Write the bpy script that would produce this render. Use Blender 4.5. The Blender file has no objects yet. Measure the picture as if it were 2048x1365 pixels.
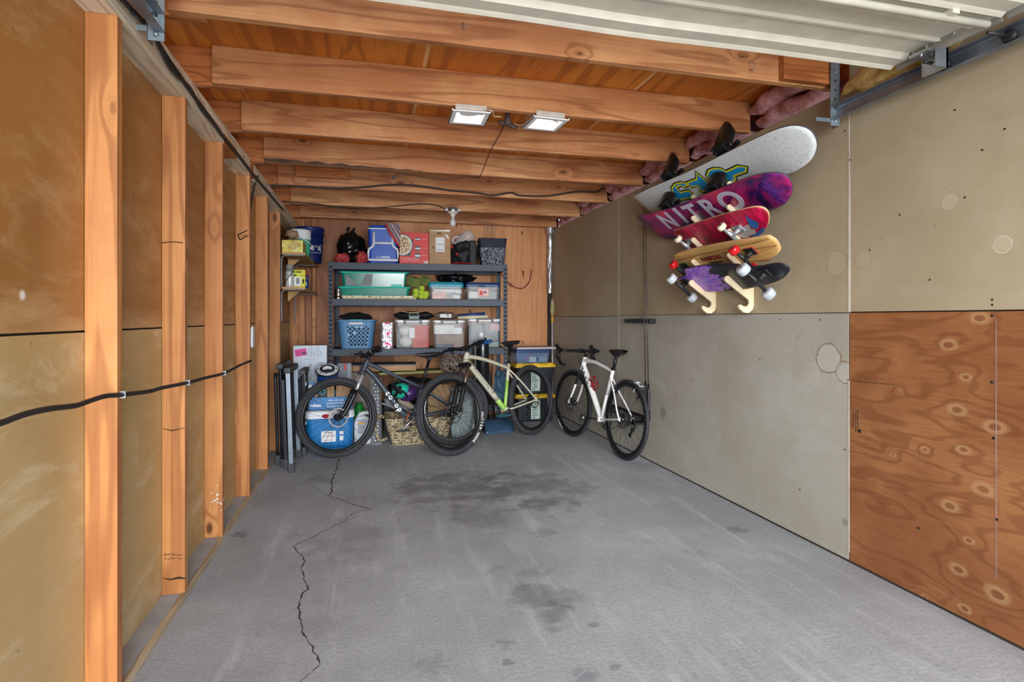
import bpy, bmesh, math, random
from mathutils import Matrix, Vector, noise
random.seed(7)
PI = math.pi
SC = bpy.context.scene
COL = SC.collection
# ---------------------------------------------------------------- camera, world, lights, exposure
F = 1135.0; TH = math.atan(288/F); CT, ST = math.cos(TH), math.sin(TH); EYE = 1.2; HY = 637.0
cam = bpy.data.objects.new('camera', bpy.data.cameras.new('camera')); COL.objects.link(cam)
cam.data.sensor_width = 36; cam.data.lens = 36*F/2048
cam.data.shift_y = -(682.5-HY)/2048
cam.location = (0, 0, EYE); cam.rotation_euler = (PI/2, 0, -TH)
cam.data.clip_start = .02
SC.camera = cam
w = bpy.data.worlds.new('sky'); SC.world = w; w.use_nodes = True
w.node_tree.nodes['Background'].inputs[0].default_value = (.78, .88, 1, 1)
w.node_tree.nodes['Background'].inputs[1].default_value = 1.3
def area(name, loc, rot, sx, sy, power, color=(1,1,1), spread=180):
    l = bpy.data.lights.new(name, 'AREA'); l.shape = 'RECTANGLE'; l.size = sx; l.size_y = sy
    l.energy = power; l.color = color; l.spread = math.radians(spread)
    o = bpy.data.objects.new(name, l); o.location = loc; o.rotation_euler = rot; COL.objects.link(o)
    return o
# daylight falling through the open garage door behind the camera
area('daylight', (-.6, -7.0, 3.0), (math.radians(80), 0, 0), 7.0, 4.5, 2150, (.89, .945, 1), 180)
# added low fill lamp standing in for driveway bounce, brightens the ceiling
area('bounce_fill', (.8, -3.4, .06), (math.radians(128), 0, 0), 5.0, 3.2, 420, (1, .98, .95), 180)
SC.view_settings.view_transform = 'Standard'; SC.view_settings.look = 'None'
SC.view_settings.gamma = 1; SC.view_settings.use_curve_mapping = False
SC.view_settings.exposure = 0.1
SC.cycles.diffuse_bounces = 8; SC.cycles.max_bounces = 14; SC.cycles.transparent_max_bounces = 24
SC.cycles.sample_clamp_indirect = 4
# ---------------------------------------------------------------- where a line of sight meets a real plane
def ray(px, py):
    a = px-1024
    return Vector((a*CT+F*ST, F*CT-a*ST, HY-py))
def at_y(px, py, Y): r = ray(px, py); t = Y/r.y; return Vector((r.x*t, Y, EYE+r.z*t))
def at_x(px, py, X): r = ray(px, py); t = X/r.x; return Vector((X, r.y*t, EYE+r.z*t))
def at_z(px, py, Z): r = ray(px, py); t = (Z-EYE)/r.z; return Vector((r.x*t, r.y*t, Z))
def dep(p): return p[0]*ST+p[1]*CT
def zat(py, d): return EYE+(HY-py)*d/F
# ---------------------------------------------------------------- objects
ROOTM = {}
def setp(o, label=None, cat=None, group=None, kind=None):
    if label: o['label'] = label
    if cat: o['category'] = cat
    if group: o['group'] = group
    if kind: o['kind'] = kind
    return o
def thing(name, label, cat, loc=(0,0,0), rot=(0,0,0), group=None):
    o = bpy.data.objects.new(name, None); COL.objects.link(o)
    if not hasattr(rot, '__len__'): rot = (0,0,rot)
    o.location = loc; o.rotation_euler = rot; o.empty_display_size = .05
    return setp(o, label, cat, group)
class MB:
    def __init__(s): s.bm = bmesh.new(); s.mi = 0
    def _add(s, verts, faces, M=None, smooth=False):
        vs = [s.bm.verts.new((M @ Vector(v)) if M else v) for v in verts]
        for f in faces:
            try:
                fc = s.bm.faces.new([vs[i] for i in f]); fc.material_index = s.mi; fc.smooth = smooth
            except ValueError: pass
        return vs
    def box(s, lo, hi, M=None, bev=0):
        x0,y0,z0 = lo; x1,y1,z1 = hi
        if x0 > x1: x0,x1 = x1,x0
        if y0 > y1: y0,y1 = y1,y0
        if z0 > z1: z0,z1 = z1,z0
        vs = s._add([(x0,y0,z0),(x1,y0,z0),(x1,y1,z0),(x0,y1,z0),(x0,y0,z1),(x1,y0,z1),(x1,y1,z1),(x0,y1,z1)],
               [(0,3,2,1),(4,5,6,7),(0,1,5,4),(1,2,6,5),(2,3,7,6),(3,0,4,7)], M)
        if bev:
            es = list({e for v in vs for e in v.link_edges})
            r = bmesh.ops.bevel(s.bm, geom=es, offset=bev, segments=2, affect='EDGES', profile=.7)
            for f in r['faces']: f.material_index = s.mi
        return s
    def taper(s, w0, d0, w1, d1, z0, z1, M=None, bev=0, cx=0, cy=0):
        vs = s._add([(cx-w0/2,cy-d0/2,z0),(cx+w0/2,cy-d0/2,z0),(cx+w0/2,cy+d0/2,z0),(cx-w0/2,cy+d0/2,z0),
                     (cx-w1/2,cy-d1/2,z1),(cx+w1/2,cy-d1/2,z1),(cx+w1/2,cy+d1/2,z1),(cx-w1/2,cy+d1/2,z1)],
               [(0,3,2,1),(4,5,6,7),(0,1,5,4),(1,2,6,5),(2,3,7,6),(3,0,4,7)], M)
        if bev:
            es = list({e for v in vs for e in v.link_edges})
            r = bmesh.ops.bevel(s.bm, geom=es, offset=bev, segments=3, affect='EDGES', profile=.6)
            for f in r['faces']: f.material_index = s.mi
        return s
    def tube(s, pts, r, seg=10, closed=False, M=None, flat=1.0, up=None):
        pts = [Vector(p) for p in pts]; n = len(pts)
        rs = r if isinstance(r, (list, tuple)) else [r]*n
        rings = []; prev = None
        for i in range(n):
            a = pts[(i-1) % n] if (closed or i > 0) else pts[i]
            b = pts[(i+1) % n] if (closed or i < n-1) else pts[i]
            t = (b-a).normalized()
            if prev is None:
                q = Vector(up) if up else (Vector((0,0,1)) if abs(t.z) < .9 else Vector((0,1,0)))
                u = t.cross(q).normalized()
            else:
                u = (prev - t*prev.dot(t)).normalized()
            v = t.cross(u); prev = u
            rings.append([pts[i]+(u*math.cos(2*PI*k/seg)+v*math.sin(2*PI*k/seg)*flat)*rs[i] for k in range(seg)])
        vs = [p for rg in rings for p in rg]; fs = []
        m = n if closed else n-1
        for i in range(m):
            for k in range(seg):
                a = i*seg+k; b = i*seg+(k+1) % seg; j = (i+1) % n
                fs.append((a, b, j*seg+(k+1) % seg, j*seg+k))
        if not closed:
            fs.append(tuple(range(seg))[::-1]); fs.append(tuple((n-1)*seg+k for k in range(seg)))
        s._add(vs, fs, M, True); return s
    def cyl(s, a, b, r, r2=None, seg=16, M=None): return s.tube([a, b], [r, r if r2 is None else r2], seg, False, M)
    def lathe(s, prof, c=(0,0,0), axis='Z', seg=32, M=None, cap=True, ell=1.0):
        vs = []; fs = []; n = len(prof)
        for (r, z) in prof:
            for k in range(seg):
                a = 2*PI*k/seg; x = r*math.cos(a); y = r*math.sin(a)*ell
                p = (x, y, z) if axis == 'Z' else ((x, z, y) if axis == 'Y' else (z, x, y))
                vs.append((p[0]+c[0], p[1]+c[1], p[2]+c[2]))
        for i in range(n-1):
            for k in range(seg):
                fs.append((i*seg+k, i*seg+(k+1) % seg, (i+1)*seg+(k+1) % seg, (i+1)*seg+k))
        if cap:
            if prof[0][0] > 1e-5: fs.append(tuple(range(seg))[::-1])
            if prof[-1][0] > 1e-5: fs.append(tuple((n-1)*seg+k for k in range(seg)))
        s._add(vs, fs, M, True); return s
    def ball(s, c, r, seg=16, sc=(1,1,1), M=None, amp=0, fr=3, seed=0):
        vs = []; fs = []; h = seg//2+1
        for i in range(h+1):
            for k in range(seg):
                a = PI*i/h; b = 2*PI*k/seg
                d = Vector((math.sin(a)*math.cos(b), math.sin(a)*math.sin(b), math.cos(a)))
                q = 1+amp*noise.noise(d*fr+Vector((seed*3.1, seed, 0))) if amp else 1
                vs.append((c[0]+d.x*r*sc[0]*q, c[1]+d.y*r*sc[1]*q, c[2]+d.z*r*sc[2]*q))
        for i in range(h):
            for k in range(seg):
                fs.append((i*seg+k, (i+1)*seg+k, (i+1)*seg+(k+1) % seg, i*seg+(k+1) % seg))
        s._add(vs, fs, M, True); return s
    def prism(s, poly, t0, t1, M=None, smooth=False):   # polygon in local x,z ; thickness along y
        n = len(poly)
        vs = [(p[0], t0, p[1]) for p in poly]+[(p[0], t1, p[1]) for p in poly]
        fs = [tuple(range(n)), tuple(range(2*n-1, n-1, -1))]+[(i, i+n, (i+1) % n+n, (i+1) % n) for i in range(n)]
        s._add(vs, fs, M, smooth); return s
    def sheet(s, fn, nu, nv, M=None, th=0):
        vs = [fn(i/nu, j/nv) for j in range(nv+1) for i in range(nu+1)]
        fs = [(j*(nu+1)+i, j*(nu+1)+i+1, (j+1)*(nu+1)+i+1, (j+1)*(nu+1)+i) for j in range(nv) for i in range(nu)]
        s._add(vs, fs, M, True); return s
    def text(s, txt, size, M, ext=.0004, sx=1.0, bold=0, align='CENTER', shear=0):
        cu = bpy.data.curves.new('t', 'FONT'); cu.body = txt; cu.size = size; cu.extrude = ext; cu.align_x = align; cu.align_y = 'CENTER'
        cu.offset = bold; cu.shear = shear; cu.resolution_u = 10 if size > .15 else 4
        o = bpy.data.objects.new('t', cu); me = bpy.data.meshes.new_from_object(o)
        S = Matrix.Diagonal((sx, 1, 1, 1)); me.transform(M @ S)
        k = len(s.bm.faces); s.bm.from_mesh(me); s.bm.faces.ensure_lookup_table()
        for f in s.bm.faces[k:]: f.material_index = s.mi
        bpy.data.objects.remove(o); bpy.data.curves.remove(cu); bpy.data.meshes.remove(me)
        return s
    def jitter(s, amp, fr, seed=0, ax=(1,1,1)):
        for v in s.bm.verts:
            q = noise.noise_vector(v.co*fr+Vector((seed, seed*.7, 0)))
            v.co += Vector((q.x*amp*ax[0], q.y*amp*ax[1], q.z*amp*ax[2]))
        return s
    def xf(s, M): bmesh.ops.transform(s.bm, matrix=M, verts=s.bm.verts); return s
    def build(s, name, mats, parent=None, origin=None, world=False, bevel=0, sub=0, label=None, cat=None, group=None, kind=None, normals=True):
        bm = s.bm
        if normals: bmesh.ops.recalc_face_normals(bm, faces=bm.faces)
        if not isinstance(mats, (list, tuple)): mats = [mats]
        o = None; off = Vector((0,0,0)); Minv = None
        if parent is not None:
            if world:
                bm.transform((Matrix.Translation(parent.location) @ parent.rotation_euler.to_matrix().to_4x4()).inverted())
        elif origin is not None:
            off = Vector(origin)
        elif bm.verts:
            xs = [v.co for v in bm.verts]
            off = Vector(((min(v.x for v in xs)+max(v.x for v in xs))/2, (min(v.y for v in xs)+max(v.y for v in xs))/2, min(v.z for v in xs)))
        if off.length: bm.transform(Matrix.Translation(-off))
        me = bpy.data.meshes.new(name); bm.to_mesh(me); bm.free()
        for m in mats: me.materials.append(m)
        o = bpy.data.objects.new(name, me); COL.objects.link(o); o.location = off
        if parent is not None: o.parent = parent; o.location = (0,0,0)
        if bevel:
            b = o.modifiers.new('b', 'BEVEL'); b.width = bevel; b.segments = 2; b.limit_method = 'ANGLE'
        if sub:
            b = o.modifiers.new('s', 'SUBSURF'); b.levels = sub; b.render_levels = sub
        return setp(o, label, cat, group, kind)
def T(x=0, y=0, z=0): return Matrix.Translation((x, y, z))
def RX(a): return Matrix.Rotation(math.radians(a), 4, 'X')
def RY(a): return Matrix.Rotation(math.radians(a), 4, 'Y')
def RZ(a): return Matrix.Rotation(math.radians(a), 4, 'Z')
def frame(o, x, y):          # 4x4 with local x,y axes given, z = x cross y
    x = Vector(x).normalized(); y = Vector(y); y = (y-x*x.dot(y)).normalized(); z = x.cross(y)
    M = Matrix((x, y, z)).transposed().to_4x4(); M.translation = Vector(o); return M
def smooth_path(pts, n=6):
    pts = [Vector(p) for p in pts]; out = []
    for i in range(len(pts)-1):
        p0 = pts[max(i-1, 0)]; p1 = pts[i]; p2 = pts[i+1]; p3 = pts[min(i+2, len(pts)-1)]
        for k in range(n):
            t = k/n
            out.append(.5*((2*p1)+(p2-p0)*t+(2*p0-5*p1+4*p2-p3)*t*t+(3*p1-p0-3*p2+p3)*t**3))
    out.append(pts[-1]); return out
def dup(root, loc, rot=None, label=None, group=None):
    r = root.copy(); COL.objects.link(r); r.location = loc
    if rot is not None: r.rotation_euler = rot
    if label: r['label'] = label
    if group: r['group'] = group
    for ch in list(root.children):
        c = ch.copy(); COL.objects.link(c); c.parent = r
        for g in ch.children: d = g.copy(); COL.objects.link(d); d.parent = c
    return r
# ---------------------------------------------------------------- materials
def s2l(c): return tuple(((v/255)/12.92 if v <= 10 else ((v/255+.055)/1.055)**2.4) for v in c)+(1,)
class NT:
    def __init__(s, name):
        s.m = bpy.data.materials.new(name); s.m.use_nodes = True; s.t = s.m.node_tree
        s.b = s.t.nodes['Principled BSDF']
    def n(s, ty, **kw):
        nd = s.t.nodes.new('ShaderNode'+ty)
        for k, v in kw.items():
            if hasattr(nd, k) and not k.startswith('i_'): setattr(nd, k, v)
        return nd
    def l(s, a, b): s.t.links.new(a, b)
    def inp(s, nd, i, v):
        if hasattr(v, 'is_output') or hasattr(v, 'links'): s.l(v, nd.inputs[i])
        else: nd.inputs[i].default_value = v
    def math(s, op, a, b=0.0, c=None, clamp=False):
        nd = s.n('Math', operation=op); nd.use_clamp = clamp; s.inp(nd, 0, a); s.inp(nd, 1, b)
        if c is not None: s.inp(nd, 2, c)
        return nd.outputs[0]
    def vm(s, op, a, b=(0,0,0)):
        nd = s.n('VectorMath', operation=op); s.inp(nd, 0, a); s.inp(nd, 1, b); return nd.outputs['Value'] if op in ('DISTANCE','LENGTH','DOT_PRODUCT') else nd.outputs[0]
    def noise(s, v, scale=5, detail=3, rough=.5, dist=0):
        nd = s.n('TexNoise'); s.l(v, nd.inputs['Vector']); nd.inputs['Scale'].default_value = scale; nd.inputs['Detail'].default_value = detail
        nd.inputs['Roughness'].default_value = rough; nd.inputs['Distortion'].default_value = dist; return nd.outputs['Fac']
    def vor(s, v, scale, feature='F1'):
        nd = s.n('TexVoronoi'); nd.feature = feature; s.l(v, nd.inputs['Vector']); nd.inputs['Scale'].default_value = scale; return nd
    def mr(s, v, a, b, c=0.0, d=1.0, smooth=True):
        nd = s.n('MapRange'); nd.interpolation_type = 'SMOOTHSTEP' if smooth else 'LINEAR'
        s.inp(nd, 0, v); nd.inputs[1].default_value = a; nd.inputs[2].default_value = b; nd.inputs[3].default_value = c; nd.inputs[4].default_value = d
        return nd.outputs[0]
    def mix(s, f, a, b, mode='MIX'):
        nd = s.n('Mix'); nd.data_type = 'RGBA'; nd.blend_type = mode; s.inp(nd, 0, f)
        s.inp(nd, 6, a); s.inp(nd, 7, b); return nd.outputs[2]
    def obj(s): return s.n('TexCoord').outputs['Object']
    def pos(s): return s.n('NewGeometry').outputs['Position']
    def bump(s, h, strength=.3, dist=.01):
        nd = s.n('Bump'); nd.inputs['Strength'].default_value = strength; nd.inputs['Distance'].default_value = dist
        s.l(h, nd.inputs['Height']); s.l(nd.outputs[0], s.b.inputs['Normal'])
    def col(s, c): s.inp(s.b, 'Base Color', c)
    def set(s, **kw):
        for k, v in kw.items(): s.inp(s.b, k.replace('_', ' '), v)
        return s
MC = {}
def P(name, c, rough=.5, metal=0, spec=.5, bump=0, bs=60, var=.12, coat=0, trans=0, alpha=1, emit=0, ior=1.45):
    if name in MC: return MC[name]
    n = NT(name); cl = s2l(c)
    if var:
        v = n.noise(n.obj(), 9, 4)
        dk = tuple(x*(1-var) for x in cl[:3])+(1,); lt = tuple(min(1, x*(1+var)) for x in cl[:3])+(1,)
        n.col(n.mix(n.mr(v, .3, .7), dk, lt))
    else: n.col(cl)
    n.set(Roughness=rough, Metallic=metal)
    n.b.inputs['Specular IOR Level'].default_value = spec
    n.b.inputs['IOR'].default_value = ior
    if coat: n.b.inputs['Coat Weight'].default_value = coat
    if trans: n.b.inputs['Transmission Weight'].default_value = trans
    if alpha < 1: n.b.inputs['Alpha'].default_value = alpha
    if emit: n.b.inputs['Emission Color'].default_value = cl; n.b.inputs['Emission Strength'].default_value = emit
    if bump: n.bump(n.noise(n.obj(), bs, 3), bump, .004)
    MC[name] = n.m; return n.m
def lum_wood(name, base, line, knot=(92,48,22), axis=0, lines=34, rough=.5, knots=1.0, dens=1.0, warm=None, spec=.35, lstr=.6, blot=.25):
    """sawn softwood: contour grain stretched along an axis, growth rings bending round knots"""
    n = NT(name); oi = n.n('ObjectInfo').outputs['Random']
    offv = n.n('CombineXYZ'); n.l(n.math('MULTIPLY', oi, 37.0), offv.inputs[0]); n.l(n.math('MULTIPLY', oi, 11.0), offv.inputs[1]); n.l(n.math('MULTIPLY', oi, 23.0), offv.inputs[2])
    c = n.vm('ADD', n.obj(), offv.outputs[0])
    st = [2.6, 2.6, 2.6]; st[axis] = 1.25
    kc = n.vm('MULTIPLY', c, tuple(x*dens for x in st))
    kv = n.vor(kc, 1.0).outputs['Distance']
    near = n.mr(kv, 0.0, .34, 1.0, 0.0)
    near = n.math('POWER', near, 2.0)
    sg = [7.5, 7.5, 7.5]; sg[axis] = .55
    g = n.noise(n.vm('MULTIPLY', c, tuple(sg)), 1.0, 2.5, .45)
    g2 = n.math('ADD', g, n.math('MULTIPLY', near, .30*knots))
    ln = n.math('SINE', n.math('MULTIPLY', g2, float(lines)*2.2))
    ln = n.mr(ln, .15, 1.0, 0.0, 1.0)
    sf = [90, 90, 90]; sf[axis] = 2.5
    fine = n.noise(n.vm('MULTIPLY', c, tuple(sf)), 1.0, 2, .6)
    blotn = n.noise(c, 1.9, 4, .6)
    b = s2l(base); b2 = s2l(warm or tuple(min(255, int(x*1.12)) for x in base))
    colr = n.mix(n.mr(blotn, .35, .68), b, b2)
    colr = n.mix(n.math('MULTIPLY', ln, lstr), colr, s2l(line))
    colr = n.mix(n.mr(fine, .45, .75, 0, .28), colr, s2l(line))
    dirt = n.noise(n.vm('ADD', c, (5, 3, 1)), 4.5, 6, .7)
    colr = n.mix(n.mr(dirt, .58, .8, 0, blot), colr, s2l(tuple(int(x*.72) for x in base)))
    kd = n.math('ADD', kv, n.math('MULTIPLY', n.noise(c, 30, 2), .03))
    if knots:
        colr = n.mix(n.mr(kd, .05, .12, .85, 0.0), colr, s2l(knot))
        ring = n.math('SINE', n.math('MULTIPLY', kd, 260.0))
        colr = n.mix(n.math('MULTIPLY', n.mr(kd, .05, .20, .45, 0.0), n.mr(ring, 0, 1)), colr, s2l(knot))
    n.col(colr); n.set(Roughness=rough); n.b.inputs['Specular IOR Level'].default_value = spec
    n.bump(n.math('ADD', fine, n.math('MULTIPLY', ln, .5)), .18, .003)
    return n.m
M_STUD = lum_wood('stud_wood', (182,120,70), (128,72,36), axis=2, lines=13, lstr=.5, spec=.3, warm=(198,138,82), dens=1.9, knot=(84,44,22))
M_JOIST = lum_wood('joist_wood', (190,128,82), (132,70,38), axis=0, lines=18, lstr=.5, warm=(216,162,110), dens=1.9, knot=(84,44,22))
M_BLOCK = lum_wood('block_wood', (180,112,62), (120,62,30), axis=0, lines=30, lstr=.5)
M_BEAM = lum_wood('weathered_beam', (218,206,182), (158,136,108), axis=1, lines=40, lstr=.5, knot=(110,70,48))
M_DECK = lum_wood('deck_plywood', (206,120,42), (140,66,20), axis=1, lines=11, lstr=.5, knots=.9, dens=.9, warm=(218,138,52), spec=.4)
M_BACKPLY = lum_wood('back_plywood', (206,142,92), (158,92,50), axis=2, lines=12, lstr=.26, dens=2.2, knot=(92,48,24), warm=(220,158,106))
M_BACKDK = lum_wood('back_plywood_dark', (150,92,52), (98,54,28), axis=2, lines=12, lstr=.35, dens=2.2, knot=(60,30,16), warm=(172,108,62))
M_SHELFWOOD = P('raw_board', (190,150,96), .6, bump=.2, bs=90)
# ================================================================ THE SETTING
XR = 2.29; XL = -.846; XI = -.757; YB = 6.95; ZT = 2.345; ZD = 2.53; YF = -.9
# ---- floor: concrete slab with stains and cracks
def concrete():
    n = NT('concrete'); p = n.pos()
    a = n.noise(p, 1.1, 7, .62); b = n.noise(p, 7, 6, .65); c = n.noise(p, 70, 3, .6)
    col = n.mix(n.mr(a, .32, .7), s2l((150,152,156)), s2l((182,185,190)))
    col = n.mix(n.mr(b, .35, .7, 0, .6), col, s2l((160,162,166)))
    col = n.mix(n.mr(c, .3, .72, 0, .5), col, s2l((134,135,138)))
    # sweeping trowel marks along the slab
    tr = n.noise(n.vm('MULTIPLY', p, (9, 1.0, 1)), 1.0, 5, .7)
    col = n.mix(n.mr(tr, .5, .74, 0, .5), col, s2l((198,201,207)))
    # dark spots and spills with shapes of their own
    warp = n.noise(p, 5, 5, .65)
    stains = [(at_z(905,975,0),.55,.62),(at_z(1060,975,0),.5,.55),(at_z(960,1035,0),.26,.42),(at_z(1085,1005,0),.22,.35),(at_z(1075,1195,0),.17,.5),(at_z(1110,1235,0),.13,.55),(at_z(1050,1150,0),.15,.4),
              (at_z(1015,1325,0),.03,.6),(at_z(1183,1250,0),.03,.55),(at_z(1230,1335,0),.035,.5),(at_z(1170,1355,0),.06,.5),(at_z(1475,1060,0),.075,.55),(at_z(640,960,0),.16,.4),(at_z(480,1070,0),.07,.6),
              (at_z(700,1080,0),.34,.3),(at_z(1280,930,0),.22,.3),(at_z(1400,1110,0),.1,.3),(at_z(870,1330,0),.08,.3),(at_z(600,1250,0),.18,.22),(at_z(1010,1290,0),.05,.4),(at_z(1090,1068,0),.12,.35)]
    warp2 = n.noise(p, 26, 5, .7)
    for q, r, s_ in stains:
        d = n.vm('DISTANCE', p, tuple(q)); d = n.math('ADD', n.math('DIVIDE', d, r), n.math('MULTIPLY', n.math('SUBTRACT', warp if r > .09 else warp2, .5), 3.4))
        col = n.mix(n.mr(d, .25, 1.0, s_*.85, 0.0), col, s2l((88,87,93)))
    n.col(col); n.set(Roughness=n.mr(a, .3, .7, .62, .8)); n.b.inputs['Specular IOR Level'].default_value = .35
    n.bump(n.math('ADD', n.math('MULTIPLY', b, .6), n.math('MULTIPLY', c, .5)), .35, .006)
    return n.m
M_CONC = concrete()
M_CRACK = P('crack_shadow', (58,55,54), .95, var=0); M_HAIR = P('crack_filled', (186,182,176), .9)
mb = MB(); mb.box((-1.2, YF-6, -.12), (3.0, YB+.1, 0))
def crack(pts, w, mi, seed=0):
    P3 = [at_z(x, y, 0) for x, y in pts]; rnd = random.Random(seed); out = []
    for i in range(len(P3)-1):
        a, b = P3[i], P3[i+1]; k = max(2, int((b-a).length/.02)); nrm = Vector((-(b-a).y, (b-a).x, 0)).normalized()
        for j in range(k): out.append(a.lerp(b, j/k)+nrm*rnd.uniform(-1, 1)*w*1.3)
    out.append(P3[-1])
    L = []; R = []
    for i, p in enumerate(out):
        t = (out[min(i+1, len(out)-1)]-out[max(i-1, 0)]).normalized(); nr = Vector((-t.y, t.x, 0))
        ww = w*rnd.uniform(.25, 1.1)*(.4 if i in (0, len(out)-1) else 1); L.append(p+nr*ww+Vector((0,0,.0006))); R.append(p-nr*ww+Vector((0,0,.0006)))
    mb.mi = mi; m = len(out); mb._add(L+R, [(i, i+1, m+i+1, m+i) for i in range(m-1)])
crack([(678,918),(672,945),(664,962),(663,985),(656,993)], .006, 1, 1)
crack([(656,993),(690,1003),(712,1012),(744,1019)], .0045, 1, 2)
crack([(744,1019),(720,1023),(695,1034),(690,1043),(660,1057),(622,1077),(588,1092)], .003, 1, 3)
crack([(588,1092),(600,1110),(611,1123),(602,1140),(612,1170),(615,1180),(603,1190),(597,1222),(604,1265),(622,1290),(637,1318),(640,1330)], .0042, 1, 4)
crack([(640,1330),(622,1345),(598,1366)], .0025, 1, 5)
crack([(588,1092),(545,1105),(500,1125),(460,1140),(405,1156)], .0022, 2, 6)
crack([(744,1019),(830,1014),(900,1008),(980,1000)], .002, 2, 7); crack([(980,1000),(1200,975),(1360,958)], .0015, 2, 8)
crack([(656,993),(620,970),(580,968)], .002, 1, 9)
mb.build('floor', [M_CONC, M_CRACK, M_HAIR], origin=(0,0,0), kind='structure')
# ---- wall panels
def board(name, base, light, scuff=.5, rough=.55, stains=(), spec=.4, streak=True, smear=None, sm_s=.5):
    n = NT(name); p = n.pos()
    a = n.noise(p, 1.3, 5, .6); b = n.noise(n.vm('MULTIPLY', p, (1, .9, 5)), 2.2, 6, .7); f = n.noise(p, 240, 2)
    col = n.mix(n.mr(a, .35, .68), s2l(base), s2l(light))
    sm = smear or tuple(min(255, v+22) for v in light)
    if streak:
        q = n.vm('MULTIPLY', n.vm('ADD', p, (0,0,0)), (1, 1.6, 4.2))
        k = n.noise(q, 1.6, 8, .74, .6); col = n.mix(n.mr(k, .50, .66, 0, sm_s), col, s2l(sm))
    lo = n.n('SeparateXYZ'); n.l(p, lo.inputs[0]); haze_z = n.math('ADD', lo.outputs[2], n.math('MULTIPLY', n.math('SUBTRACT', b, .5), .25)); col = n.mix(n.mr(haze_z, 1.17, 1.27, .55, 0), col, s2l(sm)) if name == 'left_upper_board' else col  # glare haze painted in smear colour along the upper board's bottom edge
    sp = n.vor(p, 9).outputs['Distance']; col = n.mix(n.mr(sp, .03, .055, .55, 0), col, s2l(tuple(int(v*.6) for v in base)))
    sc = n.noise(p, 11, 7, .75, 1.5); col = n.mix(n.mr(sc, .66, .75, 0, scuff), col, s2l(sm))
    dk = n.noise(n.vm('ADD', p, (4,7,2)), 3.5, 7, .75, .8); col = n.mix(n.mr(dk, .60, .78, 0, .4), col, s2l(tuple(int(v*.74) for v in base)))
    wp = n.noise(p, 9, 4, .6)
    for (c, r, cc, s_, edge) in stains:
        d = n.vm('DISTANCE', p, tuple(c)); d = n.math('ADD', n.math('DIVIDE', d, r), n.math('MULTIPLY', n.math('SUBTRACT', wp, .5), .9))
        if edge:
            m = n.math('MULTIPLY', n.mr(d, .82, .9), n.mr(d, .93, 1.0, 1, 0)); col = n.mix(n.mr(d, .85, .95, s_*.45, 0), col, s2l(tuple(min(255, v+26) for v in light)))
            col = n.mix(n.math('MULTIPLY', m, s_), col, s2l(cc))
        else: col = n.mix(n.mr(d, .3, 1.0, s_, 0), col, s2l(cc))
    n.col(col); n.set(Roughness=n.mr(b, .35, .7, rough-.1, rough+.12)); n.b.inputs['Specular IOR Level'].default_value = spec
    n.bump(n.math('ADD', b, n.math('MULTIPLY', f, .3)), .12, .004)
    return n.m
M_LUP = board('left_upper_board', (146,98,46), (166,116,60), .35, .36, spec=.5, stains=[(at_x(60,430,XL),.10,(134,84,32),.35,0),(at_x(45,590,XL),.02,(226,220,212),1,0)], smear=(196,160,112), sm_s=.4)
M_LLO = board('left_lower_board', (178,148,98), (192,166,118), .45, .42, spec=.5, smear=(214,198,164), sm_s=.55)
RST = dict(stains=[(at_x(1658,715,XR),.085,(136,110,80),.8,1),(at_x(1690,745,XR),.06,(136,110,80),.7,1),(at_x(1326,826,XR),.06,(100,92,80),.5,0),(at_x(1690,1045,XR),.03,(110,104,92),.5,0)])
M_RBL = board('right_lower_board', (166,160,146), (178,174,162), .3, .6, spec=.3, smear=(196,194,186), sm_s=.3, **RST)
M_RB = board('right_gypsum_board', (168,152,124), (180,166,138), .3, .6, spec=.3, streak=True, smear=(184,172,150), sm_s=.25,
   stains=[(at_x(1658,715,XR),.085,(136,110,80),.8,1),(at_x(1690,745,XR),.06,(136,110,80),.7,1),(at_x(1672,530,XR),.07,(150,128,98),.35,1),(at_x(1326,826,XR),.06,(100,92,80),.5,0),(at_x(1725,520,XR),.05,(150,128,98),.3,1),(at_x(1690,1045,XR),.03,(110,104,92),.5,0),(at_x(1900,405,XR),.035,(200,190,168),.6,1),(at_x(2005,490,XR),.035,(214,206,188),.7,1)])
M_SEAM = P('seam_dark', (54,46,38), .9, var=0); M_SPACK = P('seam_plaster', (206,200,186), .8)
# left wall
mb = MB()
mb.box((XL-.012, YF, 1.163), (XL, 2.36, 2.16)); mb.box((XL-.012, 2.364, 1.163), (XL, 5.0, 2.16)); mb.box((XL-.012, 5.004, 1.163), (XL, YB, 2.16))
mb.mi = 1
mb.box((XL-.012, YF, .0), (XL, 2.9, 1.156)); mb.box((XL-.012, 2.904, .0), (XL, 5.3, 1.156)); mb.box((XL-.012, 5.304, .0), (XL, YB, 1.156))
mb.mi = 2; mb.box((XL-.05, YF, 0), (XL-.013, YB, 2.15))
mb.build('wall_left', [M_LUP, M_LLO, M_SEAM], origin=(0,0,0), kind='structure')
M_SILL = P('sill_grey', (164,166,170), .8, bump=.3, bs=40); M_STRIP = lum_wood('sill_strip', (176,158,132), (128,106,82), axis=1, knots=0)
mb = MB(); mb.box((XL, YF, 0), (XI-.014, YB, .026)); mb.mi = 1; mb.box((XI-.014, YF, 0), (XI+.004, YB, .028)); mb.jitter(.0015, 9)
mb.build('baseboard_left', [M_SILL, M_STRIP], origin=(0,0,0), kind='structure')
mb = MB()
for y0, y1 in ((YF, 1.4), (1.403, 3.83), (3.833, 4.06), (4.2, YB)): mb.box((XL, y0, 2.146), (XI+.002, y1, 2.25))
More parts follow.
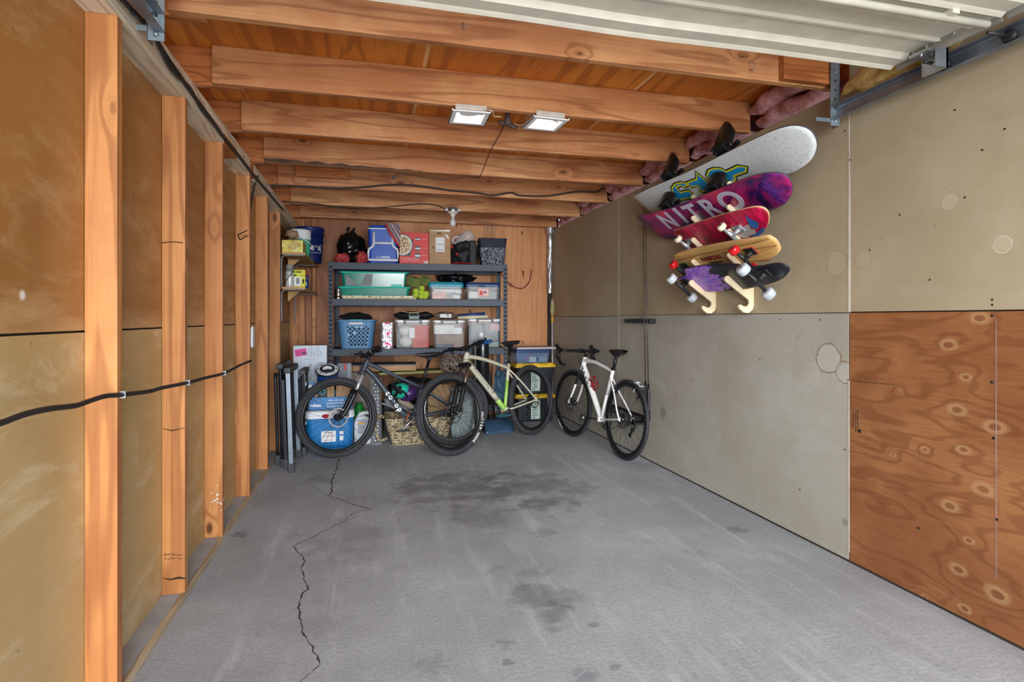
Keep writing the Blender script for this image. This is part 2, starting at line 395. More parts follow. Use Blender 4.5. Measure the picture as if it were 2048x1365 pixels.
mb.mi = 1; mb.box((XL, 4.06, 2.148), (XI, 4.2, 2.248)); mb.box((XL-.12, YF, 2.25), (XL-.10, YB, 2.345)); mb.mi = 2; mb.box((XL+.0, 3.35, 2.144), (XI+.004, 3.66, 2.2))
mb.build('trim_1', [M_BEAM, M_BLOCK, M_BLOCK], origin=(0,0,0), kind='structure')
# right wall: gypsum boards with real joints
mb = MB(); t = .014
def rb(y0, y1, z0, z1, mi=0): mb.mi = mi; mb.box((XR, y0, z0), (XR+t, y1, z1))
rb(YF, 2.292, 1.232, 2.62); rb(2.298, 4.93, 1.229, 2.33); rb(4.936, YB, 1.222, 2.335)
rb(2.298, 4.93, 0.012, 1.225, 3); rb(4.936, YB, .012, 1.217, 3)
mb.mi = 1; mb.box((XR+t, YF, 0), (XR+.03, YB, 2.3)); mb.box((XR+.002, YF, 0.0), (XR+t, YB, .011))
mb.mi = 2
mb.box((XR-.0008, 2.291, 1.80), (XR+.001, 2.297, 2.2)); mb.box((XR-.0012, 2.288, 1.23), (XR+.001, 2.298, 1.9)); mb.box((XR-.001, 2.292, .05), (XR+.001, 2.298, .9))
mb.box((XR-.001, 4.929, .75), (XR+.001, 4.938, 2.3))
mb.mi = 4
for (px, py) in ((1690,262),(1910,220),(1965,300),(2010,258),(1860,560),(1985,600),(1550,560),(1560,640),(1440,700),(1520,720),(1640,640),(1385,760),(1290,690),(1700,320),(1300,540),(1395,575),(1800,430),(1740,500),(1985,610),(1450,880),(1600,980),(1690,900),(1697,760),(1345,650),(1170,520),(1210,560),(1330,900),(1930,395)):
    q = at_x(px, py, XR)
    if q.y < 2.29 and q.z < 1.23: continue
    mb.cyl((XR-.0012, q.y, q.z), (XR+.001, q.y, q.z), .0042, seg=8)
mb.build('wall_right', [M_RB, M_SEAM, M_SPACK, M_RBL, P('nail_rust', (70,52,40), .6, .5)], origin=(0,0,0), kind='structure')
# nail heads dimpled in the right wall
M_NAIL = P('nail_rust', (70,52,40), .6, .5)
def plank_ply(name):
    n = NT(name); p = n.pos()
    kn = [((1867,690),.05),((1835,640),.035),((1886,690+0),.0)]
    ks = [(1960,637,.045),(1897,690,.045),(1932,755,.03),(1914,820,.045),(1990,855,.05),(1850,900,.022),(1927,900,.035),(1967,980,.05),(1900,1013,.045),(1938,1082,.028),(1917,1140,.045),(1995,1190,.055),(1929,1218,.032),(1850,1195,.02),(1785,910,.018),(1800,780,.012)]
    y = n.n('SeparateXYZ'); n.l(p, y.inputs[0])
    g = n.noise(n.vm('MULTIPLY', p, (1, .75, 3.4)), 1.5, 3.5, .5, .2)
    core = None; halo = None; wsum = None
    for (px, py, r) in ks:
        q = at_x(px, py, XR); dv = n.vm('SUBTRACT', p, tuple(q)); dv = n.vm('MULTIPLY', dv, (0, .62, 1.0)); d = n.math('DIVIDE', n.vm('LENGTH', dv), r*.62)
        core = d if core is None else n.math('MINIMUM', core, d)
        wv = n.math('POWER', n.mr(d, 0, 5.5, 1, 0), 2.0); wsum = wv if wsum is None else n.math('ADD', wsum, wv)
    g2 = n.math('ADD', g, n.math('MULTIPLY', wsum, .16))
    ln = n.mr(n.math('SINE', n.math('MULTIPLY', g2, 50.0)), .1, 1.0)
    fine = n.noise(n.vm('MULTIPLY', p, (60, 5, 160)), 1, 2, .6)
    bl = n.noise(p, 2.2, 5, .6)
    col = n.mix(n.mr(bl, .35, .68), s2l((142,90,54)), s2l((168,114,72)))
    col = n.mix(n.math('MULTIPLY', ln, .45), col, s2l((110,62,36)))
    col = n.mix(n.mr(fine, .4, .75, 0, .4), col, s2l((124,68,34)))
    wz = n.noise(p, 14, 4, .7); cw = n.math('ADD', core, n.math('MULTIPLY', n.math('SUBTRACT', wz, .5), .5))
    halo = n.math('MULTIPLY', n.mr(cw, .35, .5), n.mr(cw, .55, 1.15, 1, 0)); col = n.mix(n.math('MULTIPLY', halo, .5), col, s2l((196,158,112)))
    rg = n.mr(n.math('SINE', n.math('MULTIPLY', core, 34.0)), 0, 1)
    col = n.mix(n.math('MULTIPLY', n.mr(cw, .3, .8, .65, 0), rg), col, s2l((96,54,34)))
    col = n.mix(n.mr(cw, .25, .45, .45, 0), col, s2l((134,86,60)))
    lt = n.noise(n.vm('MULTIPLY', p, (1, .7, 6)), 3, 6, .75); col = n.mix(n.mr(lt, .6, .78, 0, .3), col, s2l((206,168,126)))
    n.col(col); n.set(Roughness=.55); n.b.inputs['Specular IOR Level'].default_value = .35; n.bump(n.math('ADD', ln, fine), .15, .003); return n.m
M_RPLY = plank_ply('right_plywood'); M_INK = P('black_ink', (26,24,24), .7, var=0); M_CHALK = P('blue_chalk', (150,128,138), .9, var=.2)
mb = MB(); mb.box((XR-.0005, YF, .012), (XR+t, 2.29, 1.226))
mb.mi = 1; a = at_x(1700,762,XR); b = at_x(1790,770,XR); mb.tube([a+Vector((-.001,0,0)), b+Vector((-.001,0,0))], .0012, 4)
for px, py in ((1720,863),(1985,765),(1988,877),(1838,1057),(1995,1040),(1985,632)):
    q = at_x(px, py, XR); mb.cyl((XR-.002, q.y, q.z), (XR+.001, q.y, q.z), .005 if px > 1730 else .009, seg=10)
for px, y0, y1 in ((1707,825,855),(1712,825,865),(1716,822,862)):
    a = at_x(px, y0, XR); b = at_x(px, y1, XR); mb.box((XR-.0012, a.y-.001, b.z), (XR, a.y+.0015, a.z))
mb.mi = 2; mb.box((XR-.0011, 1.620, .22), (XR, 1.6222, 1.2))
mb.build('plywood_panel', [M_RPLY, M_INK, M_CHALK], label='knotty brown plywood panel on the lower right wall', cat='plywood')
# back wall
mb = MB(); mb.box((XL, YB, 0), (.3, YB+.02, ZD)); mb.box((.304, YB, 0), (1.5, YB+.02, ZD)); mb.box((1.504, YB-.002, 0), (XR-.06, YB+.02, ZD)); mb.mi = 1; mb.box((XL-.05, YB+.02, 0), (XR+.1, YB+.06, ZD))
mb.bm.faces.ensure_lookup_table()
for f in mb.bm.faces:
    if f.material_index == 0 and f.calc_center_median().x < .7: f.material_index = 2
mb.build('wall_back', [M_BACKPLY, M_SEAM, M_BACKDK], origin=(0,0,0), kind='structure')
# roof deck
mb = MB(); ex = (.288, 1.508); xs = [-1.0, ex[0]-.012, ex[0]+.012, ex[1]-.012, ex[1]+.012, 2.6]
for i in range(0, 6, 2): mb.mi = 0; mb.box((xs[i], YF, ZD), (xs[i+1], YB+.06, ZD+.02))
mb.mi = 1; mb.box((xs[1], YF, ZD+.003), (xs[2], YB, ZD+.02)); mb.box((xs[3], YF, ZD+.003), (xs[4], YB, ZD+.02))
mb.build('ceiling', [M_DECK, P('deck_gap', (226,176,118), .7)], origin=(0,0,0), kind='structure')
# outside skin above the right wall so the bays are closed
mb = MB(); mb.box((2.42, 2.3, 2.25), (2.47, YB+.06, ZD+.02)); mb.box((-1.03, YF, 2.1), (-.99, YB+.06, ZD+.02)); mb.build('trim_2', M_BLOCK, origin=(0,0,0), kind='structure')
# driveway ground continues as part of the floor; daylight enters over it
# ---- left wall studs
def stud(name, lo, hi, label, axis_m=M_STUD, cat='stud', seed=1):
    mb = MB(); n = 16; i_ = 2 if name == 'wall_stud' else 0
    mb.box(lo, hi, bev=.003)
    return mb.build(name, axis_m, label=label, cat=cat, bevel=0)
SL = ['nearest wall stud at the left edge, with a broad knot high up', 'second wall stud from the camera, scribbled and cracked just above its foot',
      'third wall stud from the camera, with a pale paint spatter near the bottom', 'fourth wall stud, the one the black cord is fixed to, with a stamped black mark',
      'fifth wall stud, just beyond the white outlet box', 'sixth wall stud, carrying the near brackets of the little corner shelves']
YS = [2.015, 2.69, 3.335, 4.055, 4.74, 5.39]
for y, lb in zip(YS, SL): stud('wall_stud', (XL+.001, y, .027), (XI, y+.038, 2.145), lb)
stud('wall_stud', (XL+.001, YB-.20, .027), (XI, YB-.16, 2.145), 'dim wall stud near the back left corner, beyond the small shelves')
stud('corner_post', (XL+.001, YB-.09, .027), (-.70, YB-.001, 2.33), 'corner post where the left and back walls meet', cat='post')
stud('wall_stud', (-.62, YB-.09, .0), (-.58, YB-.001, 2.33), 'narrow stud on the back wall behind the blue bucket')
# ---- marks on the studs
studs = [o for o in COL.objects if o.name.startswith('wall_stud')]
def mark(root, mb, mats, name='ink_mark'):
    mb.bm.transform(T(*(-root.location))); mb.build(name, mats, root)
M_INK2 = P('stud_ink', (40,30,24), .8, var=0); M_SPAT = P('pale_paint', (220,212,200), .7)
mb = MB(); y = 4.0545
for a, b in (((476,470),(495,461)), ((476,470),(480,480)), ((480,480),(497,471))): mb.tube([at_y(*a, y), at_y(*b, y)], .0035, 4)
mb.tube([at_y(485,473,y), at_y(492,469,y)], .006, 5, flat=.3); mark(studs[3], mb, M_INK2, 'stamp')
rnd = random.Random(8); mb = MB(); y = 2.6895
for row, py in enumerate((1110, 1118)):
    x = 328
    while x < 362: x2 = x+rnd.uniform(2, 5); mb.tube([at_y(x, py+rnd.uniform(-2,2), y), at_y((x+x2)/2, py+rnd.uniform(-3,3), y), at_y(x2, py+rnd.uniform(-2,2), y)], .0012, 4); x = x2+rnd.uniform(.5, 2)
mark(studs[1], mb, M_INK2, 'scribble')
mb = MB(); mb.tube([at_y(326,1157,y), at_y(340,1160,y), at_y(358,1156,y), at_y(372,1158,y)], [.001,.003,.005,.002], 5); mb.tube([at_y(326,858,y), at_y(345,862,y), at_y(370,856,y)], [.001,.0025,.001], 5); mb.tube([at_y(324,486,y), at_y(345,484,y), at_y(366,486,y)], .002, 5); mark(studs[1], mb, M_INK2, 'crack')
mb = MB(); y = 3.3345
for k in range(26): q = at_y(rnd.gauss(434, 7), rnd.gauss(1000, 9), y); mb.ball(tuple(q), rnd.uniform(.0015,.005), 6, (1,.2,1))
mark(studs[2], mb, M_SPAT, 'paint_spatter')
# ---- joists
JY = [2.35, 3.03, 3.74, 4.47, 5.22, 6.02, 6.78]
JL = ['ceiling joist nearest the garage door, with two steel hooks in it', 'second ceiling joist from the door, right in front of the recessed lights',
      'third ceiling joist from the door, just behind the recessed lights', 'fourth ceiling joist, with dark bark along its lower left edge',
      'fifth ceiling joist, carrying the thick black cable across its face', 'sixth ceiling joist, carrying the bare light bulb fixture', 'rearmost ceiling joist, right above the storage shelves']
for i, (y, lb) in enumerate(zip(JY, JL)):
    xl = [-.72, -.735, -.745, -.74, -.75, -.745, -.74][i]; xr = [2.285, 2.285, 2.30, 2.30, 2.30, 2.32, 2.3][i]
    stud('ceiling_joist', (xl, y, ZT), (xr, y+.038, ZD-.001), lb, M_JOIST, 'joist')
    stud('joist_end_block', (-.985, y+.042, ZT), (-.60, y+.08, ZD-.001), 'short board lapped behind the left end of the '+['nearest','second','third','fourth','fifth','sixth','rearmost'][i]+' ceiling joist', M_BLOCK, 'block')
stud('joist_end_block', (1.93, 2.312, ZT+.004), (2.20, 2.349, ZD-.001), 'darker block nailed over the right end of the nearest ceiling joist', M_BLOCK, 'block')
stud('joist_end_block', (-.60, 5.14, ZT+.07), (-.15, 5.178, ZD-.03), 'small scrap board nailed between the fourth and fifth joists at the left', M_BLOCK, 'block')
j4 = [o for o in COL.objects if o.name.startswith('ceiling_joist')][3]
mb = MB(); mb.sheet(lambda u, v: (-.735+1.15*u, 4.4685-.002*v, ZT+.001+(.030-.026*u+.012*noise.noise(Vector((u*14, 1, 2))))*v), 60, 1); mb.bm.transform(T(*(-j4.location))); mb.build('bark_edge', P('bark', (84,62,50), .9, bump=.5, bs=30, var=.3), j4, normals=False)
# screw hooks in the nearest joist
M_ZINC = P('galvanised', (168,176,182), .38, .85, bump=.1, bs=30, var=.18)
for (px, py, lb, s_) in ((925, 52, 'small steel hook in the nearest joist, left of the pair', .7), (1497, 132, 'larger bent steel hook near the right end of the nearest joist', 1.2)):
    p = at_y(px, py, 2.35); mb = MB()
    mb.tube(smooth_path([(p.x, p.y+.01, p.z+.01*s_), (p.x, p.y-.02*s_, p.z+.008*s_), (p.x+.004, p.y-.034*s_, p.z-.012*s_), (p.x+.004, p.y-.02*s_, p.z-.026*s_), (p.x+.004, p.y-.006, p.z-.014*s_)], 4), .0022, 6)
    mb.build('screw_hook', M_ZINC, label=lb, cat='hook')
# ---- insulation spilling in the bays over the right wall
def batt(col1, col2):
    n = NT('insulation'); o = n.obj(); a = n.noise(o, 14, 6, .7); f = n.noise(n.vm('MULTIPLY', o, (60, 14, 90)), 1, 4, .7)
    n.col(n.mix(n.mr(a, .32, .68), s2l(col1), s2l(col2))); n.set(Roughness=.95); n.b.inputs['Specular IOR Level'].default_value = .1
    n.bump(n.math('ADD', f, a), .9, .012); return n.m
M_PINK = batt((182,120,118), (232,176,174)); M_YEL = batt((186,154,84), (224,198,134))
IL = ['pink insulation batt bulging over the right wall beside the second joist', 'pink insulation between the second and third joists, above the white snowboard', 'pink insulation between the third and fourth joists, behind the upper binding',
      'pink insulation between the fourth and fifth joists at the thick cable end', 'pink insulation between the fifth and sixth joists', 'thin tuft of pink insulation over the rearmost bay by the foil duct']
for i in range(6):
    y0, y1 = JY[i]+.05, JY[i+1]-.012; mb = MB()
    for k in range(2):
        def fn(u, v, y0=y0, y1=y1, k=k, i=i):
            a = 2*PI*v; y = y0+(y1-y0)*u; e = math.sin(PI*min(max(u, .03), .97))**.3
            r = .075+.03*noise.noise(Vector((u*4, v*3, i*5+k))); q = noise.noise(Vector((u*5, v*2.5, i*3+k*9)))*.035
            return (2.345-.05*k+math.cos(a)*(r+q)*.95*e, y, 2.40+.075*k+.03*noise.noise(Vector((u*3,i,k*4)))+math.sin(a)*(r*.72+q)*e)
        mb.sheet(fn, 30, 22)
    mb.build('insulation_batt', M_PINK, label=IL[i], cat='insulation', group='pink insulation over the right wall')
mb = MB()
mb.sheet(lambda u, v: (2.24+.05*math.cos(2*PI*v)*math.sin(PI*min(max(u,.02),.98))**.4, 1.7+.57*u, 2.30+.05*noise.noise(Vector((u*6,v*3,3)))*1.2+.055*math.sin(2*PI*v)*math.sin(PI*min(max(u,.02),.98))**.4), 26, 18)
mb.build('insulation_batt', M_YEL, label='yellow insulation tuft above the door track bracket at right', cat='insulation')
# ================================================================ OVERHEAD DOOR, TRACKS
M_DOOR = P('door_paint', (206,203,188), .45, 0, .5, bump=.06, bs=12, var=.07); M_DOORG = P('door_paint_shaded', (176,172,160), .5, 0, .4, var=.07)  # greyer copy is the same door paint with shade put into its colour
M_DKZ = P('track_steel', (128,136,146), .42, .7, var=.2); M_ROLL = P('roller_black', (34,34,36), .5)
root = thing('garage_door', 'white ribbed overhead garage door slid open under the joists', 'garage door', (.75, .6, 2.24))
def door_section(y1, y0, sag):      # y1 = far edge, profile runs towards the camera
    L = y1-y0
    pr = [(y1, 2.292), (y1, 2.246), (y1-.012, 2.240), (y1-.024, 2.246), (y1-.03, 2.250), (y1-.085, 2.250), (y1-.098, 2.272)]
    yy = y1-.098; k = max(1, int(round((L-.2)/.12))); st = (L-.2)/k
    for j in range(1, k+1):
        c = y1-.098-j*st
        if j < k: pr += [(c+.014, 2.272), (c+.004, 2.262), (c-.008, 2.262), (c-.016, 2.272)]
    pr += [(y0+.10, 2.272), (y0+.088, 2.250), (y0+.006, 2.250), (y0+.002, 2.292)]
    return pr
xs = [-.58+i*(2.70/36) for i in range(37)]
def sagf(x, y): return -.010*math.exp(-((x-.95)/.35)**2)*math.exp(-((y-1.9)/.25)**2)
secs = [(1.925, 1.50), (1.497, 1.02), (1.017, .54), (.537, .06), (.057, -.42)]
for a, b in secs:
    pr = door_section(a, b, 0); mb = MB(); V = []; m = len(pr)
    for x in xs:
        for (y, z) in pr: V.append((x, y+.6*sagf(x, y), z+sagf(x, y)))
    Fc = []; 
    for i in range(len(xs)-1):
        for j in range(m-1): Fc.append((i*m+j, i*m+j+1, (i+1)*m+j+1, (i+1)*m+j))
    mb._add(V, Fc)
    mb.mi = 1; mb.box((xs[0], b+.01, 2.288), (xs[-1], a-.01, 2.30))
    mb.build('door_section', [M_DOOR, M_DOORG], root, world=True, normals=False)
    mb = MB(); mb.prism([(xs[-1]-.0, 2.300), (xs[-1]+.045, 2.300), (xs[-1]+.045, 2.245), (xs[-1]+.038, 2.245), (xs[-1]+.03, 2.275), (xs[-1], 2.275)], b+.01, a-.006)
    for k in range(7): mb.cyl((xs[-1]+.015, b+.05+k*.055, 2.268), (xs[-1]+.015, b+.05+k*.055, 2.277), .006, seg=8)
    mb.build('end_stile', P('stile_paint', (176,174,164), .4, .3, var=.12), root, world=True)
for y in (1.50, 1.02, .54):
    mb = MB(); mb.cyl((-.55, y+.015, 2.228), (2.10, y+.015, 2.228), .013, seg=12)
    for x in (-.2, .9, 1.9): mb.box((x, y-.02, 2.226), (x+.03, y+.05, 2.252))
    mb.build('strut', M_DOOR, root, world=True)
mb = MB()
mb.box((2.085, 1.72, 2.232), (2.165, 1.80, 2.242)); mb.box((2.15, 1.70, 2.165), (2.16, 1.80, 2.24)); mb.box((2.10, 1.70, 2.165), (2.16, 1.704, 2.24)); mb.cyl((2.14, 1.75, 2.2), (2.21, 1.75, 2.2), .008)
for p_ in ((2.10, 1.76), (2.13, 1.74)): mb.ball((p_[0], p_[1], 2.231), .007, 8)
mb.build('corner_bracket', M_ZINC, root, world=True)
for y in (1.75, 1.515): 
    mb = MB(); mb.lathe([(.008,-.012),(.022,-.011),(.024,-.004),(.024,.004),(.022,.011),(.008,.012)], (2.205, y, 2.20), 'X', 18); mb.cyl((2.10, y, 2.20), (2.205, y, 2.20), .006)
    mb.build('roller', M_ROLL, root, world=True)
def track(x, s, label):     # s=+1 opens toward -X
    r = thing('door_track', label, 'track', (x, .9, 2.17))
    mb = MB()
    pr = [(x-s*.03, 2.172), (x-s*.03, 2.168), (x, 2.168), (x+s*.006, 2.176), (x+s*.006, 2.226), (x, 2.234), (x-s*.03, 2.234), (x-s*.03, 2.230), (x-.001*s, 2.230), (x+s*.003, 2.224), (x+s*.003, 2.178), (x-s*.001, 2.172)]
    mb.prism(pr, -.6, 2.30 if s > 0 else 2.16); mb.build('channel', M_DKZ, r, world=True)
    mb = MB(); y = 2.30 if s > 0 else 2.16
    mb.box((x-.03*s, y-.003, 2.14), (x+.022*s, y+.001, 2.50)); mb.box((x+.02*s, y-.003, 2.14), (x+.023*s, y+.045, 2.50))
    mb.mi = 1
    for k in range(6): mb.cyl((x-.005*s, y-.0042, 2.18+k*.045), (x-.005*s, y-.002, 2.18+k*.045), .0055, seg=10)
    for k in range(6): mb.cyl((x+.0195*s, y+.022, 2.18+k*.045), (x+.0185*s, y+.022, 2.18+k*.045), .0055, seg=10)
    mb.mi = 0
    mb.box((x-.03*s, y+.002, 2.158), (x-.11*s if s > 0 else x-.13, y+.006, 2.176)) if s > 0 else mb.box((x-.11, y, 2.17), (x, y+.004, 2.19))
    mb.ball((x-.006*s, y-.006, 2.16), .009, 8); mb.ball((x-.006*s, y-.006, 2.40), .010, 8)
    mb.build('hanger', [P('galvanised_angle', (146,160,168), .42, .7, var=.15), M_SEAM], r, world=True)
track(2.215, 1, 'steel door track and perforated hanger high on the right wall')
track(-.70, -1, 'steel door track end and perforated hanger at the top left corner')
# ================================================================ LIGHTS AND CABLES
M_WHITE = P('white_enamel', (232,234,236), .4, var=.03); M_WBAF = P('white_baffle', (238,240,242), .5, var=.02); M_BLKC = P('black_cable', (34,33,33), .55, bump=.1, bs=200)
M_LAMP = P('frosted_bulb', (214,216,216), .35, trans=.0, var=.05); M_RECL = P('lamp_lit', (250,250,252), .4, var=0)
def downlight(x, y, label, lampshape, tilt):
    r = thing('recessed_light', label, 'light', (x, y, 2.33), RZ(tilt).to_euler())
    o = .105; i_ = .078; mb = MB()
    for a, b, c, d in ((-o,-o,o,-i_), (-o,i_,o,o), (-o,-i_,-i_,i_), (i_,-i_,o,i_)): mb.box((a, b, -.02), (c, d, -.014))
    mb.box((-o,-o,-.02), (-o+.004,o,-.008)); mb.box((o-.004,-o,-.02), (o,o,-.008)); mb.box((-o,o-.004,-.02), (o,o,-.008))
    mb.build('trim_frame', M_WHITE, r)
    mb = MB(); h = .115
    q = [(-i_,-i_),(i_,-i_),(i_,i_),(-i_,i_)]; q2 = [(-.055,-.055),(.055,-.055),(.055,.055),(-.055,.055)]
    vs = [(a, b, -.016) for a, b in q]+[(a, b, h) for a, b in q2]
    mb._add(vs, [(0,1,5,4),(1,2,6,5),(2,3,7,6),(3,0,4,7),(4,5,6,7)]); mb.build('reflector', M_WBAF, r)
    mb = MB(); mb.box((-.085,-.087,-.004), (.085,-.083,.025)); mb.build('housing_lip', P('housing_grey', (196,190,180), .5, .2), r)
    if lampshape:
        mb = MB(); mb.lathe([(.001,-.05),(.02,-.05),(.024,-.04),(.027,.0),(.02,.04),(.015,.06)], (0,0,.02), 'X', 20); mb.build('bulb', M_LAMP, r)
    mb = MB(); mb.lathe([(.014,0),(.016,.01),(.014,.035)], (.05,0,.02), 'X', 14); mb.build('socket', P('brass_socket', (170,160,140), .4, .6), r)
    lt = bpy.data.lights.new('lamp', 'POINT'); lt.energy = .9; lt.shadow_soft_size = .04; lt.color = (1,.97,.93)
    lo = bpy.data.objects.new('lamp', lt); COL.objects.link(lo); lo.parent = r; lo.location = (0,0,.08)
    return r
p1 = at_z(938, 235.5, 2.315); p2 = at_z(1090.5, 248, 2.315)
downlight(p1.x, p1.y, 'left one of two square recessed lights, bulb showing, between the joists', True, -2)
downlight(p2.x, p2.y, 'right one of two square recessed lights, empty white reflector', False, 3)
mb = MB(); p = at_y(1013, 240, 3.22)
mb.cyl((p.x-.02, 3.2, 2.345), (p.x+.02, 3.2, 2.325), .02, .018); mb.box((p.x-.012, 3.18, 2.325), (p.x+.014, 3.215, 2.39))
mb.cyl((p.x-.05, 3.2, 2.337), (p.x-.015, 3.2, 2.33), .010, .014); mb.cyl((p.x+.015, 3.2, 2.32), (p.x+.06, 3.2, 2.312), .015, .009)
mb.build('cord_splitter', P('brown_plug', (74,56,50), .6), label='dark plug splitter between the two recessed lights', cat='plug')
def cable(name, pts, r, mat, label, n=6, cat='cable', seg=7, flat=1.0):
    mb = MB(); mb.tube(smooth_path(pts, n), r, seg, flat=flat); return mb.build(name, mat, label=label, cat=cat)
def pp(pairs, Y): return [at_y(a, b, Y) for a, b in pairs]
cable('lamp_wire', [at_z(968,219,2.33), at_z(985,222,2.33), at_z(987,232,2.325), at_z(1003,234,2.335)], .003, P('beige_wire', (200,186,164), .6), 'beige wire from the left recessed light to the splitter')
cable('lamp_wire', [at_z(1062,228,2.34), at_z(1054,236,2.33), at_z(1052,246,2.315), at_z(1038,251,2.31), at_z(1028,247,2.32)], .0028, P('grey_wire', (140,120,104), .6), 'thin brown wire from the right recessed light to the splitter')
pc = [at_z(1011,243,2.33), at_z(1000,268,2.335), at_y(983,298,3.73), at_y(971.6,325,4.0), at_y(965,343,4.2), at_y(957,354.7,4.462), at_y(940,355,4.462), at_y(877,359,4.455), at_y(820,350,4.455), at_y(797,347,4.455), at_y(793,351,4.45)]
cable('extension_cord', pc, .0032, P('brown_cord', (60,44,38), .6), 'thin brown cord hanging from the light splitter across the fourth joist')
mb = MB(); q = at_y(790, 352, 4.44); mb.box((-.008,-.006,-.03), (.008,.006,.0), T(*q) @ RY(35)); mb.box((-.006,-.002,-.042), (-.004,.002,-.028), T(*q) @ RY(35)); mb.box((.004,-.002,-.042), (.006,.002,-.028), T(*q) @ RY(35)); mb.build('loose_plug', M_BLKC, label='unplugged cord end dangling on the fourth joist face', cat='plug')
thick = [(520,366),(534,371),(597,372.5),(676,376.6),(732,374),(777,370),(822,371),(864,375.6),(900,381),(952,385.5),(985,391),(1022,385.5),(1040,391),(1095,392),(1150,384),(1193.6,384),(1204.6,378),(1226.6,386)]
cable('black_cable', pp(thick, 5.205), .0095, P('wrapped_cable', (66,56,48), .75, bump=.4, bs=80), 'thick sagging black cable stapled along the fifth joist')
thin = [(539,388),(548,398),(566,403.5),(626,407.6),(698,417),(766,415),(833,408.5),(869,410),(884,415),(893,420)]
cable('black_cable', pp(thin, 6.005), .0055, M_BLKC, 'thinner black cable running along the sixth joist to the bare bulb')
bx = [at_x(a, b, -.742) for a, b in ((232,-14),(262,18),(300,60),(330,108),(352,140),(378,178),(400,208),(432,252),(455,286),(478,312),(500,342),(517,362),(540,389),(556,408),(566,420))]
bx = [Vector((v.x, v.y, min(max(v.z, 2.16), 2.262))) for v in bx]
cable('black_cable', bx, .008, M_BLKC, 'main black cable clipped along the weathered beam at upper left')
bx2 = [Vector((-.739, v.y, min(max(v.z-.012+.02*math.sin(i*1.9), 2.16), 2.262))) for i, v in enumerate(bx[1:13])]
cable('black_cable', bx2, .006, M_BLKC, 'second black cable twisting under the main one along the beam')
dn = [at_x(510,356,-.742), at_y(510,375,4.37), at_y(509,400,4.35), at_y(510,430,4.32), at_y(511,470,4.3), at_y(505,500,4.28), at_y(503,560,4.26), at_y(507,620,4.25), at_y(509,668,4.2)]
dn = [Vector((min(v.x, -.79) if i else v.x, v.y, v.z)) for i, v in enumerate(dn)]
cable('black_cable', [Vector((-.75, 4.30, 2.2)), Vector((-.77, 4.28, 2.12)), Vector((-.80, 4.27, 1.9)), Vector((-.81, 4.25, 1.6)), Vector((-.80, 4.22, 1.35)), Vector((-.79, 4.2, 1.18))], .007, M_BLKC, 'black cable dropping from the beam to the white outlet box')
# wall cord across the left studs
xc = -.748
cw = [(-60,861),(0,847),(50,829),(100,818),(150,812),(172,805),(210,793),(245,790),(300,783),(325,776),(375,766),(412,756),(448,747),(480,731),(502,722)]
cp = [at_x(a, b, xc) for a, b in cw]
mb = MB(); sp_ = smooth_path(cp, 6); mb.tube(sp_, .0075, 8); mb.mi = 1
for px in (245, 375, 448):
    q = min(sp_, key=lambda v: abs(v.y-at_x(px, 780, xc).y)); mb.box((q.x-.008, q.y-.002, q.z-.011), (q.x+.009, q.y+.002, q.z+.011))
mb.build('power_cord', [M_BLKC, M_ZINC], label='flat black cord strung across the studs of the left wall', cat='cord')
r = thing('outlet_box', 'white electrical outlet box on the side of the fourth stud', 'outlet', (-.79, 4.12, 1.03))
mb = MB(); mb.box((-.80, 4.098, 1.015), (-.752, 4.15, 1.135), bev=.004); mb.build('box_body', P('grey_box', (180,182,184), .5), r, world=True)
mb = MB(); mb.box((-.752, 4.085, 1.005), (-.745, 4.16, 1.145), bev=.002); mb.build('cover_plate', M_WHITE, r, world=True)
# bare bulb fixture
q = at_y(905.5, 421, 5.96)
r = thing('bulb_fixture', 'bare frosted bulb in a round metal box on the sixth joist', 'light', (q.x, 5.955, q.z-.03))
mb = MB(); mb.lathe([(.052,0),(.054,.004),(.054,.042),(.05,.045)], (0,0,.01), seg=8); mb.box((-.08,-.006,.02), (.08,.004,.045)); mb.build('junction_box', M_ZINC, r)
mb = MB(); mb.lathe([(.058,.012),(.058,.004),(.045,-.004),(.028,-.012),(.024,-.035),(.021,-.04)], seg=28); mb.build('lamp_holder', P('porcelain', (226,222,214), .3, var=.03), r)
mb = MB(); mb.lathe([(.014,-.035),(.016,-.058),(.022,-.075),(.030,-.095),(.032,-.11),(.026,-.13),(.012,-.141),(0.0001,-.143)], seg=24); mb.build('bulb', M_LAMP, r)
# ================================================================ STORAGE SHELVES
M_GREY = P('shelf_grey', (62,69,79), .5, .2, .5, var=.06); M_SLOT = P('slot_black', (16,17,19), .9, var=0)
A0 = Vector((-.405, 6.29, 0)); A1 = Vector((1.507, 6.15, 0)); AX = (A1-A0).normalized(); AY = Vector((-AX.y, AX.x, 0)); RS = math.atan2(AX.y, AX.x); WS = (A1-A0).length; DS = .55
ZS = dict(top=1.795, two=1.408, three=.873, low=.24)
def shelf_pt(px, back=0):      # point of the shelf's line, pushed back into it
    r_ = ray(px, HY); n = AY; o = A0+AY*back; t = o.dot(n)/(r_.x*n.x+r_.y*n.y); return Vector((r_.x*t, r_.y*t, 0))
def slot(x0, x1, ytop, back, zb, name, label, cat, group=None, extra=0):
    a = shelf_pt(x0, back); b = shelf_pt(x1, back); c = (a+b)/2; w_ = (b-a).length; h = zat(ytop, dep(c))-zb
    return thing(name, label, cat, (c.x, c.y, zb), RS+extra, group), w_, h
root = thing('storage_shelves', 'dark grey steel garage shelving unit with slotted posts against the back wall', 'shelf unit', (A0.x, A0.y, 0), RS)
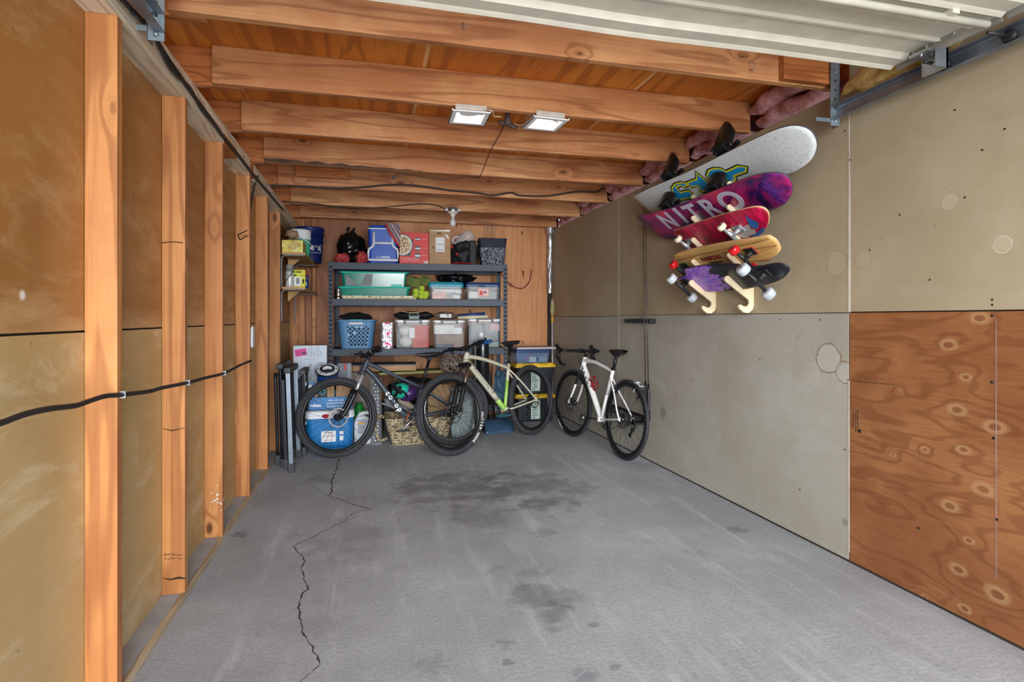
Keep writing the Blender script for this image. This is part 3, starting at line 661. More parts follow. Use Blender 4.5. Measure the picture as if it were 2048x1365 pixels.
for i, (x, y) in enumerate(((0,0),(WS,0),(0,DS),(WS,DS))):
    mb = MB(); sx = 1 if x == 0 else -1; sy = 1 if y == 0 else -1
    mb.box((x, y, 0), (x+sx*.045, y+sy*.002, 1.80)); mb.box((x, y, 0), (x+sx*.002, y+sy*.045, 1.80))
    mb.mi = 1; z = .05
    while z < 1.78:
        for s_ in (-1, 1):
            M = T(x+sx*.0225+s_*.009, y-sy*.0006, z) @ RY(s_*16)
            mb.box((-.0048,-.0008,-.015), (.0048,.0008,.015), M)
        M = T(x-sx*.0006, y+sy*.0225, z); mb.box((-.0008,-.004,-.013), (.0008,.004,.013), M)
        z += .047
    mb.build('post', [M_GREY, M_SLOT], root)
for i, (k, z) in enumerate(ZS.items()):
    for y in (0.0, DS-.02):
        mb = MB(); mb.box((.01, y+.002 if y == 0 else y, z-.075), (WS-.01, y+.02, z-.001)); mb.box((.01, y-.001, z-.075), (WS-.01, y+.021, z-.071))
        mb.build('beam', M_GREY, root, bevel=.002)
    for x in (.003, WS-.02):
        mb = MB(); mb.box((x, .01, z-.06), (x+.015, DS-.01, z-.005)); mb.build('side_beam', M_GREY, root)
    mb = MB(); mb.box((.012, .012, z-.014), (WS-.012, DS-.012, z)); mb.build('shelf_board', P('shelf_deck', (60,60,62), .7), root)
# ================================================================ LITTLE CORNER SHELVES
for z, lb, nm in ((1.775, 'upper small wooden corner shelf on grey brackets, holding pails', 'u'), (1.463, 'lower small wooden corner shelf on grey brackets, holding spray cans', 'l')):
    r = thing('corner_shelf', lb, 'shelf', (-.65, 5.44, z))
    mb = MB(); mb.box((XI+.006, 5.44, z), (-.552, 6.78, z+.019), bev=.001); mb.build('shelf_board', M_SHELFWOOD, r, world=True)
    for yb in (5.46, 6.45):
        mb = MB(); x0 = XI+.004 if yb < 6 else XI+.004
        mb.tube(smooth_path([(x0, yb, z-.30), (x0, yb, z-.06), (x0+.012, yb, z-.018), (x0+.04, yb, z-.006), (x0+.20, yb, z-.005)], 5), .006, 6, flat=1.6)
        mb.build('bracket', P('bracket_grey', (128,140,150), .4, .3), r, world=True)
    mb = MB(); mb.prism([(XI, z-.10), (XI, z), (XI+.11, z)], 5.9, 5.94); mb.build('wood_brace', M_SHELFWOOD, r, world=True)
# ================================================================ THINGS ON THE BACK WALL
for px, lb in ((976, 'left of two short chains hanging above the floral tote'), (987, 'right of two short chains hanging above the floral tote')):
    mb = MB(); p = at_y(px, 474, 6.75)
    for k in range(7):
        z = 2.20+k*.024; mb.tube([(p.x+.006*math.cos(a)*(1 if k%2 else .3), 6.75+.006*math.cos(a)*(.3 if k%2 else 1), z+.015*math.sin(a)) for a in [j*PI/5 for j in range(10)]], .0022, 6, True)
    mb.build('chain', M_ZINC, label=lb, cat='chain')
mb = MB(); hk = [(1003,548),(1016,566),(1030,575),(1045,577),(1056,568),(1061,556),(1063,540)]
mb.tube(smooth_path(pp(hk, 6.93), 5), .007, 8); mb.build('red_hose', P('red_hose', (140,44,50), .5), label='curved dark red hose hanging on the back wall', cat='hose')
mb = MB(); a = at_y(1046,542,6.935); b = at_y(1047,556,6.935); mb.cyl(a, b, .012, .003, seg=8); mb.build('red_hook', P('red_hook', (130,44,46), .5), label='small red hook on the back wall above the hose', cat='hook')
# foil duct and duster in the back right corner
mb = MB(); p = at_y(1099, 470, 6.88); rnd = random.Random(3)
def foil(u, v):
    z = 1.52+.85*v; a = 2*PI*u; r_ = .030+.012*noise.noise(Vector((math.cos(a)*2, math.sin(a)*2, z*9)))+(.02 if v > .88 else 0)
    return (2.235+r_*math.cos(a), 6.86+r_*math.sin(a), z)
mb.sheet(foil, 20, 90); mb.build('foil_duct', P('foil', (210,212,216), .35, .8, var=.25, bump=.5, bs=40), label='crinkled silver foil duct in the back right corner', cat='duct')
r = thing('duster', 'yellow-headed duster on a long white pole in the back right corner', 'duster', (2.235, 6.75, 0))
mb = MB(); mb.cyl((2.235,6.75,.02), (2.238,6.77,1.16), .010); mb.build('pole', P('duster_pole', (200,204,210), .3, .3), r, world=True)
mb = MB()
mb.sheet(lambda u, v: (2.238+(.026+.012*noise.noise(Vector((u*30, v*30, 1))))*math.cos(2*PI*u)*math.sin(PI*min(max(v,.06),.97))**.4, 6.77+(.026+.012*noise.noise(Vector((u*30, v*30, 1))))*math.sin(2*PI*u)*math.sin(PI*min(max(v,.06),.97))**.4, 1.22+.22*v), 40, 40)
mb.build('duster_head', batt((150,140,96), (206,196,150)), r, world=True)
mb = MB(); mb.cyl((2.238,6.77,1.15), (2.238,6.77,1.23), .013, .012); mb.build('collar', P('yellow_plastic', (232,178,40), .4), r, world=True)
# ================================================================ BICYCLES
M_TYRE = P('tyre_rubber', (52,53,55), .75, 0, .35, bump=.25, bs=120); M_RTYRE = P('road_tyre', (46,47,50), .6, 0, .4); M_RIM = P('rim_black', (24,25,27), .35, .2, .5)
M_SPOKE = P('spoke_steel', (40,42,44), .35, .7, var=0); M_ALU = P('alloy', (196,200,204), .28, .6, var=.06); M_BLK = P('bike_black', (22,23,25), .4, 0, .5, var=.05); M_DALU = P('dark_alloy', (120,122,124), .3, .9)
M_ROTOR = P('rotor_steel', (128,122,118), .3, .9, var=.05); M_STAN = P('stanchion_silver', (214,216,218), .22, .55, var=.03); M_LETW = P('letter_white', (232,234,232), .5, var=0); M_LETG = P('letter_green', (48,82,74), .5, var=0); M_LETK = P('letter_black', (20,20,22), .5, var=0)
def wheel(parent, X, R, tw, knob, rimc, rotor_side, seed, cassette=False, deep=.022, tyre_mat=None, label=None, n_sp=28, text=None):
    """X: matrix placing the wheel (axle = local y)"""
    mb = MB(); nu = 216 if knob else 96; nv = 14; V = []; Fc = []
    Rc = R-tw*.5
    for i in range(nu):
        a = 2*PI*i/nu
        for j in range(nv):
            b = 2*PI*j/nv; rr = tw*.5; out = math.cos(b)
            k = 0
            if knob and out > .05:
                k = .0026 if ((i//2+j) % 2 == 0) else -.0012
            V.append(((Rc+(rr+k)*math.cos(b))*math.cos(a), (rr+k)*math.sin(b)*.96, (Rc+(rr+k)*math.cos(b))*math.sin(a)))
    for i in range(nu):
        for j in range(nv): Fc.append((i*nv+j, i*nv+(j+1) % nv, ((i+1) % nu)*nv+(j+1) % nv, ((i+1) % nu)*nv+j))
    mb._add(V, Fc, X, not knob)
    if text:
        mb.mi = 1; cw_, size, a0 = text
        for i, ch in enumerate(cw_):
            if ch == ' ': continue
            a = a0+i*size*.82/Rc
            M = X @ Matrix.Rotation(-a, 4, 'Y') @ T(Rc-.006, tw*.50, 0) @ Matrix(((0,1,0,0),(0,0,1,0),(1,0,0,0),(0,0,0,1)))
            mb.text(ch, size, M, .0008, 1, .0006)
    wroot = mb.build('wheel', [tyre_mat or M_TYRE, M_LETW], parent, label=label)
    Ri = R-tw
    mb = MB(); mb.lathe([(Ri+.006, -.012), (Ri+.006, .012), (Ri-deep*.4, .012), (Ri-deep, .005), (Ri-deep, -.005), (Ri-deep*.4, -.012), (Ri+.006, -.012)], axis='Y', seg=72, cap=False, M=X); mb.build('rim', rimc, wroot)
    mb = MB(); h = .0275
    for i in range(n_sp):
        a = 2*PI*i/n_sp; sd = 1 if i % 2 else -1; off = (.9 if (i//2) % 2 else -.9)
        mb.cyl((.024*math.cos(a+off), sd*h, .024*math.sin(a+off)), ((Ri-deep)*math.cos(a), 0, (Ri-deep)*math.sin(a)), .0011, seg=4, M=X)
    mb.build('spokes', M_SPOKE, wroot)
    mb = MB(); mb.lathe([(.009,-.052),(.014,-.048),(.026,-.034),(.026,-.028),(.014,-.022),(.013,.022),(.026,.028),(.026,.034),(.014,.048),(.009,.052)], axis='Y', seg=20, M=X); mb.build('hub', M_BLK, wroot)
    if rotor_side:
        mb = MB(); y = rotor_side*.040; Ro = .082 if R > .35 or tw > .04 else .075; ns = 60
        V = []; Fc = []
        for i in range(ns):
            a = 2*PI*i/ns; wv = .0025*math.sin(a*12)
            for (r_, yy) in ((Ro+wv, -.001), (Ro+wv, .001), (Ro-.010+wv*.4, .001), (Ro-.010+wv*.4, -.001)): V.append((r_*math.cos(a), y+yy, r_*math.sin(a)))
        for i in range(ns):
            for j in range(4): Fc.append((i*4+j, i*4+(j+1) % 4, ((i+1) % ns)*4+(j+1) % 4, ((i+1) % ns)*4+j))
        mb._add(V, Fc, X)
        for i in range(6):
            a = 2*PI*i/6; a2 = a+.75
            p = [(.02*math.cos(a), y, .02*math.sin(a)), (.045*math.cos(a+.25), y, .045*math.sin(a+.25)), ((Ro-.012)*math.cos(a2), y, (Ro-.012)*math.sin(a2))]
            mb.tube(p, .0035, 4, M=X, flat=.4)
        mb.lathe([(.022, y-.002), (.022, y+.004)], axis='Y', seg=16, M=X); mb.build('brake_rotor', M_ROTOR, wroot)
    if cassette:
        mb = MB()
        for k in range(9): rr = .058-.0045*k; mb.lathe([(rr-.002, -.014-.0042*k), (rr, -.0145-.0042*k), (rr, -.016-.0042*k), (rr-.002, -.0165-.0042*k)], axis='Y', seg=36, M=X)
        mb.build('cassette', M_DALU, wroot)
    return wroot
def bicycle(label, rear, front, lean, S):
    """local frame: x towards the front wheel, y to the bike's left, z up; origin on the ground under the rear axle"""
    dx, dy = front[0]-rear[0], front[1]-rear[1]; hd = math.atan2(dy, dx); WB = math.hypot(dx, dy)
    E_ = (RZ(math.degrees(hd)) @ RX(lean)).to_euler()
    root = thing('bicycle', label, 'bicycle', (rear[0], rear[1], 0), tuple(E_))
    R, tw = S['R'], S['tw']; road = S.get('road', False)
    ang = math.radians(S['ha']); d = Vector((-math.cos(ang), 0, math.sin(ang))); fn = Vector((math.sin(ang), 0, math.cos(ang)))
    hub = Vector((WB, 0, R)); A = hub-fn*.045; HB = A+d*S['fork']; HT = HB+d*S['ht']
    ST = T(*A) @ Matrix.Rotation(math.radians(S['steer']), 4, d) @ T(*(-A))
    BB = Vector((S['cs'], 0, S['bbz'])); STp = Vector(S['st_top']); RH = Vector((0,0,R)); col = S['mat']
    # ---- frame
    mb = MB(); bend = S.get('bend', 0)
    mb.tube([HB-d*.006, HB+d*.01, HT-d*.01, HT+d*.006], [.024,.026,.024,.022] if not road else [.027,.026,.023,.021], 16)
    dt0 = HB+d*.045; dtr = S['dtr']
    if bend: dtp = smooth_path([dt0, dt0.lerp(BB, .28)+Vector((.02,0,.028)), dt0.lerp(BB, .62)+Vector((.035,0,.004)), dt0.lerp(BB, .86)+Vector((.035,0,-.022)), BB], 6)
    else: dtp = smooth_path([dt0, dt0.lerp(BB, .15)+Vector((.006,0,.004)), dt0.lerp(BB, .6), BB], 5)
    k = len(dtp); rs = [dtr*(.92+.16*math.sin(PI*i/(k-1))) for i in range(k)]
    c2 = S.get('mat2'); fade = S.get('fade', .72)
    j = int(k*fade)
    mb.tube(dtp[:j+1] if c2 else dtp, rs[:j+1] if c2 else rs, 16, flat=.92)
    if c2: mb.mi = 1; mb.tube(dtp[j:], rs[j:], 16, flat=.92); mb.mi = 0
    tt0 = HT-d*.03; TTj = Vector(S['tt_j']); mid = tt0.lerp(TTj, .4)+Vector((0,0,S.get('ttarc', .012)))
    tp = smooth_path([tt0, mid, TTj], 8); k2 = len(tp); mb.tube(tp, [S['ttr']*(1.25-.45*i/(k2-1)) for i in range(k2)], 14, flat=.95)
    mb.tube([BB, BB.lerp(STp, .5)], [.018,.017], 14) if not c2 else None
    if c2: mb.mi = 1; mb.tube([BB, BB.lerp(STp, .35), BB.lerp(STp, .62)], .0165, 14); mb.mi = 0; mb.tube([BB.lerp(STp, .62), STp], .0165, 14)
    else: mb.tube([BB.lerp(STp, .5), STp], [.017,.016], 14)
    mb.lathe([(.024,-.038),(.025,-.034),(.025,.034),(.024,.038)], tuple(BB), 'Y', 20)
    for s_ in (1, -1):
        do = RH+Vector((0, s_*.066, 0)); yoke = tw*.5+.012
        sj = Vector(S['ss_j'])
        mb.tube(smooth_path([sj+Vector((0,s_*.012,0)), sj.lerp(RH, .35)+Vector((0,s_*yoke,.006)), sj.lerp(RH, .8)+Vector((0,s_*.06,.004)), do], 5), S.get('ssr', .0085), 10)
        mb.tube(smooth_path([BB+Vector((-.01,s_*.022,0)), BB.lerp(RH, .25)+Vector((0,s_*(yoke+.006),-.004)), BB.lerp(RH, .8)+Vector((0,s_*.06,0)), do], 5), S.get('csr', .011), 10, flat=.8)
        mb.box((-.014,s_*.062,R-.016), (.014,s_*.069,R+.018), bev=.002)
    mb.tube([Vector(S['ss_j']).lerp(RH,.30)+Vector((0,-(tw*.5+.012),0)), Vector(S['ss_j']).lerp(RH,.30)+Vector((0,tw*.5+.012,0))], .006, 8)
    # lettering along the left side of the down tube
    tx = S.get('text')
    if tx:
        mb.mi = 2; dr = (BB-dt0).normalized(); i0 = int(k*tx['at']); cpt = dtp[i0]; dr = (dtp[min(i0+3, k-1)]-dtp[max(i0-3, 0)]).normalized()
        side = Vector((0,1,0)); up_ = side.cross(dr)
        # left side of the bike faces +y; reading direction runs from head tube to bottom bracket
        M = Matrix((dr, up_, side)).transposed().to_4x4(); M = T(*(cpt+side*(max(rs)*.93))) @ M
        for ch_i, ch in enumerate(tx['s']):
            off = (ch_i-(len(tx['s'])-1)/2)*tx['pitch']
            mb.text(ch, tx['size'], M @ T(off, 0, 0), .0012, tx.get('sx', 1), tx.get('bold', .0008))
        if tx.get('band'): mb.mi = 3; p = dtp[int(k*tx['band'])]; q = dtp[int(k*tx['band'])+1]; mb.tube([p, p.lerp(q,.5)], dtr*1.1, 16)
    mb.build('frame', [col, c2 or col, S.get('tmat', M_LETW), P('orange_band', (214,96,52), .5, var=0)], root)
    # ---- fork
    mb = MB(); sp = tw*.5+.026 if not road else .038
    L = S['fork']
    if not road:
        cr = A+d*(L-.012); mb.box((-.022,-sp-.022,-.016), (.026,sp+.022,.018), T(*cr) @ RY(math.degrees(ang)-90), bev=.006)
        for s_ in (1,-1):
            o = Vector((0,s_*sp,0)); mb.mi = 1; mb.tube([A+d*(L*.48)+o, A+d*(L-.02)+o], .016, 14); mb.mi = 0
            mb.tube([A+d*.0+fn*.03+o, A+d*.03+fn*.018+o, A+d*.10+o+fn*.004, A+d*(L*.5)+o, A+d*(L*.62)+o], [.016,.018,.020,.021,.020], 14)
            mb.cyl(hub+o*1.0+Vector((0,-.012,0)), hub+o+Vector((0,.012,0)), .014)
        mb.tube([A+d*(L*.60)+Vector((0,-sp,0))-fn*.012, A+d*(L*.66)-fn*.030, A+d*(L*.60)+Vector((0,sp,0))-fn*.012], .011, 8)
    else:
        for s_ in (1,-1):
            pts = smooth_path([A+d*(L-.005)+Vector((0,s_*.012,0)), A+d*(L-.06)+Vector((0,s_*.034,0)), A+d*(L*.45)+Vector((0,s_*.045,0))+fn*.008, hub+Vector((0,s_*.05,0))], 6); k3 = len(pts); h3 = int(k3*.56)
            rr = [.020-.011*i/(k3-1) for i in range(k3)]
            mb.mi = 0; mb.tube(pts[:h3+1], rr[:h3+1], 12, flat=.8); mb.mi = 2; mb.tube(pts[h3:], rr[h3:], 12, flat=.8)
            mb.mi = 0
    mb.xf(ST); mb.build('fork', [M_BLK, S.get('stan', M_ALU), S['mat']], root)
    # ---- wheels
    wheel(root, ST @ T(*hub), R, tw, not road, S.get('rim_f', M_RIM), 1, 1, deep=S.get('deep', .02), tyre_mat=M_RTYRE if road else None, text=S.get('tyre_text'), n_sp=S.get('nsp', 28))
    wheel(root, T(*RH), R, tw, not road, S.get('rim_r', M_RIM), 1, 2, cassette=True, deep=S.get('deep', .02), tyre_mat=M_RTYRE if road else None, n_sp=S.get('nsp', 28))
    # ---- brake calipers and rear derailleur
    mb = MB(); cp_ = hub-fn*.05+d*.055+Vector((0,.047,0)); mb.box((-.018,-.014,-.025), (.018,.014,.025), T(*cp_), bev=.005); mb.xf(ST); mb.build('brake_caliper', M_BLK, root)
    mb = MB(); mb.box((.03,.03,R+.03), (.07,.055,R+.062), bev=.005); mb.build('brake_caliper', M_BLK, root)
    mb = MB(); mb.tube([(-.006,-.07,R-.012), (-.03,-.078,R-.05), (-.012,-.07,R-.085), (.02,-.062,R-.135)], [.010,.011,.012,.006], 8); mb.lathe([(.020,-.002),(.020,.002)], (.02,-.062,R-.135), 'Y', 12); mb.lathe([(.018,-.002),(.018,.002)], (-.006,-.062,R-.09), 'Y', 12)
    mb.build('rear_derailleur', M_BLK, root)
    # ---- cranks, chain
    cr = thing_part = None
    mb = MB(); rc = .075 if not road else .098
    mb.lathe([(rc-.010,-.050),(rc,-.0505),(rc,-.053),(rc-.010,-.0535)], tuple(BB), 'Y', 44, cap=False)
    for i in range(4): a = i*PI/2+.4; mb.tube([BB+Vector((0,-.052,0)), BB+Vector((rc*.95*math.cos(a),-.052,rc*.95*math.sin(a)))], .006, 6)
    ck = mb.build('crankset', M_BLK, root); ca = math.radians(S['crank'])
    for s_ in (1,-1):
        mb = MB(); q = Vector((math.cos(ca), 0, math.sin(ca)))*s_; y0 = s_*(.058); y1 = s_*.072
        mb.tube([BB+Vector((0,y0,0)), BB+q*.06+Vector((0,y0+s_*.006,0)), BB+q*.17+Vector((0,y1,0))], [.014,.011,.010], 8, flat=.7); mb.build('crank_arm', S.get('crankmat', M_DALU), ck)
        pe = BB+q*.17+Vector((0,y1,0)); mb = MB()
        if not road:
            mb.cyl(pe, pe+Vector((0,s_*.10,0)), .007)
            for xx in (-.045,-.02,.02,.045): mb.box((pe.x+xx-.004, pe.y+s_*.012, pe.z-.007), (pe.x+xx+.004, pe.y+s_*.10, pe.z+.007))
            mb.box((pe.x-.045, pe.y+s_*.012, pe.z-.006), (pe.x+.045, pe.y+s_*.022, pe.z+.006)); mb.box((pe.x-.045, pe.y+s_*.09, pe.z-.006), (pe.x+.045, pe.y+s_*.10, pe.z+.006))
        else:
            mb.cyl(pe, pe+Vector((0,s_*.06,0)), .008); mb.lathe([(.01,.015),(.034,.02),(.034,.05),(.01,.055)] if s_ > 0 else [(.01,-.055),(.034,-.05),(.034,-.02),(.01,-.015)], tuple(pe), 'Y', 16)
        mb.build('pedal', S.get('pedmat', M_BLK), ck)
    mb = MB(); rk = .036; a = [];
    for i in range(13): t = PI/2-PI*i/12; a.append(BB+Vector((rc*math.cos(t), -.052, rc*math.sin(t))))
    for i in range(13): t = -PI/2-PI*i/12; a.append(RH+Vector((rk*math.cos(t), -.045, rk*math.sin(t))))
    mb.tube(a, .0035, 5, True, flat=.8); mb.build('chain', M_DALU, root)
    # ---- saddle and post
    sd = (STp-BB).normalized(); SP = STp+sd*S['post']
    mb = MB(); mb.tube([STp-sd*.02, SP], S.get('postr', .0145), 14); mb.lathe([(.021,-.006),(.021,.006)], M=T(*STp) @ RY(-math.degrees(math.atan2(-sd.x, sd.z))+0)); mb.box((-.02,-.02,-.012), (.02,.02,.014), T(*SP), bev=.004); mb.build('seat_post', S.get('postm', M_BLK), root)
    def sad(u, v):
        x = -.13+.27*u; wd = (.070*(1-(u/.55)**2.0*.62) if u < .55 else .0266+.0) if u < .55 else .0266-.010*((u-.55)/.45)
        e = math.sin(PI*min(max(u,.015),.985))**.35; a = 2*PI*v
        return (x, wd*e*math.cos(a), .0+(.017*e*math.sin(a) if math.sin(a) > 0 else .030*e*math.sin(a))+.012*(1-u)**2+(.004 if u > .9 else 0))
    mb = MB(); mb.sheet(sad, 22, 18, T(SP.x-.01, 0, SP.z+.038) @ RY(S.get('stilt', 0)))
    for s_ in (1,-1): mb.tube(smooth_path([(SP.x-.11, s_*.03, SP.z+.03), (SP.x-.05, s_*.022, SP.z+.008), (SP.x+.03, s_*.02, SP.z+.008), (SP.x+.10, s_*.008, SP.z+.028)], 4), .0035, 6)
    mb.build('saddle', P('saddle_black', (26,26,28), .5, bump=.1), root)
    # ---- stem, bar, levers, grips
    St = HT+d*(S['spacer']); bc = St+Vector((S['stem'], 0, .0))+Vector((0,0,S['stem']*math.sin(math.radians(S.get('stema', 5)))))
    mb = MB(); mb.tube([HT, St+d*.018], .0165, 14); mb.tube([St, bc], [.018,.016], 12); mb.cyl(bc+Vector((0,-.022,0)), bc+Vector((0,.022,0)), .021); 
    bar = []
    if not road:
        hw = S['bar']/2; rz = S.get('rise', .02)
        bar = smooth_path([bc+Vector((-.045,hw,rz)), bc+Vector((-.012,hw*.5,rz)), bc+Vector((0,.09,.004)), bc, bc+Vector((0,-.09,.004)), bc+Vector((-.012,-hw*.5,rz)), bc+Vector((-.045,-hw,rz))], 6)
        mb.tube(bar, .0125, 12)
    else:
        for s_ in (1,-1):
            y = s_*.205; bar = smooth_path([bc, bc+Vector((0,s_*.12,.0)), bc+Vector((.01,y,.0)), bc+Vector((.075,y,-.004)), bc+Vector((.098,y,-.045)), bc+Vector((.075,y+s_*.006,-.10)), bc+Vector((.02,y+s_*.012,-.13)), bc+Vector((-.045,y+s_*.014,-.135))], 6)
            mb.tube(bar, .0150, 12)
    mb.xf(ST); hb = mb.build('handlebar', M_BLK, root)
    for s_ in (1,-1):
        if not road:
            mb = MB(); e = bc+Vector((-.045, s_*hw, rz)); i_ = bc+Vector((-.030, s_*(hw-.135), rz)); mb.tube([e, e.lerp(i_,.05), i_.lerp(e,.08), i_], [.0155,.0165,.0165,.019], 14); mb.xf(ST); mb.build('grip', S.get('grip', M_BLK), hb)
            mb = MB(); q = bc+Vector((-.022, s_*(hw-.17), rz)); mb.box((-.02,-.022,-.016), (.028,.022,.018), T(*q), bev=.006); mb.tube([q+Vector((.02,0,-.004)), q+Vector((.045,s_*.03,-.012)), q+Vector((.035,s_*.12,-.03))], [.007,.006,.005], 8); mb.tube([q+Vector((.0,0,-.018)), q+Vector((-.01,s_*.0,-.045))], [.014,.009], 8); mb.xf(ST); mb.build('brake_lever', M_BLK, hb)
        else:
            mb = MB(); y = s_*.205; mb.tube(smooth_path([bc+Vector((.055,y,.008)), bc+Vector((.10,y,.012)), bc+Vector((.135,y,.03)), bc+Vector((.145,y,.055))], 4), [.016,.017,.017,.017,.016,.017,.017,.017,.017,.018,.018,.018,.014], 12)
            mb.tube(smooth_path([bc+Vector((.135,y,.01)), bc+Vector((.150,y,-.03)), bc+Vector((.125,y+s_*.01,-.09))], 4), .0075, 8); mb.xf(ST); mb.build('brake_lever', M_BLK, hb)
    # ---- hoses
    mb = MB()
    if not road:
        q = bc+Vector((-.01, .2, rz-.01)); q2 = bc+Vector((-.01, -.2, rz-.01))
        mb.tube([ST @ v for v in smooth_path([q, q+Vector((.10,-.03,-.01)), q+Vector((.13,-.12,-.12)), A+d*(L*.55)+Vector((-.02,.065,0)), A+d*.12+Vector((-.03,.06,0))], 6)], .0024, 6)
        mb.tube(smooth_path([ST @ q, (ST @ q)+Vector((.07,-.05,-.03)), (ST @ q)+Vector((.06,-.16,-.14)), dt0+Vector((0,.028,-.02)), dt0.lerp(BB,.2)+Vector((0,.03,0))], 6), .0024, 6)
        mb.tube(smooth_path([ST @ q2, (ST @ q2)+Vector((.09,.05,.0)), (ST @ q2)+Vector((.06,.16,-.10)), dt0+Vector((.01,.030,.0)), dt0.lerp(BB,.16)+Vector((0,.03,0.02))], 6), .0024, 6)
    else:
        mb.tube(smooth_path([ST @ (bc+Vector((.01,.05,-.01))), HB+Vector((.05,.03,.09)), HB+Vector((.0,.02,.02))], 6), .0024, 6)
    mb.build('brake_hose', M_BLK, root)
    return root, dict(BB=BB, HB=HB, HT=HT, dtp=dtp, R=R, dt0=dt0, WB=WB)
M_SLATE = P('slate_frame', (66,74,84), .38, .25, .5, var=.06); M_CREAM = P('cream_frame', (196,192,170), .4, 0, .5, var=.05, coat=.2); M_LIME = P('lime_frame', (158,200,96), .4, var=.1)
M_PEARL = P('pearl_frame', (232,232,228), .28, 0, .5, var=.03, coat=.3)
bk1, D1 = bicycle('slate grey mountain bike leaning nearest the left wall, orange band on its frame', (.80, 5.30), (-.25, 5.09), 7,
    dict(R=.345, tw=.051, ha=65.5, fork=.44, ht=.12, steer=4, cs=.40, bbz=.295, st_top=(.30,0,.60), tt_j=(.315,0,.565), ss_j=(.32,0,.55), mat=M_SLATE, dtr=.027, ttr=.0165, bend=1, crank=-38, rim_r=M_DALU, stan=M_STAN, crankmat=M_ALU, post=.24, spacer=.035, stem=.05, bar=.74, rise=.03,
         text=dict(s='co·op', size=.068, pitch=.046, at=.53, bold=.0022, band=.80), grip=M_BLK, deep=.02, ttarc=.0))
bk2, D2 = bicycle('cream and lime mountain bike with blue grips, in the middle of the three', (1.66, 5.61), (.735, 4.935), 6,
    dict(R=.358, tw=.054, ha=69, fork=.475, ht=.105, steer=-10, cs=.43, bbz=.31, st_top=(.315,0,.755), tt_j=(.33,0,.71), ss_j=(.325,0,.69), mat=M_CREAM, mat2=M_LIME, fade=.80, dtr=.027, ttr=.018, crank=-12, post=.17, spacer=.04, stem=.06, bar=.74, rise=.02, ttarc=.018,
         text=dict(s='cannondale', size=.056, pitch=.036, at=.50, bold=.0), tmat=M_LETG, grip=P('blue_grip', (30,84,150), .5), stan=P('bronze_stanchion', (120,96,84), .3, .7), rim_r=M_RIM, tyre_text=('NUTTER NOOR', .034, 3.25), pedmat=P('teal_pedal', (60,160,190), .3, .7)))
bk3, D3 = bicycle('white road bike with drop bars leaning on the right wall', (2.096, 4.43), (1.994, 5.44), 4.5,
    dict(R=.340, tw=.030, ha=72, fork=.385, ht=.13, steer=6, cs=.415, bbz=.275, st_top=(.265,0,.745), tt_j=(.27,0,.725), ss_j=(.285,0,.66), mat=M_PEARL, dtr=.027, ttr=.018, crank=-5, post=.13, spacer=.055, stem=.09, road=True, deep=.03, ttarc=.02, nsp=24, ssr=.0075, csr=.010,
         text=dict(s='TREK', size=.05, pitch=.06, at=.40, bold=.002, sx=1.2), tmat=M_LETK, crankmat=M_BLK, pedmat=M_DALU, tyre_text=('VITTORIA', .020, 5.2)))
# red bottle cage on the road bike, and its little red tail light
mb = MB(); dtp = D3['dtp']; m_ = dtp[int(len(dtp)*.52)]; dr = (dtp[-4]-dtp[4]).normalized(); nrm = Vector((-dr.z, 0, dr.x)); nrm = nrm if nrm.x < 0 else -nrm
M = frame(m_+nrm*.03, dr, nrm)
for z_ in (-.01,): 
    mb.tube([(-.06,.005,0), (.07,.005,0)], .007, 6)
    for t_ in (-.045, .03): mb.tube([(t_+.015*math.sin(a*1.3), .042-.038*math.cos(a), .038*math.sin(a)) for a in [(-2.6+5.2*k/14) for k in range(15)]], .0045, 6)
    mb.tube([(.03,.08,.018), (.06,.05,.03), (.085,.012,0)], .0045, 6); mb.tube([(.03,.08,-.018), (.06,.05,-.03), (.085,.012,0)], .0045, 6); mb.tube([(-.045,.078,.02),(0.0,.085,.0),(.03,.078,-.02)], .0045, 6)
mb.xf(M); mb.build('bottle_cage', P('red_anodised', (176,24,36), .3, .6), bk3)
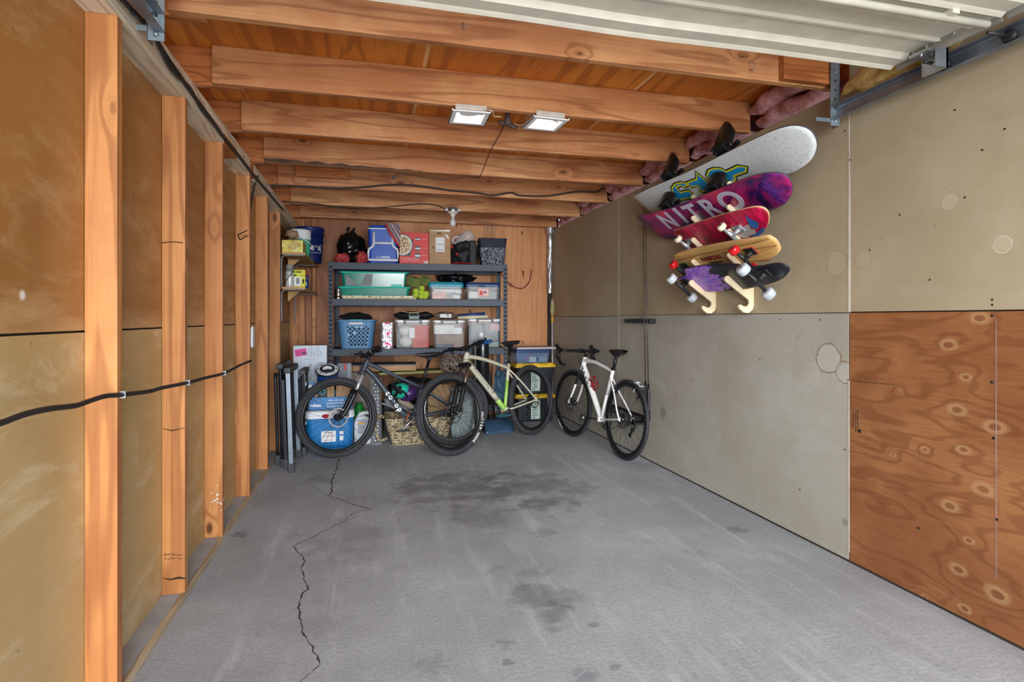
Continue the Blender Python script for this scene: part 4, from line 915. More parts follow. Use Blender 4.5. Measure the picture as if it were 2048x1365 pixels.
# ================================================================ BOARD RACK ON THE RIGHT WALL
UA = Vector((-.775, 0, .632)); NB = Vector((-.632, 0, -.775))       # across the boards (wall -> room, upwards) ; base normal
ZT5 = [1.436, 1.592, 1.738, 1.884, 2.026]; XT = 2.108
M_BIRCH = P('rack_birch', (228,208,172), .55, var=.05); M_PLY = P('rack_ply_edge', (206,178,132), .6)
def zz(l, ox=1240, oy=240, sc=4.876): return [(ox+a/sc, oy+b/sc) for a, b in l]
def z2(l): return zz(l, 1300, 400, 5.6875)
def rack(Y, label):
    r = thing('board_rack', label, 'rack', (XR-.02, Y, 1.25)); mb = MB()
    mb.box((XR-.034, Y-.009, 1.27), (XR-.001, Y+.009, 2.08), bev=.004); mb.build('spine', M_BIRCH, r, world=True)
    for k, z in enumerate(ZT5):
        if k == 0: continue
        mb = MB(); tip = Vector((XT, 0, z)); root_ = tip-UA*.205; w_ = .0165; n = Vector((.632,0,.775)); pts = []
        for a in range(9):
            t = PI/2-PI*a/8; pts.append(tip-UA*w_+UA*w_*math.cos(t)+n*w_*math.sin(t))
        poly = [(p.x, p.z) for p in pts]+[(XR-.02, z-.155), (XR-.02, z-.115), ((root_+n*w_+UA*.03).x, (root_+n*w_+UA*.03).z)]; ps = poly[:9]+poly[10:] if 0 else poly
        mb.prism(poly, Y-.009, Y+.009)
        mb.build('arm', M_BIRCH, r, world=True, bevel=.003)
    hk = z2([(445,930),(460,912),(480,912),(500,925),(655,1045),(750,1050),(755,1200),(735,1260),(690,1295),(640,1290),(595,1250),(583,1220),(592,1207),(605,1207),(640,1225),(675,1225),(695,1195),(690,1160),(450,970),(440,950)])
    mb = MB(); q = [at_y(a, b, 3.40) for a, b in hk]; mb.prism([(min(p.x, XR-.001), p.z) for p in q], Y-.0092, Y+.0092); mb.build('end_hook', M_BIRCH, r, world=True, bevel=.003)
rack(3.40, 'pale wooden board rack upright, the far one of two on the right wall')
rack(3.01, 'pale wooden board rack upright, the near one of two on the right wall')
class Plane:
    def __init__(s, k, lift=.019): s.o = Vector((XT, 0, ZT5[k]))-NB*lift
    def at(s, px, py, off=0):
        r_ = ray(px, py); e = Vector((0,0,EYE)); o = s.o+NB*off; t = (o-e).dot(NB)/r_.dot(NB); return e+r_*t
    def st(s, px, py): p = s.at(px, py); return (-(p.y), (p-s.o).dot(UA))      # text-wise coordinates: x = -Y, y = up the arms
    def M(s, off=0): return frame(s.o+NB*off, (0,-1,0), UA)                     # local z = base normal
def zz(l, ox=1240, oy=240, sc=4.876): return [(ox+a/sc, oy+b/sc) for a, b in l]
def z2(l): return zz(l, 1300, 400, 5.6875)
def outline(pl, px, n=5, rnd=True):
    q = [Vector((*pl.st(*p), 0)) for p in px]
    q = q+[q[0]]; out = []
    m = len(q)-1
    for i in range(m):
        p0, p1, p2, p3 = q[(i-1) % m], q[i], q[(i+1) % m], q[(i+2) % m]
        for k in range(n):
            t = k/n; out.append(.5*((2*p1)+(p2-p0)*t+(2*p0-5*p1+4*p2-p3)*t*t+(3*p1-p0-3*p2+p3)*t**3))
    return out
def slab(mb, pl, pts, z0, z1, curl=0, mats=(0,1,2)):
    """pts in plane coords; z1 = base side; curl lifts the ends off the base side"""
    xs = [p.x for p in pts]; a, b = min(xs), max(xs); L = b-a
    def cz(x): e = max(0, (abs((x-a)/L-.5)-.36)/.14); return -curl*e*e
    n = len(pts); M = pl.M(); c = Vector(((a+b)/2, sum(p.y for p in pts)/n, 0))
    rings = [1.0, .93, .8, .5]; vs = []
    for z in (z1, z0):
        for rg in rings:
            for p in pts:
                x = c.x+(p.x-c.x)*(rg*.15+.85 if rg > .9 else rg) ; y = c.y+(p.y-c.y)*rg; x = c.x+(p.x-c.x)*(1-(1-rg)*.55)
                vs.append((x, y, z+cz(x)))
    k = len(rings)*n
    def face(idx, mi): mb.mi = mi; return idx
    F0 = []; F1 = []; FE = []
    for r_ in range(len(rings)-1):
        for i in range(n):
            j = (i+1) % n; F0.append((r_*n+i, r_*n+j, (r_+1)*n+j, (r_+1)*n+i)); F1.append((k+r_*n+i, k+(r_+1)*n+i, k+(r_+1)*n+j, k+r_*n+j))
    F0.append(tuple((len(rings)-1)*n+i for i in range(n))); F1.append(tuple(k+(len(rings)-1)*n+i for i in range(n))[::-1])
    for i in range(n): j = (i+1) % n; FE.append((i, k+i, k+j, j))
    V = [mb.bm.verts.new(M @ Vector(v)) for v in vs]
    for fs, mi in ((F0, mats[0]), (F1, mats[1]), (FE, mats[2])):
        for f in fs:
            try: fc = mb.bm.faces.new([V[i] for i in f]); fc.material_index = mi; fc.smooth = (mi != mats[2])
            except ValueError: pass
def galaxy():
    n = NT('snowboard_galaxy'); o = n.obj(); q = n.vm('MULTIPLY', o, (3,2.2,3)); a = n.noise(q, 1.4, 6, .6, 1.2); b = n.noise(n.vm('ADD', o, (3,1,7)), 4.5, 6, .7, .8); c = n.noise(n.vm('ADD', o, (9,4,2)), 3.0, 4, .6)
    col = n.mix(n.mr(a, .36, .62), s2l((44,22,84)), s2l((176,28,96))); col = n.mix(n.mr(b, .5, .72, 0, .85), col, s2l((120,62,176)))
    col = n.mix(n.mr(c, .56, .74, 0, .9), col, s2l((226,66,92))); col = n.mix(n.mr(c, .34, .42, .6, 0), col, s2l((24,16,44)))
    n.col(col); n.set(Roughness=.3); return n.m
def specks():
    n = NT('snowboard_white'); o = n.obj(); v = n.vor(o, 75).outputs['Distance']; k = n.noise(o, 6, 3); v2 = n.vor(n.vm('ADD', o, (3,3,3)), 38).outputs['Distance']
    f = n.math('MULTIPLY', n.mr(v, .14, .22, 1, 0), n.mr(k, .38, .46)); f = n.math('MAXIMUM', f, n.mr(v2, .05, .085, .9, 0))
    n.col(n.mix(f, s2l((214,220,220)), s2l((84,92,102)))); n.set(Roughness=.3); return n.m
def redboard():
    n = NT('skateboard_red'); o = n.obj(); a = n.noise(n.vm('MULTIPLY', o, (2,4,2)), 2.5, 7, .7, 1); sc = n.noise(n.vm('MULTIPLY', o, (9,30,9)), 2, 4, .8)
    y = n.n('SeparateXYZ'); n.l(o, y.inputs[0])
    col = n.mix(n.mr(a, .38, .62), s2l((136,12,34)), s2l((222,20,84))); col = n.mix(n.mr(sc, .62, .72, 0, .6), col, s2l((232,130,160)))
    col = n.mix(n.mr(y.outputs[2], -.118, -.104, 1, 0), col, s2l((26,52,80)))
    n.col(col); n.set(Roughness=.4); return n.m
def marble():
    n = NT('longboard_marble'); o = n.obj(); y = n.n('SeparateXYZ'); n.l(o, y.inputs[0])
    a = n.noise(n.vm('MULTIPLY', o, (3,1.5,3)), 4, 3, .5, 2.5); s_ = n.mr(n.math('SINE', n.math('MULTIPLY', a, 46.0)), -.3, .8)
    col = n.mix(s_, s2l((96,64,214)), s2l((196,128,220))); col = n.mix(n.mr(n.math('SINE', n.math('MULTIPLY', a, 27.0)), .8, .98), col, s2l((214,160,214)))
    fl = n.noise(n.vm('MULTIPLY', o, (10,3,10)), 2.2, 2, .5, .8); th_ = n.math('ADD', n.math('MULTIPLY', y.outputs[1], 2.2), n.math('ADD', fl, .16))
    col = n.mix(n.mr(th_, .44, .47, 1, 0), col, s2l((24,26,36)))
    n.col(col); n.set(Roughness=.28); return n.m
M_GRIP = P('grip_tape', (28,28,30), .95); M_EDGE = P('board_edge_wood', (206,170,124), .5); M_STEEL = P('board_edge_steel', (90,84,90), .4, .3)
M_BIND = P('binding_black', (18,18,20), .35, bump=.1)
def binding(root, pl, px, flip=1):
    p = pl.at(*px); o = p-NB*.012; X = frame(o, (0,-1,0), UA)      # local z = base normal, so the binding grows along -z
    X = X @ Matrix.Diagonal((1,1,-1,1)); mb = MB()
    mb.lathe([(.045,.0),(.05,.004),(.05,.012),(.02,.016)], seg=20, M=X); mb.box((-.052,-.10,.012), (.052,.10,.022), X, bev=.004)
    for s_ in (-1,1): mb.prism([(-.10,.0),(.10,.0),(.10,.03),(.05,.055),(-.04,.05),(-.10,.02)], s_*.05-.003, s_*.05+.003, X @ RZ(90))
    base = mb.build('binding', M_BIND, root, world=True)
    mb = MB()
    def hb(u, v): 
        a = -1.45+2.9*u; v2 = math.sin(PI*.5*v); wv = math.sqrt(max(.02, 1-(v*.93)**4)); h = .02+.14*v2
        return (.088*math.sin(a)*wv, .045+.06*math.cos(a)+.045*v2, h*(1-.25*abs(math.sin(a))**3))
    mb.sheet(hb, 14, 10, X); 
    o_ = mb.build('highback', M_BIND, base); md = o_.modifiers.new('s', 'SOLIDIFY'); md.thickness = .006
    # parented meshes carry world coords; bring them back to the board's frame
    o_.data.transform((Matrix.Translation(root.location)).inverted())
    mb = MB()
    for yy, h in ((.03,.085), (-.055,.06)):
        mb.tube(smooth_path([X @ Vector((-.055,yy,.03)), X @ Vector((-.045,yy,h)), X @ Vector((0,yy-.01,h+.022)), X @ Vector((.045,yy,h)), X @ Vector((.055,yy,.03))], 4), .012, 8, flat=.5)
        mb.box((.035,yy-.014,h-.01), (.062,yy+.014,h+.012), X, bev=.003)
    mb.build('strap', M_BIND, root, world=True)
def truck(root, pl, px, yoff, wheelm, wr=.027, ww=.032, half=.088, drop=.062, metal=None, flipk=1, base=None):
    """px: picture position of the axle's middle"""
    o = pl.at(px[0], px[1], drop); X = frame(o, (0,-1,0), UA)
    mb = MB(); mb.cyl((0,-half-.012,0), (0,half+.012,0), .0048, seg=10, M=X); mb.tube([(0,-half+.025,0),(0,0,-.006),(0,half-.025,0)], [.010,.014,.010], 12, M=X)
    mb.tube([(0,0,-.004), (flipk*.022,0,-drop*.55), (flipk*.030,0,-drop+.014)], [.013,.014,.017], 12, M=X); mb.box((flipk*.015-.04,-.026,-drop), (flipk*.015+.04,.026,-drop+.010), X, bev=.003)
    mb.cyl((flipk*.035,0,-drop+.01), (flipk*.012,0,.0), .006, seg=8, M=X); mb.lathe([(.014,0),(.014,.016)], (flipk*.020,0,-.032), seg=14, M=X)
    tr = mb.build('truck', metal or M_ALU, root, world=True)
    if base:
        mb = MB(); mb.box((flipk*.015-.042,-.028,-drop-.001), (flipk*.015+.042,.028,-drop+.004), X); mb.build('riser_pad', base, root, world=True)
    for s_ in (1,-1):
        mb = MB(); c = s_*half; mb.lathe([(wr*.45,c-ww/2-.001),(wr*.75,c-ww/2),(wr*.93,c-ww/2+.003),(wr,c-ww/2+.008),(wr,c+ww/2-.008),(wr*.93,c+ww/2-.003),(wr*.75,c+ww/2),(wr*.45,c+ww/2+.001)], axis='Y', seg=30, M=X)
        wo = mb.build('wheel', wheelm, root, world=True)
        mb = MB(); mb.lathe([(.004,c-ww/2-.004),(.010,c-ww/2-.003),(.010,c+ww/2+.003),(.004,c+ww/2+.004)], axis='Y', seg=14, M=X); b_ = mb.build('bearing', M_DALU, wo); b_.data.transform(Matrix.Translation(root.location).inverted())
def glyph(mb, pl, pts, mi, off, scale=1.0):
    q = [Vector(pl.st(*p)) for p in pts]; c = sum(q, Vector((0,0)))/len(q)
    if scale < 1:
        d_ = {.86: .009, .60: .021}[scale]; n = len(q); ar = sum(q[i].x*q[(i+1) % n].y-q[(i+1) % n].x*q[i].y for i in range(n)); sg = 1 if ar > 0 else -1; out = []
        for i in range(n):
            e0 = (q[i]-q[i-1]).normalized(); e1 = (q[(i+1) % n]-q[i]).normalized(); n0 = Vector((-e0.y, e0.x))*sg; n1 = Vector((-e1.y, e1.x))*sg
            b = n0+n1; b = b/max(b.length_squared*.5, .9); out.append(q[i]+b*d_)
        q = out
    M = pl.M(); n = len(q)
    V = [mb.bm.verts.new(M @ Vector((p.x, p.y, off))) for p in q]; f = mb.bm.faces.new(V); f.material_index = mi
# white snowboard
pl = Plane(4); W = zz([(110,770),(230,695),(400,620),(700,490),(1100,290),(1350,170),(1500,110),(1640,85),(1760,110),(1850,180),(1893,280),(1870,380),(1800,450),(1680,515),(1520,560),(1100,712),(600,860),(400,905),(290,915),(200,860),(130,800)])
r = thing('snowboard', 'white speckled snowboard with yellow and blue lettering, topmost on the rack', 'snowboard', tuple(pl.o+Vector((0,3.2,0))))
mb = MB(); slab(mb, pl, outline(pl, W), -.010, 0, curl=.03); mb.build('board', [specks(), M_GRIP, M_STEEL], r, world=True)
G1 = zz([(470,752),(430,745),(500,700),(488,660),(520,612),(590,592),(650,606),(690,640),(640,668),(600,652),(572,668),(590,690),(670,668),(735,740),(700,775),(600,790),(500,768)])
G2 = zz([(632,600),(732,562),(733,488),(765,515),(855,590),(905,650),(860,690),(820,722),(775,700),(765,648),(700,668),(655,630)])
G3 = zz([(828,535),(848,478),(905,455),(975,458),(1030,484),(1142,430),(1255,450),(1250,518),(1140,557),(1152,580),(1105,645),(1040,600),(985,548),(940,550),(890,590),(852,572)])
mb = MB()
for G in (G1, G2, G3):
    glyph(mb, pl, G, 0, .0010); glyph(mb, pl, G, 1, .0016, .86); glyph(mb, pl, G, 2, .0022, .60)
mb.build('graphic', [P('print_black', (20,20,22), .4, var=0), P('print_yellow', (222,214,34), .4, var=0), P('print_blue', (34,150,210), .4, var=0)], r, world=True, normals=False)
binding(r, pl, (1452, 322)); binding(r, pl, (1345, 372))
# purple snowboard
pl = Plane(3); W = zz([(140,975),(200,940),(500,860),(850,720),(1150,600),(1300,550),(1450,542),(1580,580),(1650,670),(1650,760),(1580,840),(1400,900),(1100,972),(800,1062),(560,1150),(430,1165),(300,1100),(180,1020)])
r = thing('snowboard', 'purple and pink galaxy snowboard with large white letters, second on the rack', 'snowboard', tuple(pl.o+Vector((0,3.2,0))))
mb = MB(); slab(mb, pl, outline(pl, W), -.010, 0, curl=.03); mb.build('board', [galaxy(), M_GRIP, M_STEEL], r, world=True)
mb = MB()
for ch, px in zip('NITRO', ((1337,443),(1363,433),(1388,427),(1421,417),(1463,404))):
    s_ = pl.st(*px); mb.text(ch, .205, pl.M(.0012) @ T(s_[0], s_[1], 0) , .0005, {'N':1.05,'I':1.2,'T':1.05,'R':1.1,'O':1.25}[ch], .006)
mb.build('lettering', P('print_pale', (206,200,220), .4, var=.06), r, world=True)
binding(r, pl, (1437, 400)); binding(r, pl, (1340, 432))
# red skateboard
pl = Plane(2); W = z2([(255,365),(330,335),(600,240),(900,150),(1080,112),(1200,125),(1290,185),(1325,270),(1300,350),(1200,430),(1060,470),(800,510),(600,555),(450,580),(340,530),(270,440)])
r = thing('skateboard', 'red and pink skateboard with cream wheels, third on the rack', 'skateboard', tuple(pl.o+Vector((0,3.2,0))))
mb = MB(); slab(mb, pl, outline(pl, W), -.011, 0, curl=.035); mb.build('deck', [redboard(), M_GRIP, M_EDGE], r, world=True)
M_CREAMW = P('cream_wheel', (224,214,186), .4, var=.03)
truck(r, pl, (1463,473), 0, M_CREAMW, metal=M_ALU, half=.085); truck(r, pl, (1374,495), 0, M_CREAMW, metal=M_ALU, half=.085, flipk=-1)
mb = MB(); glyph(mb, pl, z2([(1070,300),(1120,275),(1150,330),(1200,340),(1205,385),(1150,400),(1100,430),(1010,425),(990,405),(1060,360)]), 0, .0012); glyph(mb, pl, z2([(1090,170),(1130,210),(1240,260),(1230,330),(1150,310),(1110,240)]), 1, .0012); glyph(mb, pl, z2([(1180,400),(1300,305),(1305,345),(1220,420),(1120,440)]), 1, .0013)
mb.build('graphic', [P('print_grey', (196,190,190), .4), P('print_blue2', (44,110,190), .4)], r, world=True, normals=False)
# bamboo cruiser
pl = Plane(1); W = z2([(250,670),(290,622),(500,560),(850,490),(1250,435),(1370,468),(1440,540),(1455,620),(1300,695),(1130,728),(900,745),(580,765),(400,772),(270,725)])
r = thing('cruiser_board', 'worn bamboo coloured cruiser board with red translucent wheels, fourth on the rack', 'skateboard', tuple(pl.o+Vector((0,3.2,0))))
mb = MB(); slab(mb, pl, outline(pl, W), -.012, 0, curl=.02); mb.build('deck', [lum_wood('bamboo', (214,172,106), (172,124,66), axis=1, lines=14, knots=0, lstr=.3, rough=.35), M_GRIP, M_EDGE], r, world=True)
mb = MB()
for a, b, c in (((1540,478),(1400,510),(1354,521)), ((1553,492),(1450,505),(1382,522)), ((1540,520),(1500,524),(1440,530))):
    M = pl.M(.0012); q = [M @ Vector((*pl.st(*x), 0)) for x in (a, b, c)]; mb.tube(q, .0016, 4)
s_ = pl.st(1422, 517); mb.mi = 1; mb.text('BOMBSQUAD', .040, pl.M(.0014) @ T(s_[0], s_[1], 0), .0004, .9, .0022); s_ = pl.st(1432, 525); mb.mi = 2; mb.text('TAPERKICK', .026, pl.M(.0014) @ T(s_[0], s_[1], 0), .0004, 1.1, .001)
mb.build('graphic', [P('pinstripe', (104,40,26), .5, var=0), P('print_red', (146,36,28), .5, var=0), M_INK], r, world=True)
M_REDW = P('red_wheel', (196,22,30), .15, var=.05, coat=.4)
truck(r, pl, (1487,519), 0, M_REDW, wr=.031, ww=.042, metal=P('truck_black', (44,44,46), .45, .3), base=P('red_riser', (206,40,44), .4), half=.080); truck(r, pl, (1363,545), 0, M_REDW, wr=.031, ww=.042, metal=P('truck_black', (44,44,46), .45), base=P('green_pad', (40,140,60), .4), half=.080, flipk=-1)
# purple longboard
pl = Plane(0); W = z2([(385,800),(420,785),(600,752),(900,735),(1200,765),(1400,740),(1520,768),(1568,840),(1440,930),(1160,1003),(920,1032),(640,1042),(520,990),(430,992),(395,960),(320,925),(312,905),(380,880),(408,850)])
r = thing('longboard', 'purple marbled longboard with black flames and grey wheels, lowest on the rack', 'skateboard', tuple(pl.o+Vector((0,3.2,0))))
mb = MB(); slab(mb, pl, outline(pl, W, 3), -.011, 0, curl=.012); mb.build('deck', [marble(), M_GRIP, P('longboard_edge', (40,34,44), .5)], r, world=True)
M_GRYW = P('marbled_wheel', (176,182,186), .3, var=.25)
truck(r, pl, (1512,564), 0, M_GRYW, wr=.036, ww=.048, metal=P('truck_black', (44,44,46), .45, .3), half=.104, drop=.068, flipk=1); truck(r, pl, (1364,577), 0, M_GRYW, wr=.034, ww=.046, metal=P('truck_black', (44,44,46), .45), half=.100, drop=.062, flipk=-1)
# ================================================================ FISHING RODS
xw = 2.245
mb = MB(); a = at_x(1257,642,2.262); b = at_x(1306,642,2.262); z = a.z
mb.box((2.27, b.y, z-.020), (XR-.001, a.y, z+.018)); n_ = 8
for k in range(n_+1): yy = a.y+(b.y-a.y)*k/n_; mb.box((2.225, yy-.010, z-.018), (2.272, yy+.010, z+.016), bev=.003)
mb.build('rod_rack', P('rack_black', (24,25,28), .5), label='black comb shaped rod holder screwed to the right wall', cat='rod holder')
r = thing('rod_foot_rack', 'black lower rod holder tray behind the road bike wheel', 'rod holder', (2.26, 4.6, .42))
mb = MB(); a = at_x(1252,838,2.25); b = at_x(1299,862,2.25); zc = .34
for k in range(8): yy = 5.05-.085*k; mb.box((2.20, yy-.012, zc-.02), (2.272, yy+.012, zc+.02), bev=.003)
mb.box((2.27, 4.36, zc-.03), (XR-.001, 5.08, zc+.03)); mb.box((2.16, 4.36, zc-.035), (XR-.001, 4.52, zc-.02)); mb.box((2.16, 4.36, zc-.035), (2.165, 4.52, zc+.01)); mb.build('tray', P('rack_black', (24,25,28), .5), r, world=True)
for i, (t0, t1, b0, lb) in enumerate((((1287,450),(1289,640),(1292,850),'left fishing rod with a silver spinning reel, behind the road bike'), ((1291.5,450),(1294.5,650),(1298,850),'right fishing rod with a black grip, nearer the skateboards'))):
    A = at_x(*t1, 2.235); B = at_x(b0[0], b0[1], 2.235); B.z = .36; top = at_x(*t0, 2.255); dr = (top-A).normalized(); topz = top+dr*.35; topz.x = 2.262
    r = thing('fishing_rod', lb, 'fishing rod', tuple(B))
    mb = MB(); mb.tube([B.lerp(A,.35), A, top, topz], [.0048,.004,.0028,.0014], 8); mb.build('blank', P('rod_blank', (58,44,40), .35, coat=.3), r, world=True)
    mb = MB(); mb.tube([B, B.lerp(A,.12), B.lerp(A,.30), B.lerp(A,.38)], [.012,.011,.012,.008], 10); mb.build('grip', M_BLK, r, world=True)
    mb = MB()
    for k in range(7):
        q = B.lerp(top, .42+.095*k); mb.tube([(q.x-.012+.008*math.cos(a_), q.y, q.z+.010*math.sin(a_)) for a_ in [j*PI/5 for j in range(10)]], .0012, 5, True)
    mb.build('line_guide', M_DALU, r, world=True)
    q = B.lerp(A, .33) if i == 0 else B.lerp(A, .26); mb = MB()
    mb.tube([q, q+Vector((-.05,.02,.0))], .006, 8); mb.lathe([(.012,-.03),(.028,-.026),(.022,-.012),(.022,.012),(.030,.018),(.026,.03),(.010,.034)], tuple(q+Vector((-.06,.03,.01))), 'Z', 20); mb.tube(smooth_path([q+Vector((-.06,.03,-.02)), q+Vector((-.095,.01,-.02)), q+Vector((-.11,.0,-.045))], 3), .005, 6)
    mb.build('reel', M_ALU if i == 0 else M_BLK, r, world=True)
# ================================================================ THINGS ON THE SHELVES
def clear(name, c, alpha, rough=.15):
    if name in MC: return MC[name]
    n = NT(name); n.col(s2l(c)); n.set(Roughness=rough); n.b.inputs['Alpha'].default_value = alpha; n.b.inputs['Specular IOR Level'].default_value = .7
    MC[name] = n.m; return n.m
M_CLEAR = clear('clear_plastic', (206,212,218), .17); M_TEALT = clear('teal_translucent', (20,150,130), .78); M_TEAL = P('teal_lid', (44,190,168), .4); M_BAG = P('black_bag', (16,16,18), .28, spec=.6, bump=.8, bs=16, var=0)
M_CARD = P('cardboard', (176,140,102), .7, bump=.08); M_CARDD = P('cardboard_dark', (128,100,78), .75); M_WCARD = P('white_box', (206,216,230), .5, var=.03); M_LABEL = P('paper_label', (226,228,230), .6, var=.02)
M_NAVY = P('navy_plastic', (24,56,104), .4); M_TLID = P('teal_blue_lid', (30,140,164), .4); M_YLID = P('yellow_lid', (236,190,40), .4, var=.03); M_TOTE = P('black_tote', (20,26,34), .45); M_RED = P('red_box', (208,30,22), .45, var=.04)
M_LBLUE = P('basket_blue', (84,134,176), .45, var=.03); M_CBLUE = P('cooler_blue', (22,76,176), .4, var=.03); M_CBLUE2 = P('igloo_blue', (24,116,182), .35, var=.04); M_WP = P('white_plastic', (226,230,234), .4, var=.03)
M_SILV = P('mirror_silver', (214,216,220), .12, 1, var=.05)
def rr(w_, d_, r_, n=5):
    out = []
    for cx, cy, a0 in ((w_/2-r_, d_/2-r_, 0), (-w_/2+r_, d_/2-r_, 90), (-w_/2+r_, -d_/2+r_, 180), (w_/2-r_, -d_/2+r_, 270)):
        for k in range(n+1): a = math.radians(a0+90*k/n); out.append((cx+r_*math.cos(a), cy+r_*math.sin(a)))
    return out
def tub(mb, secs, r=.02, cap=True, cy=0, th=0):
    """secs: list of (w, d, z) ; rounded rectangle lofted upwards, centred x=0,y=cy"""
    V = []; Fc = []; n = None
    for (w_, d_, z) in secs:
        q = rr(w_, d_, min(r, w_*.45, d_*.45)); n = len(q); V += [(x, y+cy, z) for x, y in q]
    for i in range(len(secs)-1):
        for k in range(n): j = (k+1) % n; Fc.append((i*n+k, i*n+j, (i+1)*n+j, (i+1)*n+k))
    if cap: Fc.append(tuple(range(n))[::-1])
    if cap == 2: Fc.append(tuple((len(secs)-1)*n+k for k in range(n)))
    mb._add(V, Fc, None, False); return mb
def blob(w_, h, d_, seed, amp=.25, fr=2.2, seg=30, flat=True):
    mb = MB(); mb.ball((0,0,0), 1, seg, (w_/2, d_/2, h/2), amp=amp, fr=fr, seed=seed)
    for v in mb.bm.verts:
        q = noise.noise(v.co*22+Vector((seed,0,0))); v.co += v.co.normalized()*q*.012
        v.co.z += h/2
        if flat and v.co.z < h*.08: v.co.z = max(0, v.co.z*.4)
        if flat and v.co.z < 0: v.co.z = 0
    return mb
def fit(mb, w_, h):       # scale a local mesh to span w x h
    xs = [v.co.x for v in mb.bm.verts]; zs = [v.co.z for v in mb.bm.verts]; cx = (min(xs)+max(xs))/2
    for v in mb.bm.verts: v.co.x = (v.co.x-cx)*w_/(max(xs)-min(xs)); v.co.z = (v.co.z-min(zs))*h/(max(zs)-min(zs))
    return mb
FR = RX(90)     # text facing -y
def cardbox(name, x0, x1, yt, back, zb, dpt, mat, label, cat='box', extra=0, bev=.002, tape=True):
    r, w_, h = slot(x0, x1, yt, back, zb, name, label, cat, extra=extra); mb = MB(); mb.box((-w_/2,0,0), (w_/2,dpt,h), bev=bev); mb.build('carton', mat, r); return r, w_, h
ZT_ = ZS['top']; Z2_ = ZS['two']; Z3_ = ZS['three']; ZF = 0
# --- top shelf
r, w_, h = slot(667, 732, 454, .06, ZT_, 'trash_bag', 'stuffed glossy black trash bag on the top shelf', 'bag'); m = fit(blob(w_, h, .32, 3, .3, 2.6, 44), w_, h); m.bm.transform(T(0,.19,0)); m.build('sack', M_BAG, r)
mb = MB(); mb.tube(smooth_path([(-.03,.17,h-.03), (-.04,.16,h+.0), (-.02,.15,h+.008)], 4), .014, 8); mb.tube(smooth_path([(.0,.17,h-.03), (.03,.16,h+.0), (.03,.15,h+.01)], 4), .012, 8); mb.build('knot', M_BAG, r)
M_RAG = P('red_cloth', (180,64,66), .8, bump=.5, bs=20)
for x0, x1, yt, lb, sd in ((664, 698, 503, 'left crumpled red sack in front of the black trash bag', 5), (709, 738, 499, 'right crumpled red sack beside the blue cooler', 9)):
    r, w_, h = slot(x0, x1, yt, .01, ZT_, 'red_sack', lb, 'bag'); m = fit(blob(w_, h, .16, sd, .5, 2.0, 32), w_, h); m.bm.transform(T(0,.08,0)); m.build('sack', M_RAG, r)
r, w_, h = slot(735.5, 797, 450, .03, ZT_, 'upright_cooler', 'tall royal blue cooler with white handle outline on the top shelf', 'cooler')
mb = MB(); tub(mb, [(w_*.92,.28,0),(w_*.98,.29,.02),(w_*.96,.29,h*.5),(w_,.30,h*.90)], .035, 2, .15); mb.build('body', M_CBLUE, r)
mb = MB(); tub(mb, [(w_*1.02,.31,h*.885),(w_*1.02,.31,h*.91)], .03, 2, .15); mb.build('lid_rim', M_WP, r)
mb = MB(); tub(mb, [(w_*.9,.27,h*.91),(w_*.88,.26,h*.985),(w_*.82,.24,h)], .03, 2, .15); mb.build('lid', M_CBLUE, r)
mb = MB(); y = -.010
hp = [(-w_*.30,h*.80),(-w_*.30,h*.50),(-w_*.34,h*.43),(-w_*.46,h*.36),(-w_*.48,h*.26),(-w_*.47,h*.08),(w_*.47,h*.08),(w_*.48,h*.26),(w_*.46,h*.36),(w_*.34,h*.43),(w_*.30,h*.50),(w_*.30,h*.80)]
mb.tube([(a, y, b) for a, b in hp], .013, 8, up=(0,1,0)); mb.tube([(-w_*.30,y,h*.52),(w_*.30,y,h*.52)], .013, 8); mb.build('handle', M_WP, r)
mb = MB(); mb.box((-w_*.22,-.004,h*.13), (w_*.22,.006,h*.18)); mb.mi = 1; mb.box((-w_*.2,-.005,h*.14),(-w_*.05,.005,h*.17)); mb.build('name_plate', [P('silver_plate', (170,190,214), .4), M_CBLUE], r)
def stripes():
    n = NT('striped_cloth'); o = n.obj(); s_ = n.n('SeparateXYZ'); n.l(o, s_.inputs[0]); a = n.math('ADD', n.math('MULTIPLY', s_.outputs[0], 1.0), n.math('MULTIPLY', s_.outputs[2], .55))
    f1 = n.mr(n.math('SINE', n.math('MULTIPLY', a, 420.0)), -.1, .1); f2 = n.mr(n.math('SINE', n.math('MULTIPLY', a, 170.0)), .2, .4)
    col = n.mix(f1, s2l((120,30,60)), s2l((210,200,200))); col = n.mix(f2, col, s2l((96,92,100))); n.col(col); n.set(Roughness=.9); return n.m
a = shelf_pt(773, .0); r = thing('folded_blanket', 'striped red and grey blanket hanging folded over the tall cooler', 'blanket', (a.x, a.y, ZT_+.20), RS)
mb = MB(); mb.prism([(-.01,.225),(.14,.225),(.145,.06),(.13,.0),(.10,.03)], -.035, .02); mb.build('cloth', stripes(), r); mb = MB(); mb.tube([(-.012,-.034,.22),(.03,-.036,.13),(.135,-.036,-.02)], .009, 6, flat=.6); mb.build('red_edge', P('red_trim', (226,60,40), .7), r)
r, w_, h = cardbox('cooker_box', 799, 857.5, 466, .04, ZT_, .30, M_RED, 'red pressure cooker carton with a picture of stew on the top shelf')
mb = MB(); c = (-w_*.42, h*.60)
def disc(mb, cx, cz, rx, rz, y, mi, n=28, a0=0, a1=2*PI, clipx=None):
    mb.mi = mi; q = [(cx+rx*math.cos(a0+(a1-a0)*k/n), cz+rz*math.sin(a0+(a1-a0)*k/n)) for k in range(n+(0 if a1-a0 > 6.2 else 1))]
    if clipx is not None: q = [(max(x, clipx), z) for x, z in q]
    mb.prism(q, y-.0006, y)
